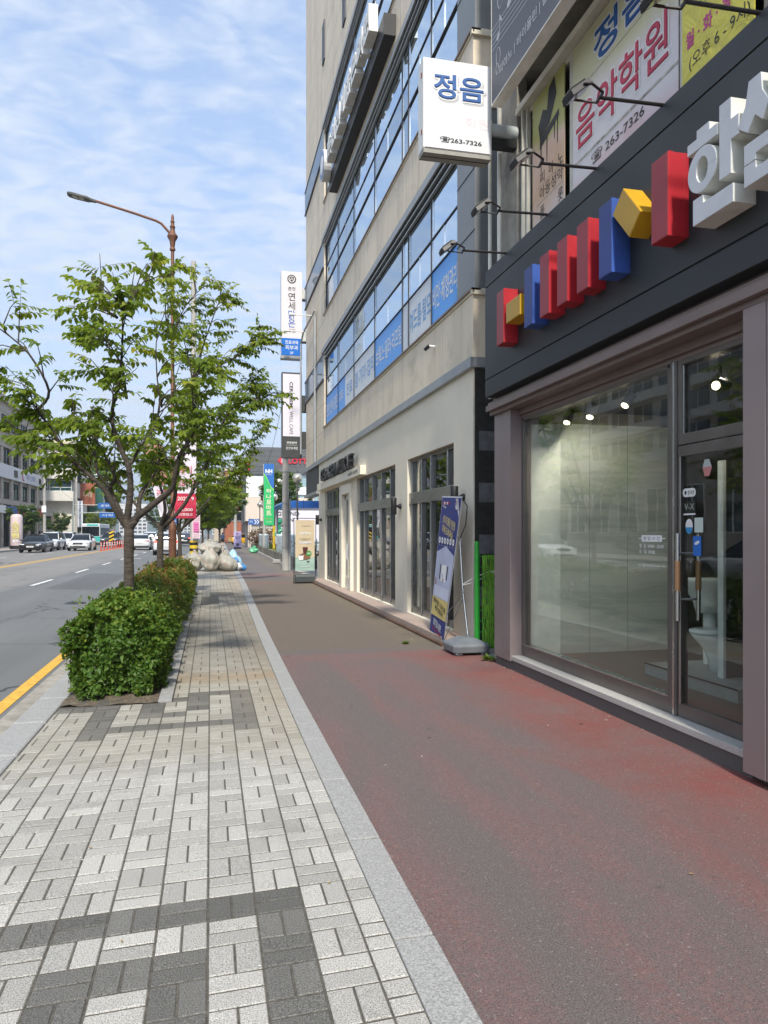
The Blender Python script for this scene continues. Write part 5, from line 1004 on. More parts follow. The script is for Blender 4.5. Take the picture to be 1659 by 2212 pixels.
# --- "open" banner stand
xs_ = thing('banner_stand', 'beige and mint OPEN banner in a black frame with a grey water base', 'banner stand', (3.06, 24.6, 0)); xa, xb, yb_ = 2.70, 3.43, 24.6
g = MB()
for x in (xa, xb): g.tube([(x, yb_, .02), (x, yb_, 2.16)], .014, BLK, 6)
for z in (2.16, .36, .02): g.tube([(xa, yb_, z), (xb, yb_, z)], .014, BLK, 6)
for x in (xa, xb): g.tube([(x, yb_ - .18, .02), (x, yb_ + .2, .02)], .014, BLK, 6)
g.build('frame', xs_); g = MB(); loft(g, [[(x, y, z) for x, y in ((2.74, yb_ - a), (3.39, yb_ - a), (3.39, yb_ + a), (2.74, yb_ + a))] for z, a in ((.03, .13), (.22, .13), (.29, .08), (.31, .03))], M('dark_water_base', (.05, .06, .06), .5)); g.build('water_base', xs_, bevel=.02)
g = MB(); vs = []; ws, hs = .64, 1.64
cloth(g, 2.745, 3.385, yb_ - .02, .86, 2.1, flat('banner_tan', (.55, .45, .30), .6), .006); g.build('sheet', xs_, smooth='all'); g = MB(); cloth(g, 2.745, 3.385, yb_ - .02, .42, .86, flat('banner_mint', (.30, .43, .37), .6), .006); g.build('mint_panel', xs_, smooth='all')
g = MB(); yq = yb_ - .034
g.text('OPEN', (3.065, yq, 1.66), *NY, .36, .085, WHT, bold=.02); g.text('세라젬 웰카페', (3.09, yq, 1.9), *NY, .32, .03, BLK); g.text('세라젬 웰카페에서 만나요', (3.065, yq, 1.475), *NY, .36, .035, BLK, bold=.01); g.text('신메뉴 출시', (3.065, yq, 1.43), *NY, .22, .03, BLK)
g.face([(2.87, yq, 1.32), (3.27, yq, 1.32), (3.27, yq, 1.38), (2.87, yq, 1.38)], WHT); g.text('아메리카노 1,000원', (3.065, yq - .003, 1.35), *NY, .36, .035, BLK); g.text('CERAGEM 웰카페', (3.065, yq, .56), *NY, .34, .03, WHT, bold=.03)
g.build('lettering', xs_); g = MB(); COF = flat('coffee_print', (.07, .014, .01)); BOXP = flat('box_print', (.20, .10, .05))
g.face([(2.95, yq, 1.0), (3.1, yq, .97), (3.24, yq, .99), (3.24, yq, .82), (3.1, yq, .78), (2.95, yq, .82)], BOXP); g.face([(2.98, yq - .002, 1.2), (3.16, yq - .002, 1.2), (3.13, yq - .002, .97), (3.01, yq - .002, .97)], COF)
g.face([(2.84, yq - .003, .94), (3.02, yq - .003, .94), (3.0, yq - .003, .77), (2.86, yq - .003, .77)], WHT); g.disc((2.93, yq - .004, .935), *NY, .085, COF, 16, .018); g.disc((3.19, yq - .004, .99), *NY, .09, flat('leaf_green_print', (.04, .25, .05)), 20); g.text('1,000', (3.19, yq - .006, .99), *NY, .12, .05, WHT, bold=.02); g.disc((3.17, yq - .003, .72), *NY, .05, flat('bean_print', (.05, .03, .02)), 10, .02); g.build('drink_print', xs_)
# --- blue leaning banner with its base
ls_ = thing('banner_stand', 'blue renovation banner leaning on a pole with a grey water base', 'banner stand', (3.42, 9.9, 0))
A_, B_, D_, C_ = V((3.38, 11.25, .12)), V((3.36, 10.45, .06)), V((3.46, 9.92, 2.17)), V((3.455, 10.82, 2.22)); up = ((C_ - A_) + (D_ - B_)).normalized(); rt_ = (B_ - A_).normalized(); rt_ = (rt_ - up * rt_.dot(up)).normalized(); nn = rt_.cross(up)
def bq(u0, u1, v0, v1, off=0.): # point patch on the leaning sheet
    f = lambda u, v: A_.lerp(B_, u).lerp(C_.lerp(D_, u), v) + nn * off
    return [f(u0, v0), f(u1, v0), f(u1, v1), f(u0, v1)]
def bp(u, v, off): return A_.lerp(B_, u).lerp(C_.lerp(D_, u), v) + nn * off
NAVY = flat('banner_navy', (.02, .035, .19), .5)
g = MB(); g.face(bq(-.01, 1.01, -.004, 1.004, -.004), flat('white_hem', (.62, .62, .66))); g.build('backing', ls_)
g = MB(); g.face(bq(.02, .98, .005, .995, .002), NAVY); g.build('sheet', ls_)
g = MB(); q = lambda a: bp(a[0], a[1], .004)
g.face([q(p) for p in ((.02, .27), (.98, .27), (.98, .60), (.5, .655), (.02, .60))], M('room_photo', (.42, .46, .62), .5, var=.12, vs=3)); 
for u0, u1, v0, v1, m_ in ((.30, .36, .41, .52, BLK), (.70, .76, .42, .52, BLK), (.40, .66, .40, .52, WHT), (.06, .16, .36, .41, flat('sofa_print', (.3, .2, .22))), (.5, .58, .395, .42, flat('sofa_print', (.3, .2, .22))), (.1, .95, .28, .36, flat('floor_print', (.55, .58, .72)))): g.face(bq(u0, u1, v0, v1, .006), m_)
g.build('room_picture', ls_); g = MB(); g.face(bq(.02, .98, .135, .275, .005), flat('banner_sand', (.60, .48, .18))); g.build('sand_panel', ls_)
g = MB(); GOLD = flat('gold_ink', (.60, .50, .22)); bt = lambda t_, u, v, w_, h_, m_, bo=.02: g.text(t_, bp(u, v, .009), rt_, up, w_, h_, m_, bold=bo)
bt('한샘 리모델링 전문점', .5, .825, .68, .13, GOLD); bt('마루/도배/욕실', .5, .755, .56, .13, GOLD); bt('붙박이장 / 드레스룸', .5, .23, .64, .085, INK); bt('부엌 인테리어', .5, .185, .44, .085, INK)
bt('한샘리하우스 춘천점', .5, .095, .42, .05, WHT); bt('033. 254. 0222', .5, .07, .42, .06, WHT); bt('010.5622.5662', .5, .035, .46, .05, flat('rose_ink', (.42, .02, .10))); bt('리모델링', .2, .93, .2, .03, WHT)
for k, c in enumerate((REDI, WHT, REDI, WHT, REDI)): g.face(bq(.1 + k * .07, .15 + k * .07, .945, .965, .008), c)
g.build('lettering', ls_); g = MB()
for k in range(6): g.disc(bp(.12 + k * .15, .69, .007), rt_, up, .05, WHT, 18); g.text('·', bp(.12 + k * .15, .69, .009), rt_, up, .03, .03, NAVY); g.text('시공', bp(.12 + k * .15, .655, .009), rt_, up, .07, .02, WHT)
g.build('icon_row', ls_); g = MB(); g.face([q(p) for p in ((.72, .99), (.85, .99), (.98, .9), (.98, .86))], flat('ribbon_silver', (.5, .48, .52)))
for k in range(9): a = k * .7; g.face([bp(.85, .95, .008), bp(.85 + .09 * math.cos(a), .95 + .035 * math.sin(a), .016), bp(.85 + .09 * math.cos(a + .5), .95 + .035 * math.sin(a + .5), .01)], flat('ribbon_silver', (.5, .48, .52)))
g.build('ribbon_picture', ls_)
GYB = M('grey_plastic_base', (.16, .175, .19), .5, var=.1, vs=4)
g = MB(); bx, by = 3.47, 9.78
for z, a, b_ in ((0, 0, 0),): loft(g, [[(bx + sx * w, by + sy * l, z) for sx, sy in ((-1, -.8), (-.8, -1), (.8, -1), (1, -.8), (1, .8), (.8, 1), (-.8, 1), (-1, .8))] for z, w, l in ((.03, .26, .27), (.12, .265, .28), (.15, .24, .26), (.2, .13, .15), (.215, .1, .12))], GYB)
for sx in (-1, 1):
    for sy in (-1, 1): g.box(bx + sx * .18 - .05, bx + sx * .18 + .05, by + sy * .2 - .05, by + sy * .2 + .05, 0, .035, GYB)
g.build('water_base', ls_, bevel=.012); g = MB(); g.tube([(3.5, 9.78, .2), (3.50, 10.0, .85), (3.49, 10.1, 1.58)], .016, STEEL, 10); g.build('pole', ls_, smooth=1)
g = MB(); top = bp(1, .995, 0); g.tube([(3.49, 10.1, 1.58), (3.56, 10.05, 1.78), (3.56, 9.98, 2.05), top], .007, BLK, 6); g.tube([(3.49, 10.1, 1.55), bp(1, .74, 0)], .006, GYB, 5); g.tube([(3.5, 9.98, .8), bp(1, .2, 0)], .006, GYB, 5); g.tube([(3.5, 9.97, .75), bp(1, .0, 0)], .006, GYB, 5); g.build('support_rod', ls_, smooth=1)
g = MB()
for z in (.22, .84, 1.56): g.lathe((3.5, 9.79 + .3 * (z - .2) if z < 1 else 10.1, z), [(.024, -.03), (.028, 0), (.024, .03)], GYB, 10)
g.build('clamp', ls_, smooth=1)
g = MB(); g.tube([(3.5, 10.0, .93), (3.6, 9.85, 1.03), (3.78, 9.68, 1.13), (3.86, 9.66, 1.12)], .006, WHT, 5); g.tube([(3.5, 10.0, .92), (3.66, 9.85, .98), (3.8, 9.67, 1.12)], .005, WHT, 5); g.tube([(3.82, 9.65, 1.14), (3.88, 9.64, 1.02), (3.92, 9.64, .98), (3.93, 9.64, 1.05), (3.86, 9.65, 1.13)], .004, WHT, 5); tag(g.build('tie_cord', base=(3.5, 9.9, .93)), 'white cord tying the leaning banner pole to the green fence', 'cord')
# --- green mesh fence in the gap
GF = M('green_fence_paint', (.02, .28, .03), .4, var=.15, vs=8); GN = M('green_netting', (.10, .35, .02), .7, var=.4, vs=18); gf = thing('mesh_fence', 'bright green wire mesh fence closing the alley between the buildings', 'fence', (3.95, 9.68, 0))
g = MB()
for x in (3.60, 4.72): g.lathe((x, 9.7, 0), [(.035, 0), (.035, 1.5), (.03, 1.54), (.0, 1.555)], GF, 14)
g.build('post', gf, smooth=1); g = MB()
for k in range(26): x = 3.64 + k * .042; g.tube([(x, 9.70, .1), (x, 9.70, 1.36)], .0035, GF, 4)
for k in range(9): z = .14 + k * .15; g.tube([(3.62, 9.695, z), (4.72, 9.695, z)], .005, GF, 4)
g.build('wire_mesh', gf); g = MB()
vs = [(3.67 + 1.0 * i / 10, 9.672 - .012 * math.sin(j * .7 + i * 1.3) - .008 * math.sin(i * 2.3), 1.36 - 1.3 * j / 12 + .02 * math.sin(i * 1.7) * (j > 10)) for j in range(13) for i in range(11)]
m, t, b = newmat('green_net'); co = nd(t, 'TexCoord').outputs['Object']; wv = nd(t, 'Mapping', {0: co, 3: (110, 1, 6)}).outputs[0]; al = ramp(t, noise(t, wv, 1., 3, .6), [(.42, 0.), (.50, 1.)]); t.links.new(al, b.inputs['Alpha']); t.links.new(mix(t, noise(t, co, 5, 4), (.06, .34, .02), (.28, .52, .04)), b.inputs['Base Color']); b.inputs['Roughness'].default_value = .7
g.add(vs, [(j * 11 + i, j * 11 + i + 1, j * 11 + i + 12, j * 11 + i + 11) for j in range(12) for i in range(10)], m); g.build('netting', gf, smooth='all')
# --- garbage sacks
def blob(g, c, r, seed, m, fold=.085, sq=2.2, lean=(0, 0), n=40, nz=24, top=.25):
    q = random.Random(seed); ph = [q.uniform(0, 6.3) for _ in range(8)]; c = V(c); vs = []
    for j in range(nz + 1):
        f = j / nz; z = (1 - math.cos(f * math.pi)) / 2; s_ = (max(0, 1 - abs(2 * z - 1) ** sq)) ** (1 / sq) if z < .5 else (1 - (2 * z - 1) ** 1.7 * .8) * (1 if z < .97 else max(.02, (1 - z) / .03))
        for k in range(n):
            a = 2 * math.pi * k / n; w = 1 + fold * math.sin(a * 3 + ph[0] + z * 3) + fold * .7 * math.sin(a * 7 + ph[1] - z * 5) + fold * .55 * math.sin(z * 11 + a * 2 + ph[2]) + fold * (.25 + .5 * z) * math.sin(a * 17 + ph[3] + z * 4) - fold * 1.5 * z * abs(math.sin(a * 3.5 + ph[5] + z * 1.5)) ** .6 - fold * .9 * abs(math.sin(z * 6 + a + ph[6])) ** 3
            vs.append(c + V((r[0] * s_ * w * math.cos(a) + lean[0] * z * r[2], r[1] * s_ * w * math.sin(a) + lean[1] * z * r[2], 2 * r[2] * z * (1 + .05 * math.sin(a * 2 + ph[4])))))
    g.add(vs, [(j * n + k, j * n + (k + 1) % n, (j + 1) * n + (k + 1) % n, (j + 1) * n + k) for j in range(nz) for k in range(n)], m)
m, t, b = newmat('woven_sack'); co = nd(t, 'TexCoord').outputs['Object']; s = nd(t, 'SeparateXYZ', {0: co}); pl_ = mth(t, 'ABSOLUTE', mth(t, 'SUBTRACT', mth(t, 'FRACT', mth(t, 'MULTIPLY_ADD', noise(t, co, 1.5, 3), .6, mth(t, 'MULTIPLY', mth(t, 'ADD', s.outputs[0], s.outputs[2]), 1.4))), .5))
c = mix(t, noise(t, co, 5, 5, .6), (.25, .24, .2), (.43, .41, .355)); c = mix(t, mth(t, 'LESS_THAN', pl_, .022), c, (.40, .22, .16)); t.links.new(c, b.inputs['Base Color']); b.inputs['Roughness'].default_value = .5
t.links.new(nd(t, 'Bump', {'Height': noise(t, nd(t, 'Mapping', {0: co, 3: (1, 1, .3)}).outputs[0], 8, 3, .5, .8), 'Strength': .7, 'Distance': .06}).outputs[0], b.inputs['Normal']); SACK = m
for lb, c_, r_, sd, ln in (('bulging grey woven sack at the front of the heap, tall and creased', (.02, 33.0, 0), (.42, .4, .50), 1, (-.12, .1)), ('slumped grey woven sack at the right front of the heap', (.78, 33.0, 0), (.44, .4, .36), 2, (-.25, .1)), ('grey woven sack at the left of the heap beside the hedge', (-.72, 33.6, 0), (.42, .42, .42), 3, (.1, 0)), ('large grey sack lying on top of the heap', (-.03, 33.75, .72), (.52, .5, .29), 4, (0, 0)), ('grey sack at the back of the heap, only its top showing', (.2, 34.6, 0), (.46, .42, .62), 5, (0, 0)), ('grey sack wedged low behind the right front sack', (.55, 33.95, 0), (.42, .42, .46), 6, (0, 0))):
    g = MB(); blob(g, c_, r_, sd, SACK, lean=ln); g.lathe(V(c_) + V((ln[0] * r_[2], ln[1] * r_[2], r_[2] * 1.97)), [(.09, -.10), (.04, .0), (.085, .1), (.07, .11), (.03, .07)], SACK, 9); tag(g.build('garbage_sack', base=c_, smooth='all'), lb, 'sack', 'heap of garbage sacks')
BB = M('blue_bag', (.06, .25, .55), .35, var=.4, vs=5, bump=.6, bs=14); BBL = M('pale_blue_bag', (.32, .50, .62), .35, var=.25, vs=5, bump=.6, bs=14); GB = M('green_bag', (.10, .42, .22), .35, var=.3, vs=5, bump=.6, bs=14); WB = M('white_bag', (.6, .62, .64), .4, var=.15, vs=5, bump=.6, bs=14)
for lb, c_, r_, sd, mm in (('pale blue plastic bag leaning on the sack heap', (1.0, 34.6, .0), (.3, .3, .45), 11, BBL), ('blue and white plastic bag at the back right of the heap', (1.22, 34.8, 0), (.26, .26, .3), 12, BBL), ('bright blue plastic bag in the middle of the small bags', (1.05, 33.9, .28), (.2, .18, .15), 13, BB), ('white plastic bag in front of the small blue bags', (1.16, 33.5, 0), (.22, .2, .18), 14, WB), ('dark blue bag at the right foot of the heap', (1.38, 33.6, 0), (.2, .16, .15), 15, BB)):
    g = MB(); blob(g, c_, r_, sd, mm, .1, n=20, nz=12); tag(g.build('plastic_bag', base=c_, smooth='all'), lb, 'bag', 'small plastic bags by the sack heap')
g = MB(); blob(g, (3.55, 63, 0), (.4, .3, .24), 16, GB, .2, n=20, nz=12); blob(g, (3.6, 63, .3), (.2, .18, .16), 17, GB, .22, n=16, nz=10); tag(g.build('plastic_bag', base=(3.55, 63, 0), smooth='all'), 'green tied bag lying alone on the path beside the planter wall', 'bag')
g = MB(); g.prism([(-.22, 0), (.2, .02), (.24, .2), (-.18, .24)], (3.55, 41, 0), X1, Z1, (0, .3, 0), CONC); tag(g.build('concrete_block', base=(3.55, 41, 0), bevel=.03), 'broken concrete block lying against the low planter wall', 'concrete block')
# --- planter wall and white picket fence
def fx(y): return 3.86 + (y - 33) * .0135
g = MB(); ys = [34.2, 40, 46, 52, 58, 64, 70, 78, 88]
for a, c_ in zip(ys, ys[1:]): g.prism([(fx(a), a), (fx(c_), c_), (fx(c_) + .25, c_), (fx(a) + .25, a)], (0, 0, -.02), X1, Y1, (0, 0, .5), M('old_planter_concrete', (.26, .235, .19), .95, var=.35, vs=2.5, bump=.6, bs=30, col2=(.12, .12, .08), c2=.5))
tag(g.build('planter_wall', base=(3.9, 34.2, 0)), 'low weathered concrete planter wall along the cycle path', 'wall')
g = Leaves()
for i in range(2600): y = rnd.uniform(34, 80); x = fx(y) + rnd.uniform(.0, 1.6); g.leaf(V((x, y, .44)), V((rnd.uniform(-.4, .4), rnd.uniform(-.4, .4), 1)), X1, rnd.uniform(.12, .4), .03, rnd.uniform(.2, .9), True)
me = bpy.data.meshes.new('planter_grass'); me.from_pydata([tuple(v) for v in g.v], [], g.f); me.materials.append(HLEAF); a = me.attributes.new('rnd', 'FLOAT', 'FACE'); a.data.foreach_set('value', g.r); o = bpy.data.objects.new('planter_grass', me); COL.objects.link(o); tag(o, kind='stuff')
g = MB()
for a, c_ in zip(ys, ys[1:]): g.face([(fx(a) + .2, a, .43), (fx(a) + 3, a, .43), (fx(c_) + 3, c_, .43), (fx(c_) + .2, c_, .43)], SOIL)
tag(g.build('planter_soil'), kind='structure')
PWH = M('picket_white', (.56, .66, .70), .5, var=.06)
def picket(label, y0, y1):
    t_ = thing('picket_fence', label, 'fence', (fx((y0 + y1) / 2), (y0 + y1) / 2, .48), 'white picket fences on the planter wall'); g = MB(); y = y0
    while y < y1:
        x = fx(y) + .1; g.prism([(0, 0), (.17, 0), (.17, .98), (.085, 1.1), (0, .98)], (x, y, .5), Y1, Z1, (.025, 0, 0), PWH); y += .24
    g.build('pickets', t_)
    g = MB()
    for z in (.72, 1.3): g.prism([(fx(y0) + .128, y0), (fx(y1) + .128, y1), (fx(y1) + .16, y1), (fx(y0) + .16, y0)], (0, 0, z), X1, Y1, (0, 0, .09), PWH)
    g.build('rail', t_); g = MB()
    for k in range(7): y = y0 + (y1 - y0) * (k + .5) / 7; z = .75 + .5 * (k * .37 % 1); g.box(fx(y) + .075, fx(y) + .098, y - .1, y + .1, z, z + .09, M('butterfly_plaque', (.30, .17, .09), .7, var=.5))
    g.build('plaque', t_)
picket('white picket fence panel just past the grey pole', 34.3, 38.6); picket('middle white picket fence panel with small brown plaques', 39.2, 48.5); picket('farthest white picket fence panel by the dark red shrub', 56.5, 74)
gp = thing('play_figure', 'green plastic play structure showing through the gap in the white fence', 'play structure', (5.3, 53, .45)); GPL = flat('play_green', (.02, .26, .13), .4)
g = MB(); g.tube([(4.75, 52.5, .45), (4.75, 52.5, 2.3)], .1, GPL, 10); g.build('post', gp); g = MB(); g.tube([(4.45, 52.5, 1.5), (4.75, 52.5, 1.8), (5.1, 52.5, 2.0), (5.5, 52.6, 1.7)], .14, GPL, 8); g.lathe((4.75, 52.5, 2.3), [(.1, 0), (.2, .12), (.18, .3), (.05, .4)], GPL, 12); g.build('slide', gp); g = MB(); g.tube([(4.42, 53.2, .45), (4.42, 53.2, 2.2)], .1, flat('play_yellow', (.6, .42, .02)), 8); g.build('yellow_post', gp)
# --- hanging shop banner, globe lamps
def globe(label, x, y, h):
    t_ = thing('globe_lamp', label, 'street lamp', (x, y, .0), 'globe lamps in the forecourt'); g = MB(); g.lathe((x, y, 0), [(.09, 0), (.09, .5), (.045, .6), (.045, h - .2), (.07, h - .18), (.05, h - .12)], M('dark_lamp_metal', (.12, .11, .1), .4, .6), 10); g.build('pole', t_, smooth=1)
    g = MB(); g.lathe((x, y, h), [(.26 * math.sin(math.pi * k / 10), .26 - .26 * math.cos(math.pi * k / 10) - .12) for k in range(11)], M('mirror_globe', (.62, .58, .50), .12, .75), 18); g.build('globe', t_, smooth='all'); g = MB(); g.lathe((x, y, h + .38), [(.05, 0), (.02, .08), (.01, .2)], BLK, 8); g.build('finial', t_)
globe('mirror globe lamp on a thin post just right of the grey concrete pole', 4.35, 38, 4.35); globe('mirror globe lamp beside the green and blue banner', 4.6, 55, 4.2); globe('smallest mirror globe lamp in front of the beige kiosk', 4.5, 70, 4.2)
hb = thing('hanging_banner', 'tall green and blue supermarket banner hung from the globe lamp post', 'banner', (4.15, 54.6, 2.2)); BG = flat('banner_green', (.02, .42, .13), .5); bb_ = flat('banner_blue', (.02, .13, .42), .5)
g = MB(); x0, x1, z0, z1 = 3.80, 4.53, 2.25, 6.75; yy = 54.6
g.box(x0, x1, yy, yy + .02, z0, z1, bb_); g.build('sheet', hb); g = MB(); cur = [(x0 + (x1 - x0) * k / 12, 5.95 - 1.15 * (k / 12) ** .8 + .12 * math.sin(k / 12 * 6.28)) for k in range(13)]
g.face([(x0, yy - .004, z0), (x1, yy - .004, z0)] + [(a, yy - .004, b_) for a, b_ in reversed(cur)], BG); g.build('green_panel', hb); g = MB()
for (a, b_), (c_, d_) in zip(cur, cur[1:]): g.face([(a, yy - .007, b_), (c_, yy - .007, d_), (c_, yy - .007, d_ + .12), (a, yy - .007, b_ + .14)], flat('lime_ink', (.22, .55, .05)))
g.build('lime_stripe', hb); g = MB(); g.text('NH', (4.16, yy - .006, 6.2), *NY, .5, .3, WHT, bold=.04); g.text('Nonghyup', (4.16, yy - .006, 5.95), *NY, .4, .08, WHT)
for k, ch in enumerate('하나로마트'): g.text(ch, (4.16, yy - .009, 4.75 - k * .4), *NY, .38, .33, flat('cream_ink', (.62, .62, .40)), bold=.03)
g.text('석사점', (4.16, yy - .009, 2.5), *NY, .42, .13, flat('cream_ink', (1, 1, 1))); g.text('농협하나로', (4.16, yy - .009, 2.72), *NY, .46, .1, YELP); g.build('lettering', hb)
# --- P sign, arrow sign
sg = thing('parking_sign', 'lilac upright parking sign board standing on the pavement', 'sign', (3.0, 81.5, 0)); LIL = flat('lilac_board', (.50, .42, .66), .5)
g = MB(); g.box(2.45, 3.25, 81.4, 81.5, .15, 1.85, LIL); g.build('board', sg); g = MB(); g.text('P', (2.85, 81.395, 1.6), *NY, .2, .26, INK, bold=.02); g.text('방문고객\n주차장', (2.85, 81.395, 1.15), *NY, .5, .36, flat('violet_ink', (.1, .07, .25)), bold=.02); g.text('»', (2.85, 81.395, .45), *NY, .4, .26, INK, bold=.05); g.build('lettering', sg); g = MB(); g.box(2.45, 3.25, 81.3, 81.6, 0, .15, BLK); g.build('foot', sg)
ar = thing('arrow_sign', 'small blue sign with white arrows fixed above the dark red shrub', 'sign', (4.35, 78, 2.6)); g = MB(); g.box(3.85, 4.95, 78, 78.05, 2.55, 3.15, flat('sign_blue', (.01, .10, .36))); g.build('panel', ar); g = MB()
for k in range(2): x = 4.4 + k * .25; g.face([(x, 77.99, 2.62), (x + .1, 77.99, 2.62), (x + .3, 77.99, 2.85), (x + .1, 77.99, 3.08), (x, 77.99, 3.08), (x + .2, 77.99, 2.85)], WHT)
g.text('주차', (4.12, 77.99, 2.85), *NY, .36, .3, WHT); g.build('arrow_print', ar); g = MB(); g.tube([(3.95, 78.05, 0), (3.95, 78.05, 3.2)], .04, GRYM, 6); g.build('post', ar)
# --- bin-like meter and low items at the cafe corner
g = MB(); g.lathe((3.62, 25.9, .95), [(.09, 0), (.1, .06), (.07, .1)], M('dark_lamp_metal', (1, 1, 1)), 12, ax='x'); g.box(3.66, 3.74, 25.85, 25.95, .0, .9, GRYM); tag(g.build('water_meter', base=(3.7, 25.9, 0)), 'round dark pipe valve on a post at the far corner of the cafe', 'valve')
# ================================================================ vehicles
def paint(n, c, r=.25): return M('paint_' + n, c, r, .0, var=.02, coat=.8)
PWt = paint('white', (.62, .63, .64)); PBk = paint('black', (.010, .010, .012), .2); PGr = paint('dark_grey', (.03, .032, .036)); PSv = paint('silver', (.42, .44, .46)); PYl = paint('yellow', (.65, .36, .01))
CGL = coated('car_glass', (.006, .008, .009), (.5, .55, .6), .12); TYRE = M('tyre', (.012, .012, .012), .85); RIM = M('wheel_rim', (.35, .36, .37), .3, .8); CHR = M('chrome', (.6, .6, .6), .15, 1.); TRIM = M('car_trim', (.012, .012, .013), .5)
HEADL = M('headlight_lens', (.62, .66, .7), .1, coat=1.); TAILL = M('tail_light', (.32, .008, .008), .2, coat=1.); TAILON = M('lit_tail_light', (.9, .04, .02), .3, emit=2.5, var=0); PLATE = M('number_plate', (.6, .6, .58), .5); HEADON = M('lit_headlight', (1, .95, .85), .3, emit=4, var=0)
SED = dict(st=[(-2.40, .42, .80, .70), (-2.36, .34, .93, .80), (-2.2, .26, 1.02, .88), (-1.7, .2, 1.03, .92), (-.9, .19, .98, .93), (.8, .19, .94, .93), (1.4, .2, .90, .92), (2.0, .21, .81, .89), (2.3, .26, .70, .82), (2.40, .36, .60, .70)],
           cab=[(-1.95, .98, 1.03, .76, .70), (-1.2, .95, 1.37, .82, .60), (-.4, .93, 1.45, .84, .62), (.25, .92, 1.42, .84, .60), (1.15, .88, .94, .82, .70)], roof=1, wx=(-1.42, 1.45), r=.33, hz=.66, tz=.86)
SUV = dict(st=[(-2.34, .45, .95, .74), (-2.30, .36, 1.06, .84), (-2.0, .28, 1.10, .92), (-1.0, .26, 1.08, .94), (.7, .26, 1.06, .94), (1.3, .27, 1.03, .93), (1.95, .28, .96, .90), (2.25, .33, .84, .84), (2.34, .42, .74, .74)],
           cab=[(-2.26, 1.04, 1.08, .80, .76), (-1.95, 1.04, 1.56, .85, .66), (-1.2, 1.03, 1.67, .87, .67), (.1, 1.02, 1.66, .87, .66), (.45, 1.0, 1.58, .87, .64), (1.25, .98, 1.04, .85, .74)], roof=1, wx=(-1.38, 1.4), r=.37, hz=.82, tz=1.0)
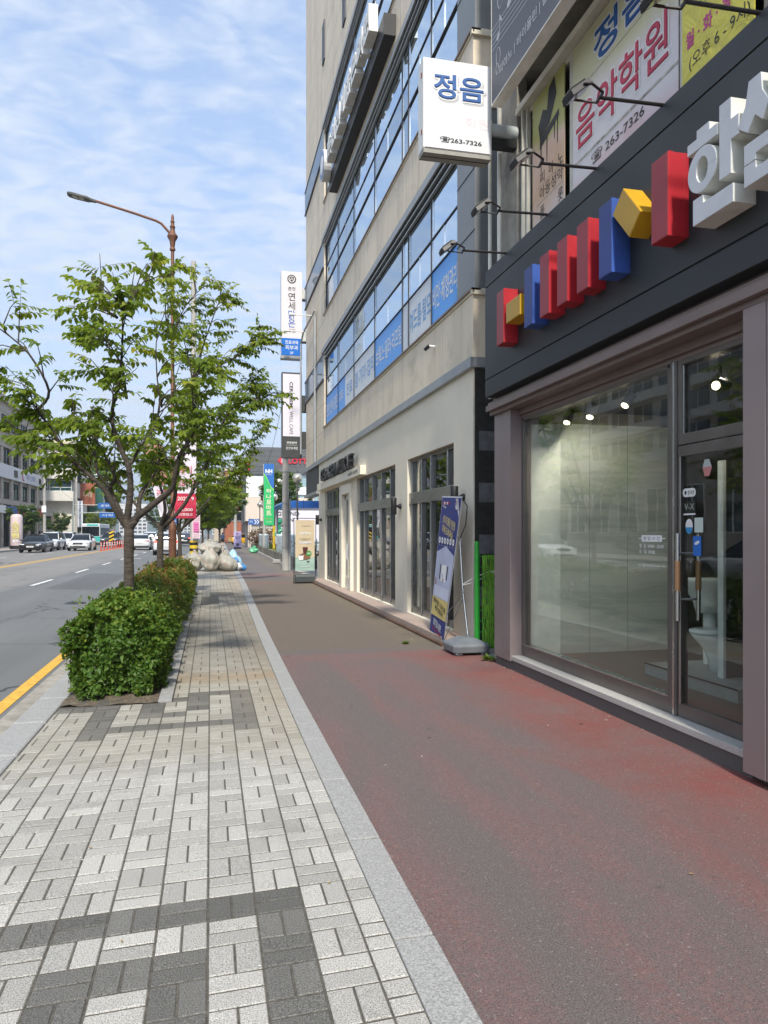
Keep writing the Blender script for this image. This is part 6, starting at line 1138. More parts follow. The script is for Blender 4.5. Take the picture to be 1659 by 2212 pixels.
def car(label, K, P_, loc, rz_, cat='car', name='parked_car', group='cars on the road', lit=False, sc=1.08, on=False):
    c = thing(name, label, cat, (0, 0, 0), group); L0, L1 = K['st'][0][0], K['st'][-1][0]
    def ring(y, zb, zt, w):
        h = zt - zb; half = [(0, zt + .015), (.6 * w, zt), (.86 * w, zt - .05 * h), (.97 * w, zt - .18 * h), (w, zb + .5 * h), (.985 * w, zb + .22 * h), (.93 * w, zb + .04 * h), (.6 * w, zb), (0, zb)]
        return [(x, y, z) for x, z in half] + [(-x, y, z) for x, z in half[-2:0:-1]]
    g = MB(); loft(g, [ring(*s_) for s_ in K['st']], P_); g.build('body', c, smooth=1)
    def cring(y, zb, zt, wb, wt): return [(wb, y, zb), (wt + .03, y, zt - .05 * (zt - zb)), (wt - .08, y, zt), (-wt + .08, y, zt), (-wt - .03, y, zt - .05 * (zt - zb)), (-wb, y, zb)]
    g = MB(); loft(g, [cring(*s_) for s_ in K['cab']], CGL); g.build('cabin_glass', c, smooth=1)
    g = MB(); mid = K['cab'][1:-1]; loft(g, [[(a + .045, y, zt - .07), (a - .07, y, zt + .012), (0, y, zt + .03), (-a + .07, y, zt + .012), (-a - .045, y, zt - .07), (-a + .05, y, zt - .06), (a - .05, y, zt - .06)] for y, zb, zt, wb, a in mid], P_); g.build('roof', c, smooth=1)
    g = MB(); cb_ = K['cab']
    for s_ in (-1, 1):
        for a, b_, wd_ in ((cb_[0], cb_[1], .10), (cb_[-1], cb_[-2], .055)): g.bar((s_ * (a[3] - .0), a[0], a[1]), (s_ * (b_[4] + .03), b_[0], b_[2] - .05), wd_, .05, P_)
        m_ = cb_[len(cb_) // 2]; g.bar((s_ * (m_[3] + .005), m_[0] + .05, m_[1]), (s_ * (m_[4] + .035), m_[0] + .0, m_[2] - .05), .06, .03, TRIM)
    g.build('pillar', c)
    for yy in K['wx']:
        for s_ in (-1, 1):
            w_ = thing('wheel', None, None); w_.parent = c; BASE[w_] = (0, 0, 0); xo = s_ * (K['st'][4][3] - .1)
            g = MB(); r_ = K['r']; g.lathe((xo, yy, r_), [(r_ * .6, -.105), (r_ * .96, -.1), (r_, -.06), (r_, .06), (r_ * .96, .1), (r_ * .6, .105)], TYRE, 20, ax='x'); g.build('tyre', w_, smooth=1)
            g = MB(); g.lathe((xo + s_ * .095, yy, r_), [(r_ * .66, 0), (r_ * .62, .012 * s_), (r_ * .12, -.02 * s_), (.0, .0)], RIM, 20, ax='x')
            for k in range(5): a = k * 1.2566; g.bar((xo + s_ * .108, yy, r_), (xo + s_ * .108, yy + math.cos(a) * r_ * .6, r_ + math.sin(a) * r_ * .6), .05, .012, RIM, up=(1, 0, 0))
            g.build('rim', w_, smooth=1)
            g = MB(); g.lathe((s_ * (K['st'][4][3] - .02), yy, r_ * 1.02), [(r_ * 1.14, -.02), (r_ * 1.14, .028)], TRIM, 22, ax='x'); g.build('wheel_arch', c)
    f = K['st'][-1]; f2 = K['st'][-2]; yF = f[0]; hz_ = K['hz']
    for s_ in (-1, 1):
        g = MB(); g.prism([(.40, hz_ - .055), (.78, hz_ - .015), (.80, hz_ + .06), (.44, hz_ + .015)] if s_ > 0 else [(-.40, hz_ - .055), (-.44, hz_ + .015), (-.80, hz_ + .06), (-.78, hz_ - .015)], (0, yF - .16, 0), X1, Z1, (0, .155, 0), HEADON if on else HEADL); g.build('headlight', c, bevel=.01)
        r_ = K['st'][0]; tz = K['tz']
        g = MB(); g.prism([(s_ * .44, tz - .05), (s_ * .80, tz - .07), (s_ * .80, tz + .05), (s_ * .44, tz + .04)], (0, r_[0] - .012, 0), X1, Z1, (0, .2, 0), TAILON if lit else TAILL); g.build('tail_light', c, bevel=.01)
        m_ = K['cab'][-2]; g = MB(); loft(g, [[(s_ * (.9 + .2 * t_), m_[0] + .45 + a, m_[1] + .06 + b_) for a, b_ in ((-.05, -.06), (.06, -.05), (.05, .06), (-.05, .06))] for t_ in (.1, .6, 1.)], P_); g.build('mirror', c, bevel=.015)
    g = MB(); g.prism([(-.36, hz_ - .12), (.36, hz_ - .12), (.42, hz_ + .0), (.34, hz_ + .045), (-.34, hz_ + .045), (-.42, hz_ + .0)], (0, yF - .1, 0), X1, Z1, (0, .118, 0), TRIM); g.box(-.62, .62, yF - .18, yF - .0, .29, .40, TRIM)
    for k in range(3): g.box(-.36, .36, yF + .018, yF + .022, hz_ - .09 + k * .045, hz_ - .082 + k * .045, CHR)
    g.build('grille', c); g = MB(); g.box(-.26, .26, yF + .022, yF + .03, .43, .54, PLATE); g.text('12가 3456' if 0 else '—', (0, yF + .034, .485), V((-1, 0, 0)), Z1, .3, .012, INK); g.build('number_plate', c)
    yR = K['st'][0][0]; g = MB(); g.box(-.26, .26, yR - .024, yR - .012, .62, .73, PLATE); g.build('number_plate', c); g = MB(); g.box(-.76, .76, yR + .02, yR + .12, .28, .45, TRIM); g.build('bumper', c)
    c.location = loc; c.rotation_euler = (0, 0, rz_); c.scale = (sc, sc, sc); return c
PI = math.pi
def on(x): return rz(x) + .006
car('black sedan parked by the far kerb next to the round advertising pillar', SED, PBk, (-14.9, 70.5, on(-14.9)), PI)
car('white SUV parked behind the black sedan', SUV, PWt, (-15.3, 78.6, on(-15.3)), PI); car('second white SUV in the parked row, behind the first white SUV', SUV, PWt, (-15.3, 86.5, on(-15.3)), PI)
car('white sedan driving towards the camera beside the yellow centre line', SED, PWt, (-11.9, 75.3, on(-11.9)), PI, name='moving_car')
car('dark grey SUV coming on behind the red lane posts', SUV, PGr, (-11.6, 94, on(-11.6)), PI, name='moving_car')
car('white sedan seen from behind, between the first two tree trunks', SED, PWt, (-6.7, 78, on(-6.7)), 0, name='moving_car')
car('white SUV seen from behind, ahead of the white sedan', SUV, PWt, (-6.8, 91, on(-6.8)), 0, name='moving_car', lit=True)
car('nearest white SUV seen from behind the brown lamp post, brake lights lit', SUV, PWt, (-3.35, 62, on(-3.35)), 0, name='moving_car', lit=True)
car('dark SUV with red tail lights farther on, behind the third tree', SUV, PBk, (-3.3, 105, on(-3.3)), 0, name='moving_car', lit=True)
car('yellow car turning into the side street beyond the walking person', SED, PYl, (5.2, 112, .0), R(-70), name='moving_car')
car('white sedan mirrored in the left part of the shop window', SED, PWt, (-12, 41, on(-12)), PI, name='moving_car'); car('silver sedan mirrored in the glass of the shop door', SED, PSv, (-7.7, 17.5, on(-7.7)), 0, name='moving_car')
bs = thing('city_bus', 'white and turquoise city bus behind the parked cars across the road', 'bus', (0, 0, 0)); TEAL = paint('turquoise', (.05, .42, .38))
g = MB(); g.box(-1.25, 1.25, 0, 10.5, .35, 3.1, PWt); g.build('body', bs, bevel=.12, seg=3); g = MB(); g.box(-1.262, 1.262, -.012, 10.4, .5, 1.25, TEAL); g.box(-.5, 1.0, -.02, .1, 2.75, 3.0, TEAL); g.build('colour_band', bs); g = MB(); g.box(-1.15, 1.15, -.02, .05, 1.3, 2.65, CGL); g.build('windscreen', bs); g = MB()
for k in range(6): g.box(1.2, 1.265, .8 + k * 1.6, 2.2 + k * 1.6, 1.5, 2.5, CGL)
g.build('side_window', bs); g = MB()
for y in (2.2, 7.8):
    for x in (-1.15, 1.15): g.lathe((x, y, .5), [(.5, -.14), (.5, .14)], TYRE, 18, ax='x')
g.build('wheels', bs); bs.location = (-16.6, 112, on(-16.6))
# red lane posts
dp = thing('lane_post', 'thin red flexible lane post with white bands on the yellow centre line', 'lane post', (-9.7, 71.5, on(-9.7)), 'row of red lane posts'); RPL = flat('post_red', (.50, .05, .03), .4)
g = MB(); bx_ = BASE[dp]; g.lathe(bx_, [(.14, 0), (.14, .03), (.06, .06), (.055, .8), (.045, .83), (0, .84)], RPL, 10); g.build('post', dp, smooth=1); g = MB()
for z in (.45, .62): g.lathe((bx_[0], bx_[1], bx_[2] + z), [(.058, 0), (.058, .07)], WHT, 10)
g.build('reflective_band', dp)
for k in range(1, 10): c = copy_tree(dp); c.location = (-9.7, 71.5 + k * 2.0, on(-9.7)); 
hp_ = thing('hazard_board', 'black and yellow striped hazard board at the head of the lane posts', 'hazard board', (-10.3, 84, on(-10.3))); g = MB(); g.box(-10.6, -10.1, 84, 84.05, .7, 1.9, BLK); g.build('board', hp_); g = MB()
for k in range(3): g.face([(-10.6, 83.99, .75 + k * .4), (-10.1, 83.99, 1.0 + k * .4), (-10.1, 83.99, 1.18 + k * .4), (-10.6, 83.99, .93 + k * .4)], WRAPY)
g.build('stripe', hp_); g = MB(); g.tube([(-10.35, 84.06, 0), (-10.35, 84.06, 1.0)], .05, GRYM, 6); g.build('post', hp_)
# ================================================================ person walking away
pn = thing('person', 'person in dark blue shirt and black shorts walking away along the pavement', 'person', (1.5, 97, 0))
SKIN = M('skin', (.42, .25, .17), .6); NAVYC = M('navy_cloth', (.03, .06, .13), .9); BLKC = M('black_cloth', (.012, .012, .014), .9); HAIR = M('black_hair', (.008, .007, .006), .6)
def skin_body(name, parent, J, E_, rad, m, root=0):
    me = bpy.data.meshes.new(name); me.from_pydata(J, E_, []); me.materials.append(m); o = bpy.data.objects.new(name, me); COL.objects.link(o); o.parent = parent
    sk = o.modifiers.new('skin', 'SKIN'); sk.use_smooth_shade = True
    lay_ = me.skin_vertices[0] if me.skin_vertices else None
    if lay_ is None:
        bm = bmesh.new(); bm.from_mesh(me); bm.verts.layers.skin.verify(); bm.to_mesh(me); bm.free(); lay_ = me.skin_vertices[0]
    for i, r_ in enumerate(rad): lay_.data[i].radius = (r_, r_) if not isinstance(r_, tuple) else r_; lay_.data[i].use_root = i == root
    sb = o.modifiers.new('sub', 'SUBSURF'); sb.levels = sb.render_levels = 1; return o
J = [(0, 0, .93), (0, -.01, 1.15), (0, 0, 1.38), (0, .01, 1.48), (0, .02, 1.56), (0, .02, 1.70), (.1, 0, .9), (.11, .10, .5), (.11, -.02, .1), (.11, .1, .03), (-.1, 0, .9), (-.11, -.06, .5), (-.11, -.26, .14), (-.11, -.2, .03), (.19, 0, 1.4), (.25, -.05, 1.13), (.26, .06, .9), (.27, .1, .8), (-.19, 0, 1.4), (-.26, .06, 1.14), (-.27, .2, .94), (-.27, .25, .85)]
E2 = [(0, 1), (1, 2), (2, 3), (3, 4), (4, 5), (0, 6), (6, 7), (7, 8), (8, 9), (0, 10), (10, 11), (11, 12), (12, 13), (2, 14), (14, 15), (15, 16), (16, 17), (2, 18), (18, 19), (19, 20), (20, 21)]
skin_body('body', pn, J, E2, [.13, .12, .12, .055, .085, .08, .085, .06, .042, .04, .085, .06, .042, .04, .06, .042, .034, .03, .06, .042, .034, .03], SKIN)
g = MB(); q = lambda pts: [(1.5 + x, 97 + y, z) for x, y, z in pts]
el = lambda cx, cy, a, b_, z, n=14: [(1.5 + cx + a * math.cos(6.2832 * k / n), 97 + cy + b_ * math.sin(6.2832 * k / n), z) for k in range(n)]
loft(g, [el(0, 0, .2, .15, .88), el(0, 0, .19, .14, 1.1), el(0, 0, .22, .15, 1.35), el(0, 0, .19, .12, 1.44), el(0, 0, .075, .07, 1.49)], NAVYC)
for s_, e in ((1, (.245, -.04, 1.16)), (-1, (-.255, .05, 1.17))): g.tube([(1.5 + s_ * .17, 97, 1.4), (1.5 + e[0], 97 + e[1], e[2])], [.085, .07], NAVYC, 10)
g.build('shirt', pn, smooth='all'); g = MB(); loft(g, [el(0, 0, .19, .14, .74), el(0, 0, .19, .14, .95)], BLKC)
for s_, y in ((1, .09), (-1, -.05)): g.tube([(1.5 + s_ * .1, 97, .86), (1.5 + s_ * .11, 97 + y, .54)], [.11, .095], BLKC, 10)
g.build('shorts', pn, smooth='all'); g = MB(); loft(g, [el(0, .0, .1, .1, 1.56), el(0, .0, .112, .118, 1.64), el(0, .01, .1, .11, 1.73), el(0, .02, .04, .05, 1.775)], HAIR); g.build('hair', pn, smooth='all')
g = MB()
for s_, y, z in ((1, .06, .0), (-1, -.24, .04)): g.box(1.5 + s_ * .11 - .05, 1.5 + s_ * .11 + .05, 97 + y - .1, 97 + y + .16, z, z + .09, BLKC)
g.build('shoes', pn, bevel=.02)
# ================================================================ buildings and things far down the street
GSTONE = M('gym_stone', (.38, .34, .29), .85, var=.2, vs=1.2, col2=(.20, .18, .16), c2=.58); WPL = M('white_render', (.60, .58, .52), .85, var=.1, vs=.7, col2=(.44, .42, .37), c2=.6)
TGL = coated('teal_glass', (.01, .05, .045), (.5, .6, .6), .2); DGL = coated('dark_window_glass', (.012, .016, .018), (.5, .55, .6), .2); LGL = coated('pale_window_glass', (.25, .36, .38), (.6, .7, .75), .3)
def window(parent, c, ax, w, h, d, gm, fm=WHT, nv=1, nh=0, fw=.07):
    u, v = ax; n = u.cross(v); c = V(c); f = MB()
    def pl(a0, a1, b0, b1, t): f.prism([(a0, b0), (a1, b0), (a1, b1), (a0, b1)], c, u, v, n * t, fm)
    pl(-w / 2, -w / 2 + fw, 0, h, d); pl(w / 2 - fw, w / 2, 0, h, d); pl(-w / 2 + fw, w / 2 - fw, 0, fw, d); pl(-w / 2 + fw, w / 2 - fw, h - fw, h, d)
    for k in range(1, nv): x = -w / 2 + w * k / nv; pl(x - fw / 2, x + fw / 2, fw, h - fw, d * .9)
    if nh: pl(-w / 2 + fw, w / 2 - fw, h * nh - fw / 2, h * nh + fw / 2, d * .8)
    o = f.build('window', parent); g = MB(); g.face([c + n * (d * .3) + u * a + v * b_ for a, b_ in ((-w / 2 + fw, fw), (w / 2 - fw, fw), (w / 2 - fw, h - fw), (-w / 2 + fw, h - fw))], gm); g.build('pane', o); return o
# --- gym building
gb = thing('gym_building', 'grey stone building with a gym sign and a white skin clinic band across the road', 'building', (-24.5, 105, 0)); GX = -24.5
g = MB(); g.box(-40, GX, 79, 117.6, 4.4, 18.2, GSTONE); g.box(-40, GX - .6, 79, 117.6, 0, 4.4, DKW)
for k in range(4, 13): y = 61 + k * 4.62; g.box(GX, GX + .3, y + 3.1 - .45, y + 3.1 + .45, 0, 12.4, GSTONE)
g.box(GX, GX + .35, 79, 117.6, 5.2, 5.8, GSTONE); g.box(GX, GX + .35, 79, 117.6, 12.1, 12.45, GSTONE); g.box(GX, GX + .4, 79, 117.6, 17.6, 18.3, GSTONE); g.build('wall', gb)
for k in range(12):
    y = 66.4 + k * 4.62 - .0
    if y > 117 or y < 81: continue
    for z, h in ((5.95, 2.0), (9.95, 2.1), (14.4, 1.7)): window(gb, (GX, y, z), PX, 2.9, h, .12, TGL if z < 9 else DGL, TRIM, 2, .3)
g = MB(); g.box(GX + .3, GX + .5, 79.5, 117.5, 8.35, 10.0, M('band_white', (.60, .61, .63), .5)); g.build('white_band', gb); g = MB()
g.text('미미즈 스크린골프', (GX + .52, 110, 9.2), *PX, 5.2, .7, flat('logo_blue', (1, 1, 1))); g.disc((GX + .52, 105.8, 9.25), *PX, .75, REDI, 20); g.disc((GX + .53, 106.15, 9.3), *PX, .65, MATS['band_white'], 20)
g.box(GX + .5, GX + .53, 101.0, 102.8, 8.7, 9.6, TRIM); g.box(GX + .5, GX + .53, 114.8, 116.2, 8.7, 9.5, TRIM); g.build('clinic_lettering', gb)
g = MB(); g.text('JUST ONE GYM', (GX + .42, 104.5, 13.2), *PX, 11.5, 1.05, flat('gym_yellow', (.55, .42, .10)), d=.2, bold=.04); g.text('퍼스널트레이닝\n필라테스', (GX + .42, 113.6, 13.2), *PX, 5.4, 1.2, flat('gym_yellow', (1, 1, 1)), d=.15, bold=.02); g.build('gym_lettering', gb)
g = MB()
for y0, y1, m_ in ((98, 103, BLUI), (103.2, 108, REDI), (108.3, 113, WHT), (113.2, 117.3, REDI), (79.5, 97.6, WHT)): g.box(GX + .3, GX + .45, y0, y1, 4.1, 5.0, m_)
g.build('shop_sign', gb)
for k in range(7): y = 82 + k * 5.5; window(gb, (GX - .55, y, .3), PX, 4.4, 3.4, .1, DGL, TRIM, 3)
# --- white balcony building
wb_ = thing('balcony_building', 'white four storey building with balconies and dark green blinds', 'building', (-22.5, 118.6, 0)); BX0, BX1, BY = -27.4, -20.0, 118.6
g = MB(); g.box(-34, BX1, BY + 1.6, 131, 0, 15.0, WPL); g.box(-34, BX1 - .3, BY + .5, BY + 1.6, 0, 4.6, WPL); g.box(-34, BX1 + .1, BY, 131, 14.2, 15.6, M('cream_parapet', (.62, .57, .40), .8)); g.box(-34, BX1, BY + .2, 131, 13.0, 14.2, WPL); g.build('wall', wb_)
for z0, z1 in ((9.8, 11.3), (6.5, 7.95)):
    g = MB(); g.box(-27.6, BX1 + .05, BY - .4, BY + 1.6, z0, z0 + .25, WPL); g.box(-27.6, BX1 + .05, BY - .4, BY - .25, z0 + .25, z1, WPL); g.box(BX1 - .1, BX1 + .05, BY - .25, BY + 1.6, z0 + .25, z1, WPL); g.build('balcony', wb_)
for z in (11.35, 8.0):
    for x in (-25.2, -21.9): window(wb_, (x, BY + .6, z), NY, 3.1, 1.6, .12, TGL, WHT, 2, .35)
    g = MB(); g.box(-27.4, BX1 - .05, BY + .62, BY + 1.7, z + 1.55, z + 2.0, M('soffit_grey', (.3, .3, .28), .9)); g.build('soffit', wb_)
g = MB()
for x, w_ in ((-26, 1.2), (-24, 1.6), (-21.8, 1.0)): g.box(x, x + w_, BY + .42, BY + .5, 2.4, 4.3, M('old_shop_sign', (.42, .34, .25), .8, var=.4, vs=3))
g.box(-24.5, -23.2, BY + .4, BY + .5, 3.6, 4.2, TRIM); g.build('old_sign', wb_); window(wb_, (-24.6, BY + .5, .2), NY, 2.6, 1.9, .1, DGL, WHT, 2)
for k, z in enumerate((2.0, 5.5, 9.5)): window(wb_, (BX1, 123.5, z), PX, 3.2, 1.6, .12, DGL, TRIM, 3)
sv = thing('wall_sign', 'rust red shop sign standing out from the white balcony building', 'sign', (-19.7, 124.5, 8)); g = MB(); g.box(-20.0, -17.8, 124.5, 124.8, 6.0, 9.6, M('rust_sign', (.30, .085, .04), .6, var=.25, vs=2)); g.build('panel', sv); g = MB(); g.text('마라탕', (-18.9, 124.48, 7.8), NY[0], NY[1], 1.4, .9, flat('cream_ink', (1, 1, 1))); g.build('lettering', sv)
sv = thing('wall_sign', 'white vertical cloth sign hanging low at the corner of the balcony building', 'sign', (-19.7, 120, 4)); g = MB(); g.box(-19.95, -18.9, 119.9, 120.0, 2.6, 6.6, flat('cloth_white', (.64, .66, .70))); g.build('panel', sv); g = MB(); g.text('세\n탁', (-19.4, 119.88, 4.6), *NY, .5, 1.8, flat('pale_print', (.35, .37, .45))); g.build('lettering', sv)
sv = thing('wall_sign', 'dark green vertical sign high beside the balcony building', 'sign', (-19.0, 132, 9)); g = MB(); g.box(-20, -17.9, 134, 134.3, 5.5, 14.2, flat('deep_green', (.01, .08, .05))); g.build('panel', sv); g = MB(); g.text('우\n리\n은', (-18.95, 133.98, 11.5), *NY, 1.1, 4.2, WHT); g.build('lettering', sv)
def block(name, label, x0, x1, y0, y1, h, wm, gm, cols, rows, side=0, z0=3.2, parap=None, cat='building', fh=None):
    b_ = thing(name, label, cat, ((x0 + x1) / 2, y0, 0)); g = MB(); g.box(x0, x1, y0, y1, 0, h, wm); g.build('wall', b_); g = MB(); g.box(x0 - .2, x1 + .2, y0 - .2, y1 + .2, h, h + .5, parap or wm); g.build('parapet', b_)
    fh = fh or (h - z0) / rows
    for r_ in range(rows):
        for c_ in range(cols): w_ = (x1 - x0) / cols; window(b_, (x0 + w_ * (c_ + .5), y0, z0 + fh * r_ + fh * .2), NY, w_ * .72, fh * .55, .12, gm, WHT, 2)
        if side:
            n = int((y1 - y0) / 4)
            for c_ in range(n): w_ = (y1 - y0) / n; window(b_, ((x0 if side < 0 else x1), y0 + w_ * (c_ + .5), z0 + fh * r_ + fh * .2), NX if side < 0 else PX, w_ * .65, fh * .55, .12, gm, WHT, 2)
    return b_
block('office_block', 'pale building with bluish windows beyond the balcony building', -32, -21.2, 150, 165, 15.5, WPL, LGL, 4, 4, 1); block('shop_block', 'low cream building with a flat roof farther along the left pavement', -34, -22.5, 172, 190, 9, M('cream_block', (.5, .45, .36), .9), DGL, 4, 2, 1)
# --- electronics store
ls = thing('store_building', 'grey and glass electronics store with red sign lettering', 'building', (12, 100, 0)); DG = M('dark_grey_panel', (.085, .09, .095), .55, var=.08, vs=.8); MG = M('mid_grey_panel', (.16, .165, .17), .55, var=.08, vs=.8)
g = MB(); g.box(5.2, 30, 100, 130, 9.6, 13.2, DG)
for k in range(5): g.box(5.19, 30, 99.985, 100, 9.9 + k * .7, 9.92 + k * .7, GROOVE)
g.build('top_panel', ls); g = MB(); g.box(5.3, 30, 100.2, 130, 6.9, 7.9, WHT); g.box(5.3, 30, 100.2, 130, 3.6, 4.5, WHT); g.box(5.4, 30, 100.5, 130, 0, 9.6, M('pale_panel', (.5, .52, .52), .6)); g.build('wall', ls)
g = MB(); g.box(5.18, 5.3, 100.1, 129.8, 0, 9.6, MG); g.build('side_wall', ls)
for z, h in ((7.9, 1.7), (4.5, 2.4), (.4, 3.1)):
    for k in range(8): window(ls, (6.9 + k * 3.0, 100.45, z), NY, 2.95, h, .1, LGL if (k + int(z)) % 4 else DGL, M('store_frame', (.42, .45, .45), .5), 2)
g = MB(); g.text('LOTTE HIMART', (13.7, 99.95, 11.4), *NY, 7.0, .75, flat('store_red', (.5, .01, .03)), d=.12, bold=.035); g.build('lettering', ls)
g = MB(); g.face([(9.45, 99.9, 10.75), (10.15, 99.9, 11.45), (9.45, 99.9, 12.15), (8.75, 99.9, 11.45)], flat('store_red', (1, 1, 1))); g.text('ℓ', (9.45, 99.88, 11.45), *NY, .4, .85, WHT, bold=.02); g.build('emblem', ls); g = MB(); g.box(5.0, 5.19, 101.5, 106, 10.2, 11.6, flat('store_red', (1, 1, 1))); g.box(4.98, 5.2, 101.3, 106.2, 11.6, 11.7, WHT); g.build('side_sign', ls)
# --- beige kiosk with white upper sign
kb = thing('kiosk_building', 'low beige building with a deep canopy and a white sign on its roof', 'building', (5, 88, 0)); KB_ = M('kiosk_beige', (.58, .50, .42), .8, var=.05); KG = M('kiosk_grey', (.17, .17, .165), .6)
g = MB(); g.box(4.0, 12, 88, 96, 3.1, 5.9, KB_); g.box(4.3, 12, 88.6, 96, 0, 3.1, M('kiosk_shade_wall', (.42, .39, .35), .85)); g.box(4.32, 4.7, 88.2, 88.6, 0, 3.1, KB_); g.build('wall', kb); g = MB(); g.prism([(88, 3.0), (95.5, 2.6), (95.5, 4.6), (88, 5.8)], (3.85, 0, 0), Y1, Z1, (.15, 0, 0), KG); g.build('side_canopy', kb); g = MB(); g.box(3.83, 3.85, 90, 92, 3.4, 4.5, TRIM); g.build('side_window', kb)
g = MB(); g.box(4.1, 9.2, 88.4, 88.7, 5.95, 8.4, flat('cloud_white', (.66, .66, .66))); g.build('roof_sign', kb); g = MB(); LG = flat('leaf_green', (.22, .42, .04)); g.lathe((6.7, 88.36, 7.4), [(.75, 0), (.75, .03)], LG, 20, ax='y', sy=.7); g.lathe((6.7, 88.34, 7.4), [(.5, 0), (.5, .02)], MATS['cloud_white'], 20, ax='y', sy=.7); g.lathe((6.9, 88.34, 7.95), [(.35, 0), (.35, .03)], LG, 16, ax='y'); g.text('강원호반', (6.6, 88.36, 6.4), *NY, 2.2, .42, flat('logo_blue', (1, 1, 1))); g.build('roof_sign_print', kb)
# --- grand open sale hoarding under a blue canopy
cn = thing('blue_canopy', 'blue sheet canopy on grey posts beside the cafe building', 'canopy', (6.5, 45, 0)); BC = M('canopy_blue', (.015, .09, .33), .35, var=.15, vs=2)
g = MB(); loft(g, [[(4.15, y, 3.2), (4.15, y, 3.42), (4.25, y, 3.56), (4.6, y, 3.64), (11, y, 3.66), (11, y, 3.2)] for y in (45, 50)], BC); g.build('roof', cn); g = MB()
for k in range(7): g.box(4.5 + k, 4.54 + k, 44.97, 45, 3.2, 3.7, M('canopy_seam', (.01, .05, .2), .5))
g.build('seam', cn); g = MB()
for x, y in ((4.35, 45.1), (4.35, 49.8), (10, 45.1)): g.tube([(x, y, 0), (x, y, 3.25)], .07, GRYM, 8)
g.tube([(6.8, 45.1, 3.2), (7.6, 45.1, 2.7)], .06, GRYM, 8); g.build('post', cn)
hb2 = thing('sale_hoarding', 'white hoarding printed GRAND OPEN SALE in thin black capitals', 'hoarding', (6.5, 56, .4)); g = MB(); g.box(4.75, 12, 56, 56.1, .9, 3.72, flat('hoarding_white', (.66, .64, .70))); g.build('panel', hb2); g = MB()
for k, t_ in enumerate(('GRAND', 'OPEN', 'SALE')): vs, _ = textmesh(t_, 0., False); w_ = (vs.max(0) - vs.min(0))[0] * .48; g.text(t_, (4.9 + w_ / 2, 55.98, 3.14 - k * .45), *NY, w_, .32, INK, bold=.01)
g.build('lettering', hb2); g = MB(); g.box(4.70, 4.76, 55.98, 56.12, .0, 3.8, TRIM); g.build('post', hb2)
fy = thing('forecourt_fence', 'low white fence with yellow flowers beyond the cafe underpass', 'fence', (6, 40, 0)); g = MB()
for k in range(18): x = 4.9 + k * .22; g.box(x, x + .1, 40, 40.03, .3, 1.35, PWH)
g.build('pickets', fy); g = MB(); g.box(4.9, 8.9, 40.03, 40.06, .55, .65, PWH); g.box(4.9, 8.9, 40.03, 40.06, 1.1, 1.2, PWH); g.build('rail', fy)
sb_ = tree('dark green tree beside the hanging supermarket banner', (5.7, 62, .4), (5.7, 62, 1.6), vase((5.7, 62, .4), 1.6, 6.6, 1.9, 9, 33), .1, LEAFD, .9, .2, .08, True, group='trees in the forecourt', zmin=1.2, cat='tree')
tree('small dark tree farther right in the forecourt', (10.4, 66, .2), (10.4, 66, 1.6), vase((10.4, 66, .2), 1.6, 5.0, 1.6, 8, 34), .1, LEAFD, .7, .2, .08, True, group='trees in the forecourt', zmin=1.2, cat='tree')
RLEAF = leafmat('red_leaf', (.07, .02, .015), (.13, .035, .025), (.13, .10, .03), .3)
def bush(label, x, y, z, rx, rz_, n, ls, mat, name='shrub'):
    t_ = thing(name, label, 'shrub', (x, y, z)); lv = Leaves()
    for _ in range(n): d = rv3(); r_ = rnd.random() ** .35; p = V((x + d.x * rx * r_, y + d.y * rx * r_, z + rz_ + d.z * rz_ * r_)); lv.leaf(p, rv3() + d * .6, d + rv3() * .5, ls, ls * .4, min(1, max(0, rnd.gauss(.45 + .3 * d.z, .2))), True)
    lv.build('foliage', t_, mat); g = MB(); g.tube([(x, y, z), (x, y, z + rz_)], .05, BARK, 5); g.build('stem', t_)
bush('dark red shrub behind the white fence below the arrow sign', 4.9, 72, .45, 1.5, .85, 900, .2, RLEAF); bush('clipped green shrub in front of the sale hoarding', 6.4, 52, .2, .9, .5, 500, .16, HLEAF)
# --- brick building and more blocks at the end of the pavement
br = block('brick_building', 'red brick building with satellite dishes behind the electronics store', 2.6, 20, 137, 160, 13.0, M('red_brick', (.36, .13, .075), .85, var=.2, vs=2), DGL, 5, 3, -1, parap=M('pale_parapet', (.5, .42, .34), .8))
for k, x in enumerate((4.2, 6.2)): g = MB(); g.lathe((x, 136.4, 11.3 - .1 * k), [(.0, .25), (.5, .1), (.75, -.05)], WHT, 16, ax='y'); g.build('satellite_dish', br)
block('beige_block', 'beige mid rise partly hidden by the pavement trees', .8, 12, 172, 190, 15, M('beige_block', (.46, .40, .32), .9), DGL, 3, 4, -1)
AP = M('apartment_white', (.55, .54, .52), .9, var=.05, vs=.1)
for i, (x, y, w_, h, lb) in enumerate(((-62, 640, 22, 26, 'white apartment tower, leftmost of the far cluster'), (-36, 800, 22, 36, 'tallest white apartment tower below the hill'), (-16, 760, 20, 28, 'white apartment tower over the road axis'), (14, 860, 24, 40, 'white apartment tower farthest right of the cluster'), (-100, 620, 30, 22, 'wide low apartment block left of the cluster'))):
    b_ = thing('apartment_tower', lb, 'building', (x, y, 0), 'far apartment towers'); g = MB(); g.box(x - w_ / 2, x + w_ / 2, y, y + 14, 0, h, AP); g.box(x - 3, x + 3, y + 2, y + 10, h, h + 4, AP); g.build('wall', b_); g = MB()
    for r_ in range(int(h / 3) - 1):
        for c_ in range(int(w_ / 3.6)): g.box(x - w_ / 2 + .7 + c_ * 3.6, x - w_ / 2 + 3.2 + c_ * 3.6, y - .1, y, 2 + r_ * 3, 3.7 + r_ * 3, DGL)
    o = g.build('windows', b_)
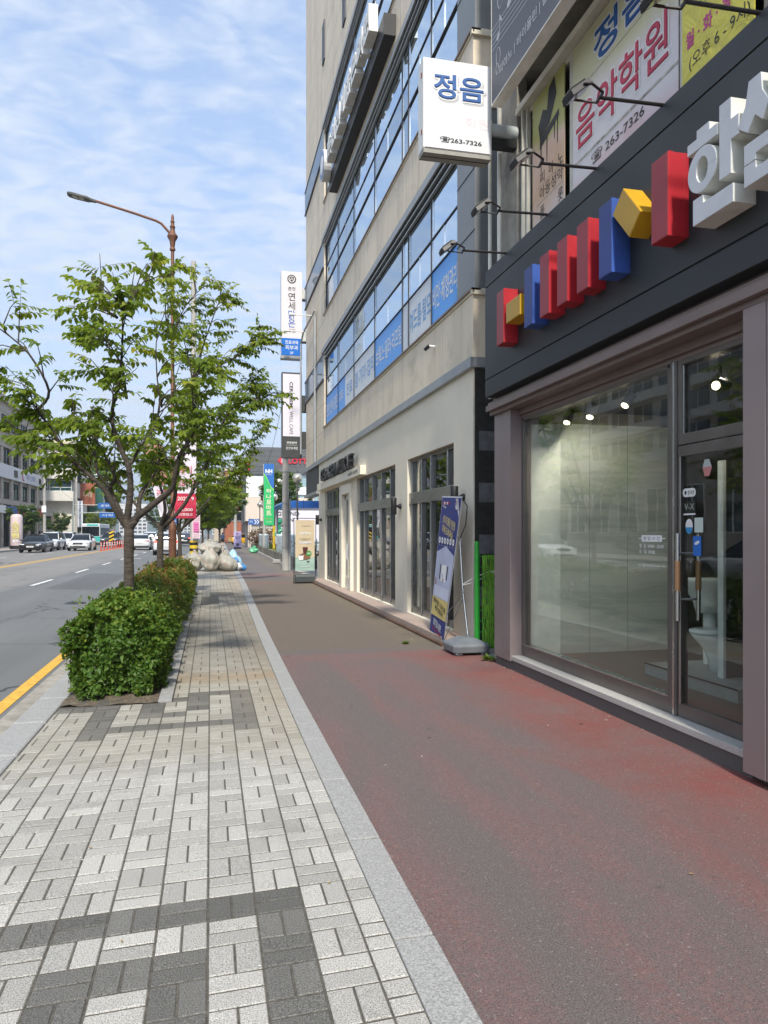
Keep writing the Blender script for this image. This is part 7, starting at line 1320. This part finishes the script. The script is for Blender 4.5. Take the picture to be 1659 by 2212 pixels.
# white apartment house across the road, out of the frame, mirrored in the shop window
ab = thing('apartment_house', 'tall white apartment house mirrored in the top of the shop window', 'building', (-34, 50, 0)); g = MB(); g.box(-48, -34, 40, 78, 0, 34, AP)
for r_ in range(11): g.box(-34, -33, 41, 77.5, 2.5 + r_ * 3, 3.4 + r_ * 3, AP)
g.build('wall', ab); g = MB()
for r_ in range(10):
    for c_ in range(8): y = 42.5 + c_ * 4.2; g.box(-34.05, -33.9, y, y + 3, 3.7 + r_ * 3, 5.3 + r_ * 3, DGL); g.box(-33.95, -33.85, y + 1.45, y + 1.55, 3.7 + r_ * 3, 5.3 + r_ * 3, WHT)
g.build('windows', ab)
# low shops across the road between, mirrored only
srow = block('shop_row', 'low grey shop row across the road, mirrored in the shop window', -36, -24.6, 18, 62.5, 6.5, GSTONE, DGL, 1, 1, 1, z0=.5)
g = MB(); g.text('TARA', (-24.55, 59.4, 4.85), *PX, 4.2, .6, WHT, d=.08, bold=.02); g.build('lettering', srow)
block('shop_house', 'two storey pale shop house across the road, mirrored in the shop door', -36, -24.8, -8, 17, 8.5, WPL, DGL, 1, 2, 1, z0=.6)
# --- left pavement: pillar, poles, trees, signs
ap = thing('advert_pillar', 'round inflated white and pink advertising pillar with yellow lettering', 'advertising pillar', (-19.95, 85, 0)); PKP = M('pillar_print', (.58, .47, .47), .5, var=.12, vs=1.2)
g = MB(); g.lathe((-19.95, 85, .35), [(.58, 0), (.6, .05), (.6, 2.95), (.55, 3.15), (.4, 3.3), (0, 3.36)], PKP, 20); g.build('tube', ap, smooth=1); g = MB(); g.lathe((-19.95, 85, 0), [(.68, 0), (.68, .33), (.6, .36)], BLK, 20); g.build('base', ap); g = MB()
for k, ch in enumerate('스크린'): g.text(ch, (-19.9, 84.37, 2.65 - k * .62), *NY, .72, .55, flat('pillar_yellow', (.62, .55, .2)), bold=.05)
g.text('골프', (-19.9, 84.37, .85), *NY, .6, .25, WHT, bold=.03); g.build('lettering', ap)
def tpole(label, x, y, h, tr=True):
    t_ = thing('utility_pole', label, 'utility pole', (x, y, 0), 'utility poles along the far pavement'); g = MB(); g.lathe((x, y, 0), [(.2, 0), (.13, h)], CONP, 10); g.build('pole', t_, smooth=1); g = MB()
    for z in (h - .5, h - 1.5): g.box(x - 1.1, x + 1.1, y - .06, y + .06, z, z + .1, GRYM)
    for k in range(5): g.lathe((x - 1 + k * .5, y, h - .4), [(.05, 0), (.07, .1), (.03, .2)], BLK, 6)
    g.build('crossarm', t_)
    if tr:
        g = MB()
        for dx in (-.85, -.15, .75): g.lathe((x + dx, y - .3, h - 4.4), [(.3, 0), (.34, .1), (.34, .95), (.28, 1.05), (.1, 1.2)], GRYM, 12)
        g.build('transformer', t_); g = MB(); g.box(x - .25, x + .25, y - .35, y - .15, 4.2, 5.0, WHT); g.build('meter_box', t_)
    return t_
tpole('concrete utility pole with three grey transformers in front of the balcony building', -19.65, 97, 14.8); tpole('second utility pole at the corner of the balcony building', -19.5, 118, 15.5, False); tpole('third utility pole beside the blue road signs', -18.9, 138, 9.8, False)
for k, (a, b_) in enumerate((((-19.65, 97, 14.4), (-19.5, 118, 15.)), ((-20.4, 97, 14.4), (-20.3, 118, 15)), ((-19.65, 97, 13.4), (-19.5, 118, 13.)), ((-19.65, 97, 9.5), (-19.5, 118, 6.5)), ((-19.5, 118, 14.5), (-18.9, 138, 9.4)), ((-20.3, 118, 14.4), (-18.2, 138, 9.4)), ((-19.65, 97, 14.4), (-20, 60, 14)), ((-20.5, 97, 14.4), (-21, 60, 14)), ((-19.65, 97, 10), (-20, 60, 9.6)))):
    wire(a, b_, .6, .02, 0, 'dark overhead cable slung between the poles of the far pavement')
for i, (x, y, h, r_, lb) in enumerate(((-20.6, 92, 4.6, 2.0, 'small dark street tree right of the advertising pillar'), (-20.2, 108, 4.2, 2.2, 'green street tree in front of the balcony building'), (-20.0, 122, 4.6, 2.6, 'light green street tree behind the parked white cars'), (-19.8, 134, 4.6, 2.6, 'yellow green street tree left of the bus'), (-19.8, 148, 5.2, 3.0, 'street tree under the blue road signs across the road'))):
    tree(lb, (x, y, 0), (x, y, 1.7), vase((x, y, 0), 1.7, h, r_, 8, 60 + i), .09, LEAFD if i < 2 else LEAFY, .5, .32, .11, True, group='street trees on the far pavement', zmin=1.6)
for i, (x, y, h, r_, lb) in enumerate(((-24, 146, 11, 5, 'tall dark conifer like tree beyond the balcony building'), (-22, 166, 12, 5.5, 'big dark green tree behind the blue road signs'), (-14.5, 240, 9, 6, 'dark tree far down the left side of the road'), (-1.5, 150, 9, 4.5, 'dark tree beyond the pavement trees'), (1.5, 128, 8, 3.5, 'dense green tree left of the brick building'))):
    tree(lb, (x, y, 0), (x, y, 2.2), vase((x, y, 0), 2.2, h, r_, 10, 80 + i), .2, LEAFD, .55, .55, .22, True, group='dark trees farther down the street', zmin=1.4)
def roadsign(label, x, y, x2, h, pans):
    t_ = thing('road_sign', label, 'road sign', (x, y, 0)); g = MB(); g.lathe((x, y, 0), [(.14, 0), (.1, h)], M('sign_mast', (.35, .40, .38), .5), 10); g.build('mast', t_); g = MB()
    for z in (h - .5, h - 1.6): g.tube([(x, y, z), (x2, y, z)], .06, MATS['sign_mast'], 6)
    g.build('arm', t_)
    for a, b_, z0, z1, tx in pans: g = MB(); g.box(a, b_, y - .15, y - .08, z0, z1, flat('sign_blue', (1, 1, 1))); q = g.build('panel', t_); g = MB(); g.text(tx, ((a + b_) / 2, y - .17, (z0 + z1) / 2), *NY, (b_ - a) * .7, (z1 - z0) * .4, WHT); g.build('lettering', q)
roadsign('pair of blue direction signs on a mast over the far lanes', -18.9, 112, -11.5, 6.2, ((-15.6, -13.2, 5.2, 6.0, '춘천역'), (-15.4, -13.3, 3.9, 4.6, '시청'))); roadsign('wide blue direction sign over the middle of the road', -18.5, 190, -6.5, 6.2, ((-11.5, -7.6, 4.1, 5.3, '명동'),))
# --- hills
m, t, b = newmat('forest_hill'); P = posn(t); t.links.new(mix(t, noise(t, P, .03, 5, .7), (.025, .045, .02), (.05, .085, .035)), b.inputs['Base Color']); b.inputs['Roughness'].default_value = 1.
def hill(name, cx, y, w, h, seed, dpt=500):
    q = random.Random(seed); ph = [q.uniform(0, 6) for _ in range(6)]; g = MB(); nx, ny = 60, 14; vs = []
    for j in range(ny + 1):
        for i in range(nx + 1):
            u, v = i / nx * 2 - 1, j / ny * 2 - 1; e = max(0, 1 - u * u) ** 1.2 * max(0, 1 - v * v) ** .8
            vs.append((cx + u * w, y + v * dpt, -1 + h * e * (1 + .13 * math.sin(u * 9 + ph[0]) + .07 * math.sin(u * 23 + ph[1] + v * 5) + .03 * math.sin(u * 57 + ph[2]))))
    g.add(vs, [(j * (nx + 1) + i, j * (nx + 1) + i + 1, (j + 1) * (nx + 1) + i + 1, (j + 1) * (nx + 1) + i) for j in range(ny) for i in range(nx)], m); tag(g.build(name, smooth='all'), kind='structure')
hill('hill', -150, 2500, 330, 128, 1); hill('hill', -900, 2700, 900, 90, 2); hill('hill', 700, 2600, 900, 60, 3)
# ================================================================ air
m = bpy.data.materials.new('air'); m.use_nodes = True; t = m.node_tree
for n in list(t.nodes):
    if n.type != 'OUTPUT_MATERIAL': t.nodes.remove(n)
out = [n for n in t.nodes if n.type == 'OUTPUT_MATERIAL'][0]
pv = nd(t, 'VolumePrincipled'); pv.inputs['Color'].default_value = (.78, .86, .97, 1); pv.inputs['Density'].default_value = .0005; pv.inputs['Anisotropy'].default_value = .3
t.links.new(pv.outputs[0], out.inputs['Volume'])
g = MB(); g.box(-3600, 3600, -3600, 3600, -1.4, 170, m); tag(g.build('haze'), kind='stuff')
SC.cycles.volume_bounces = 0
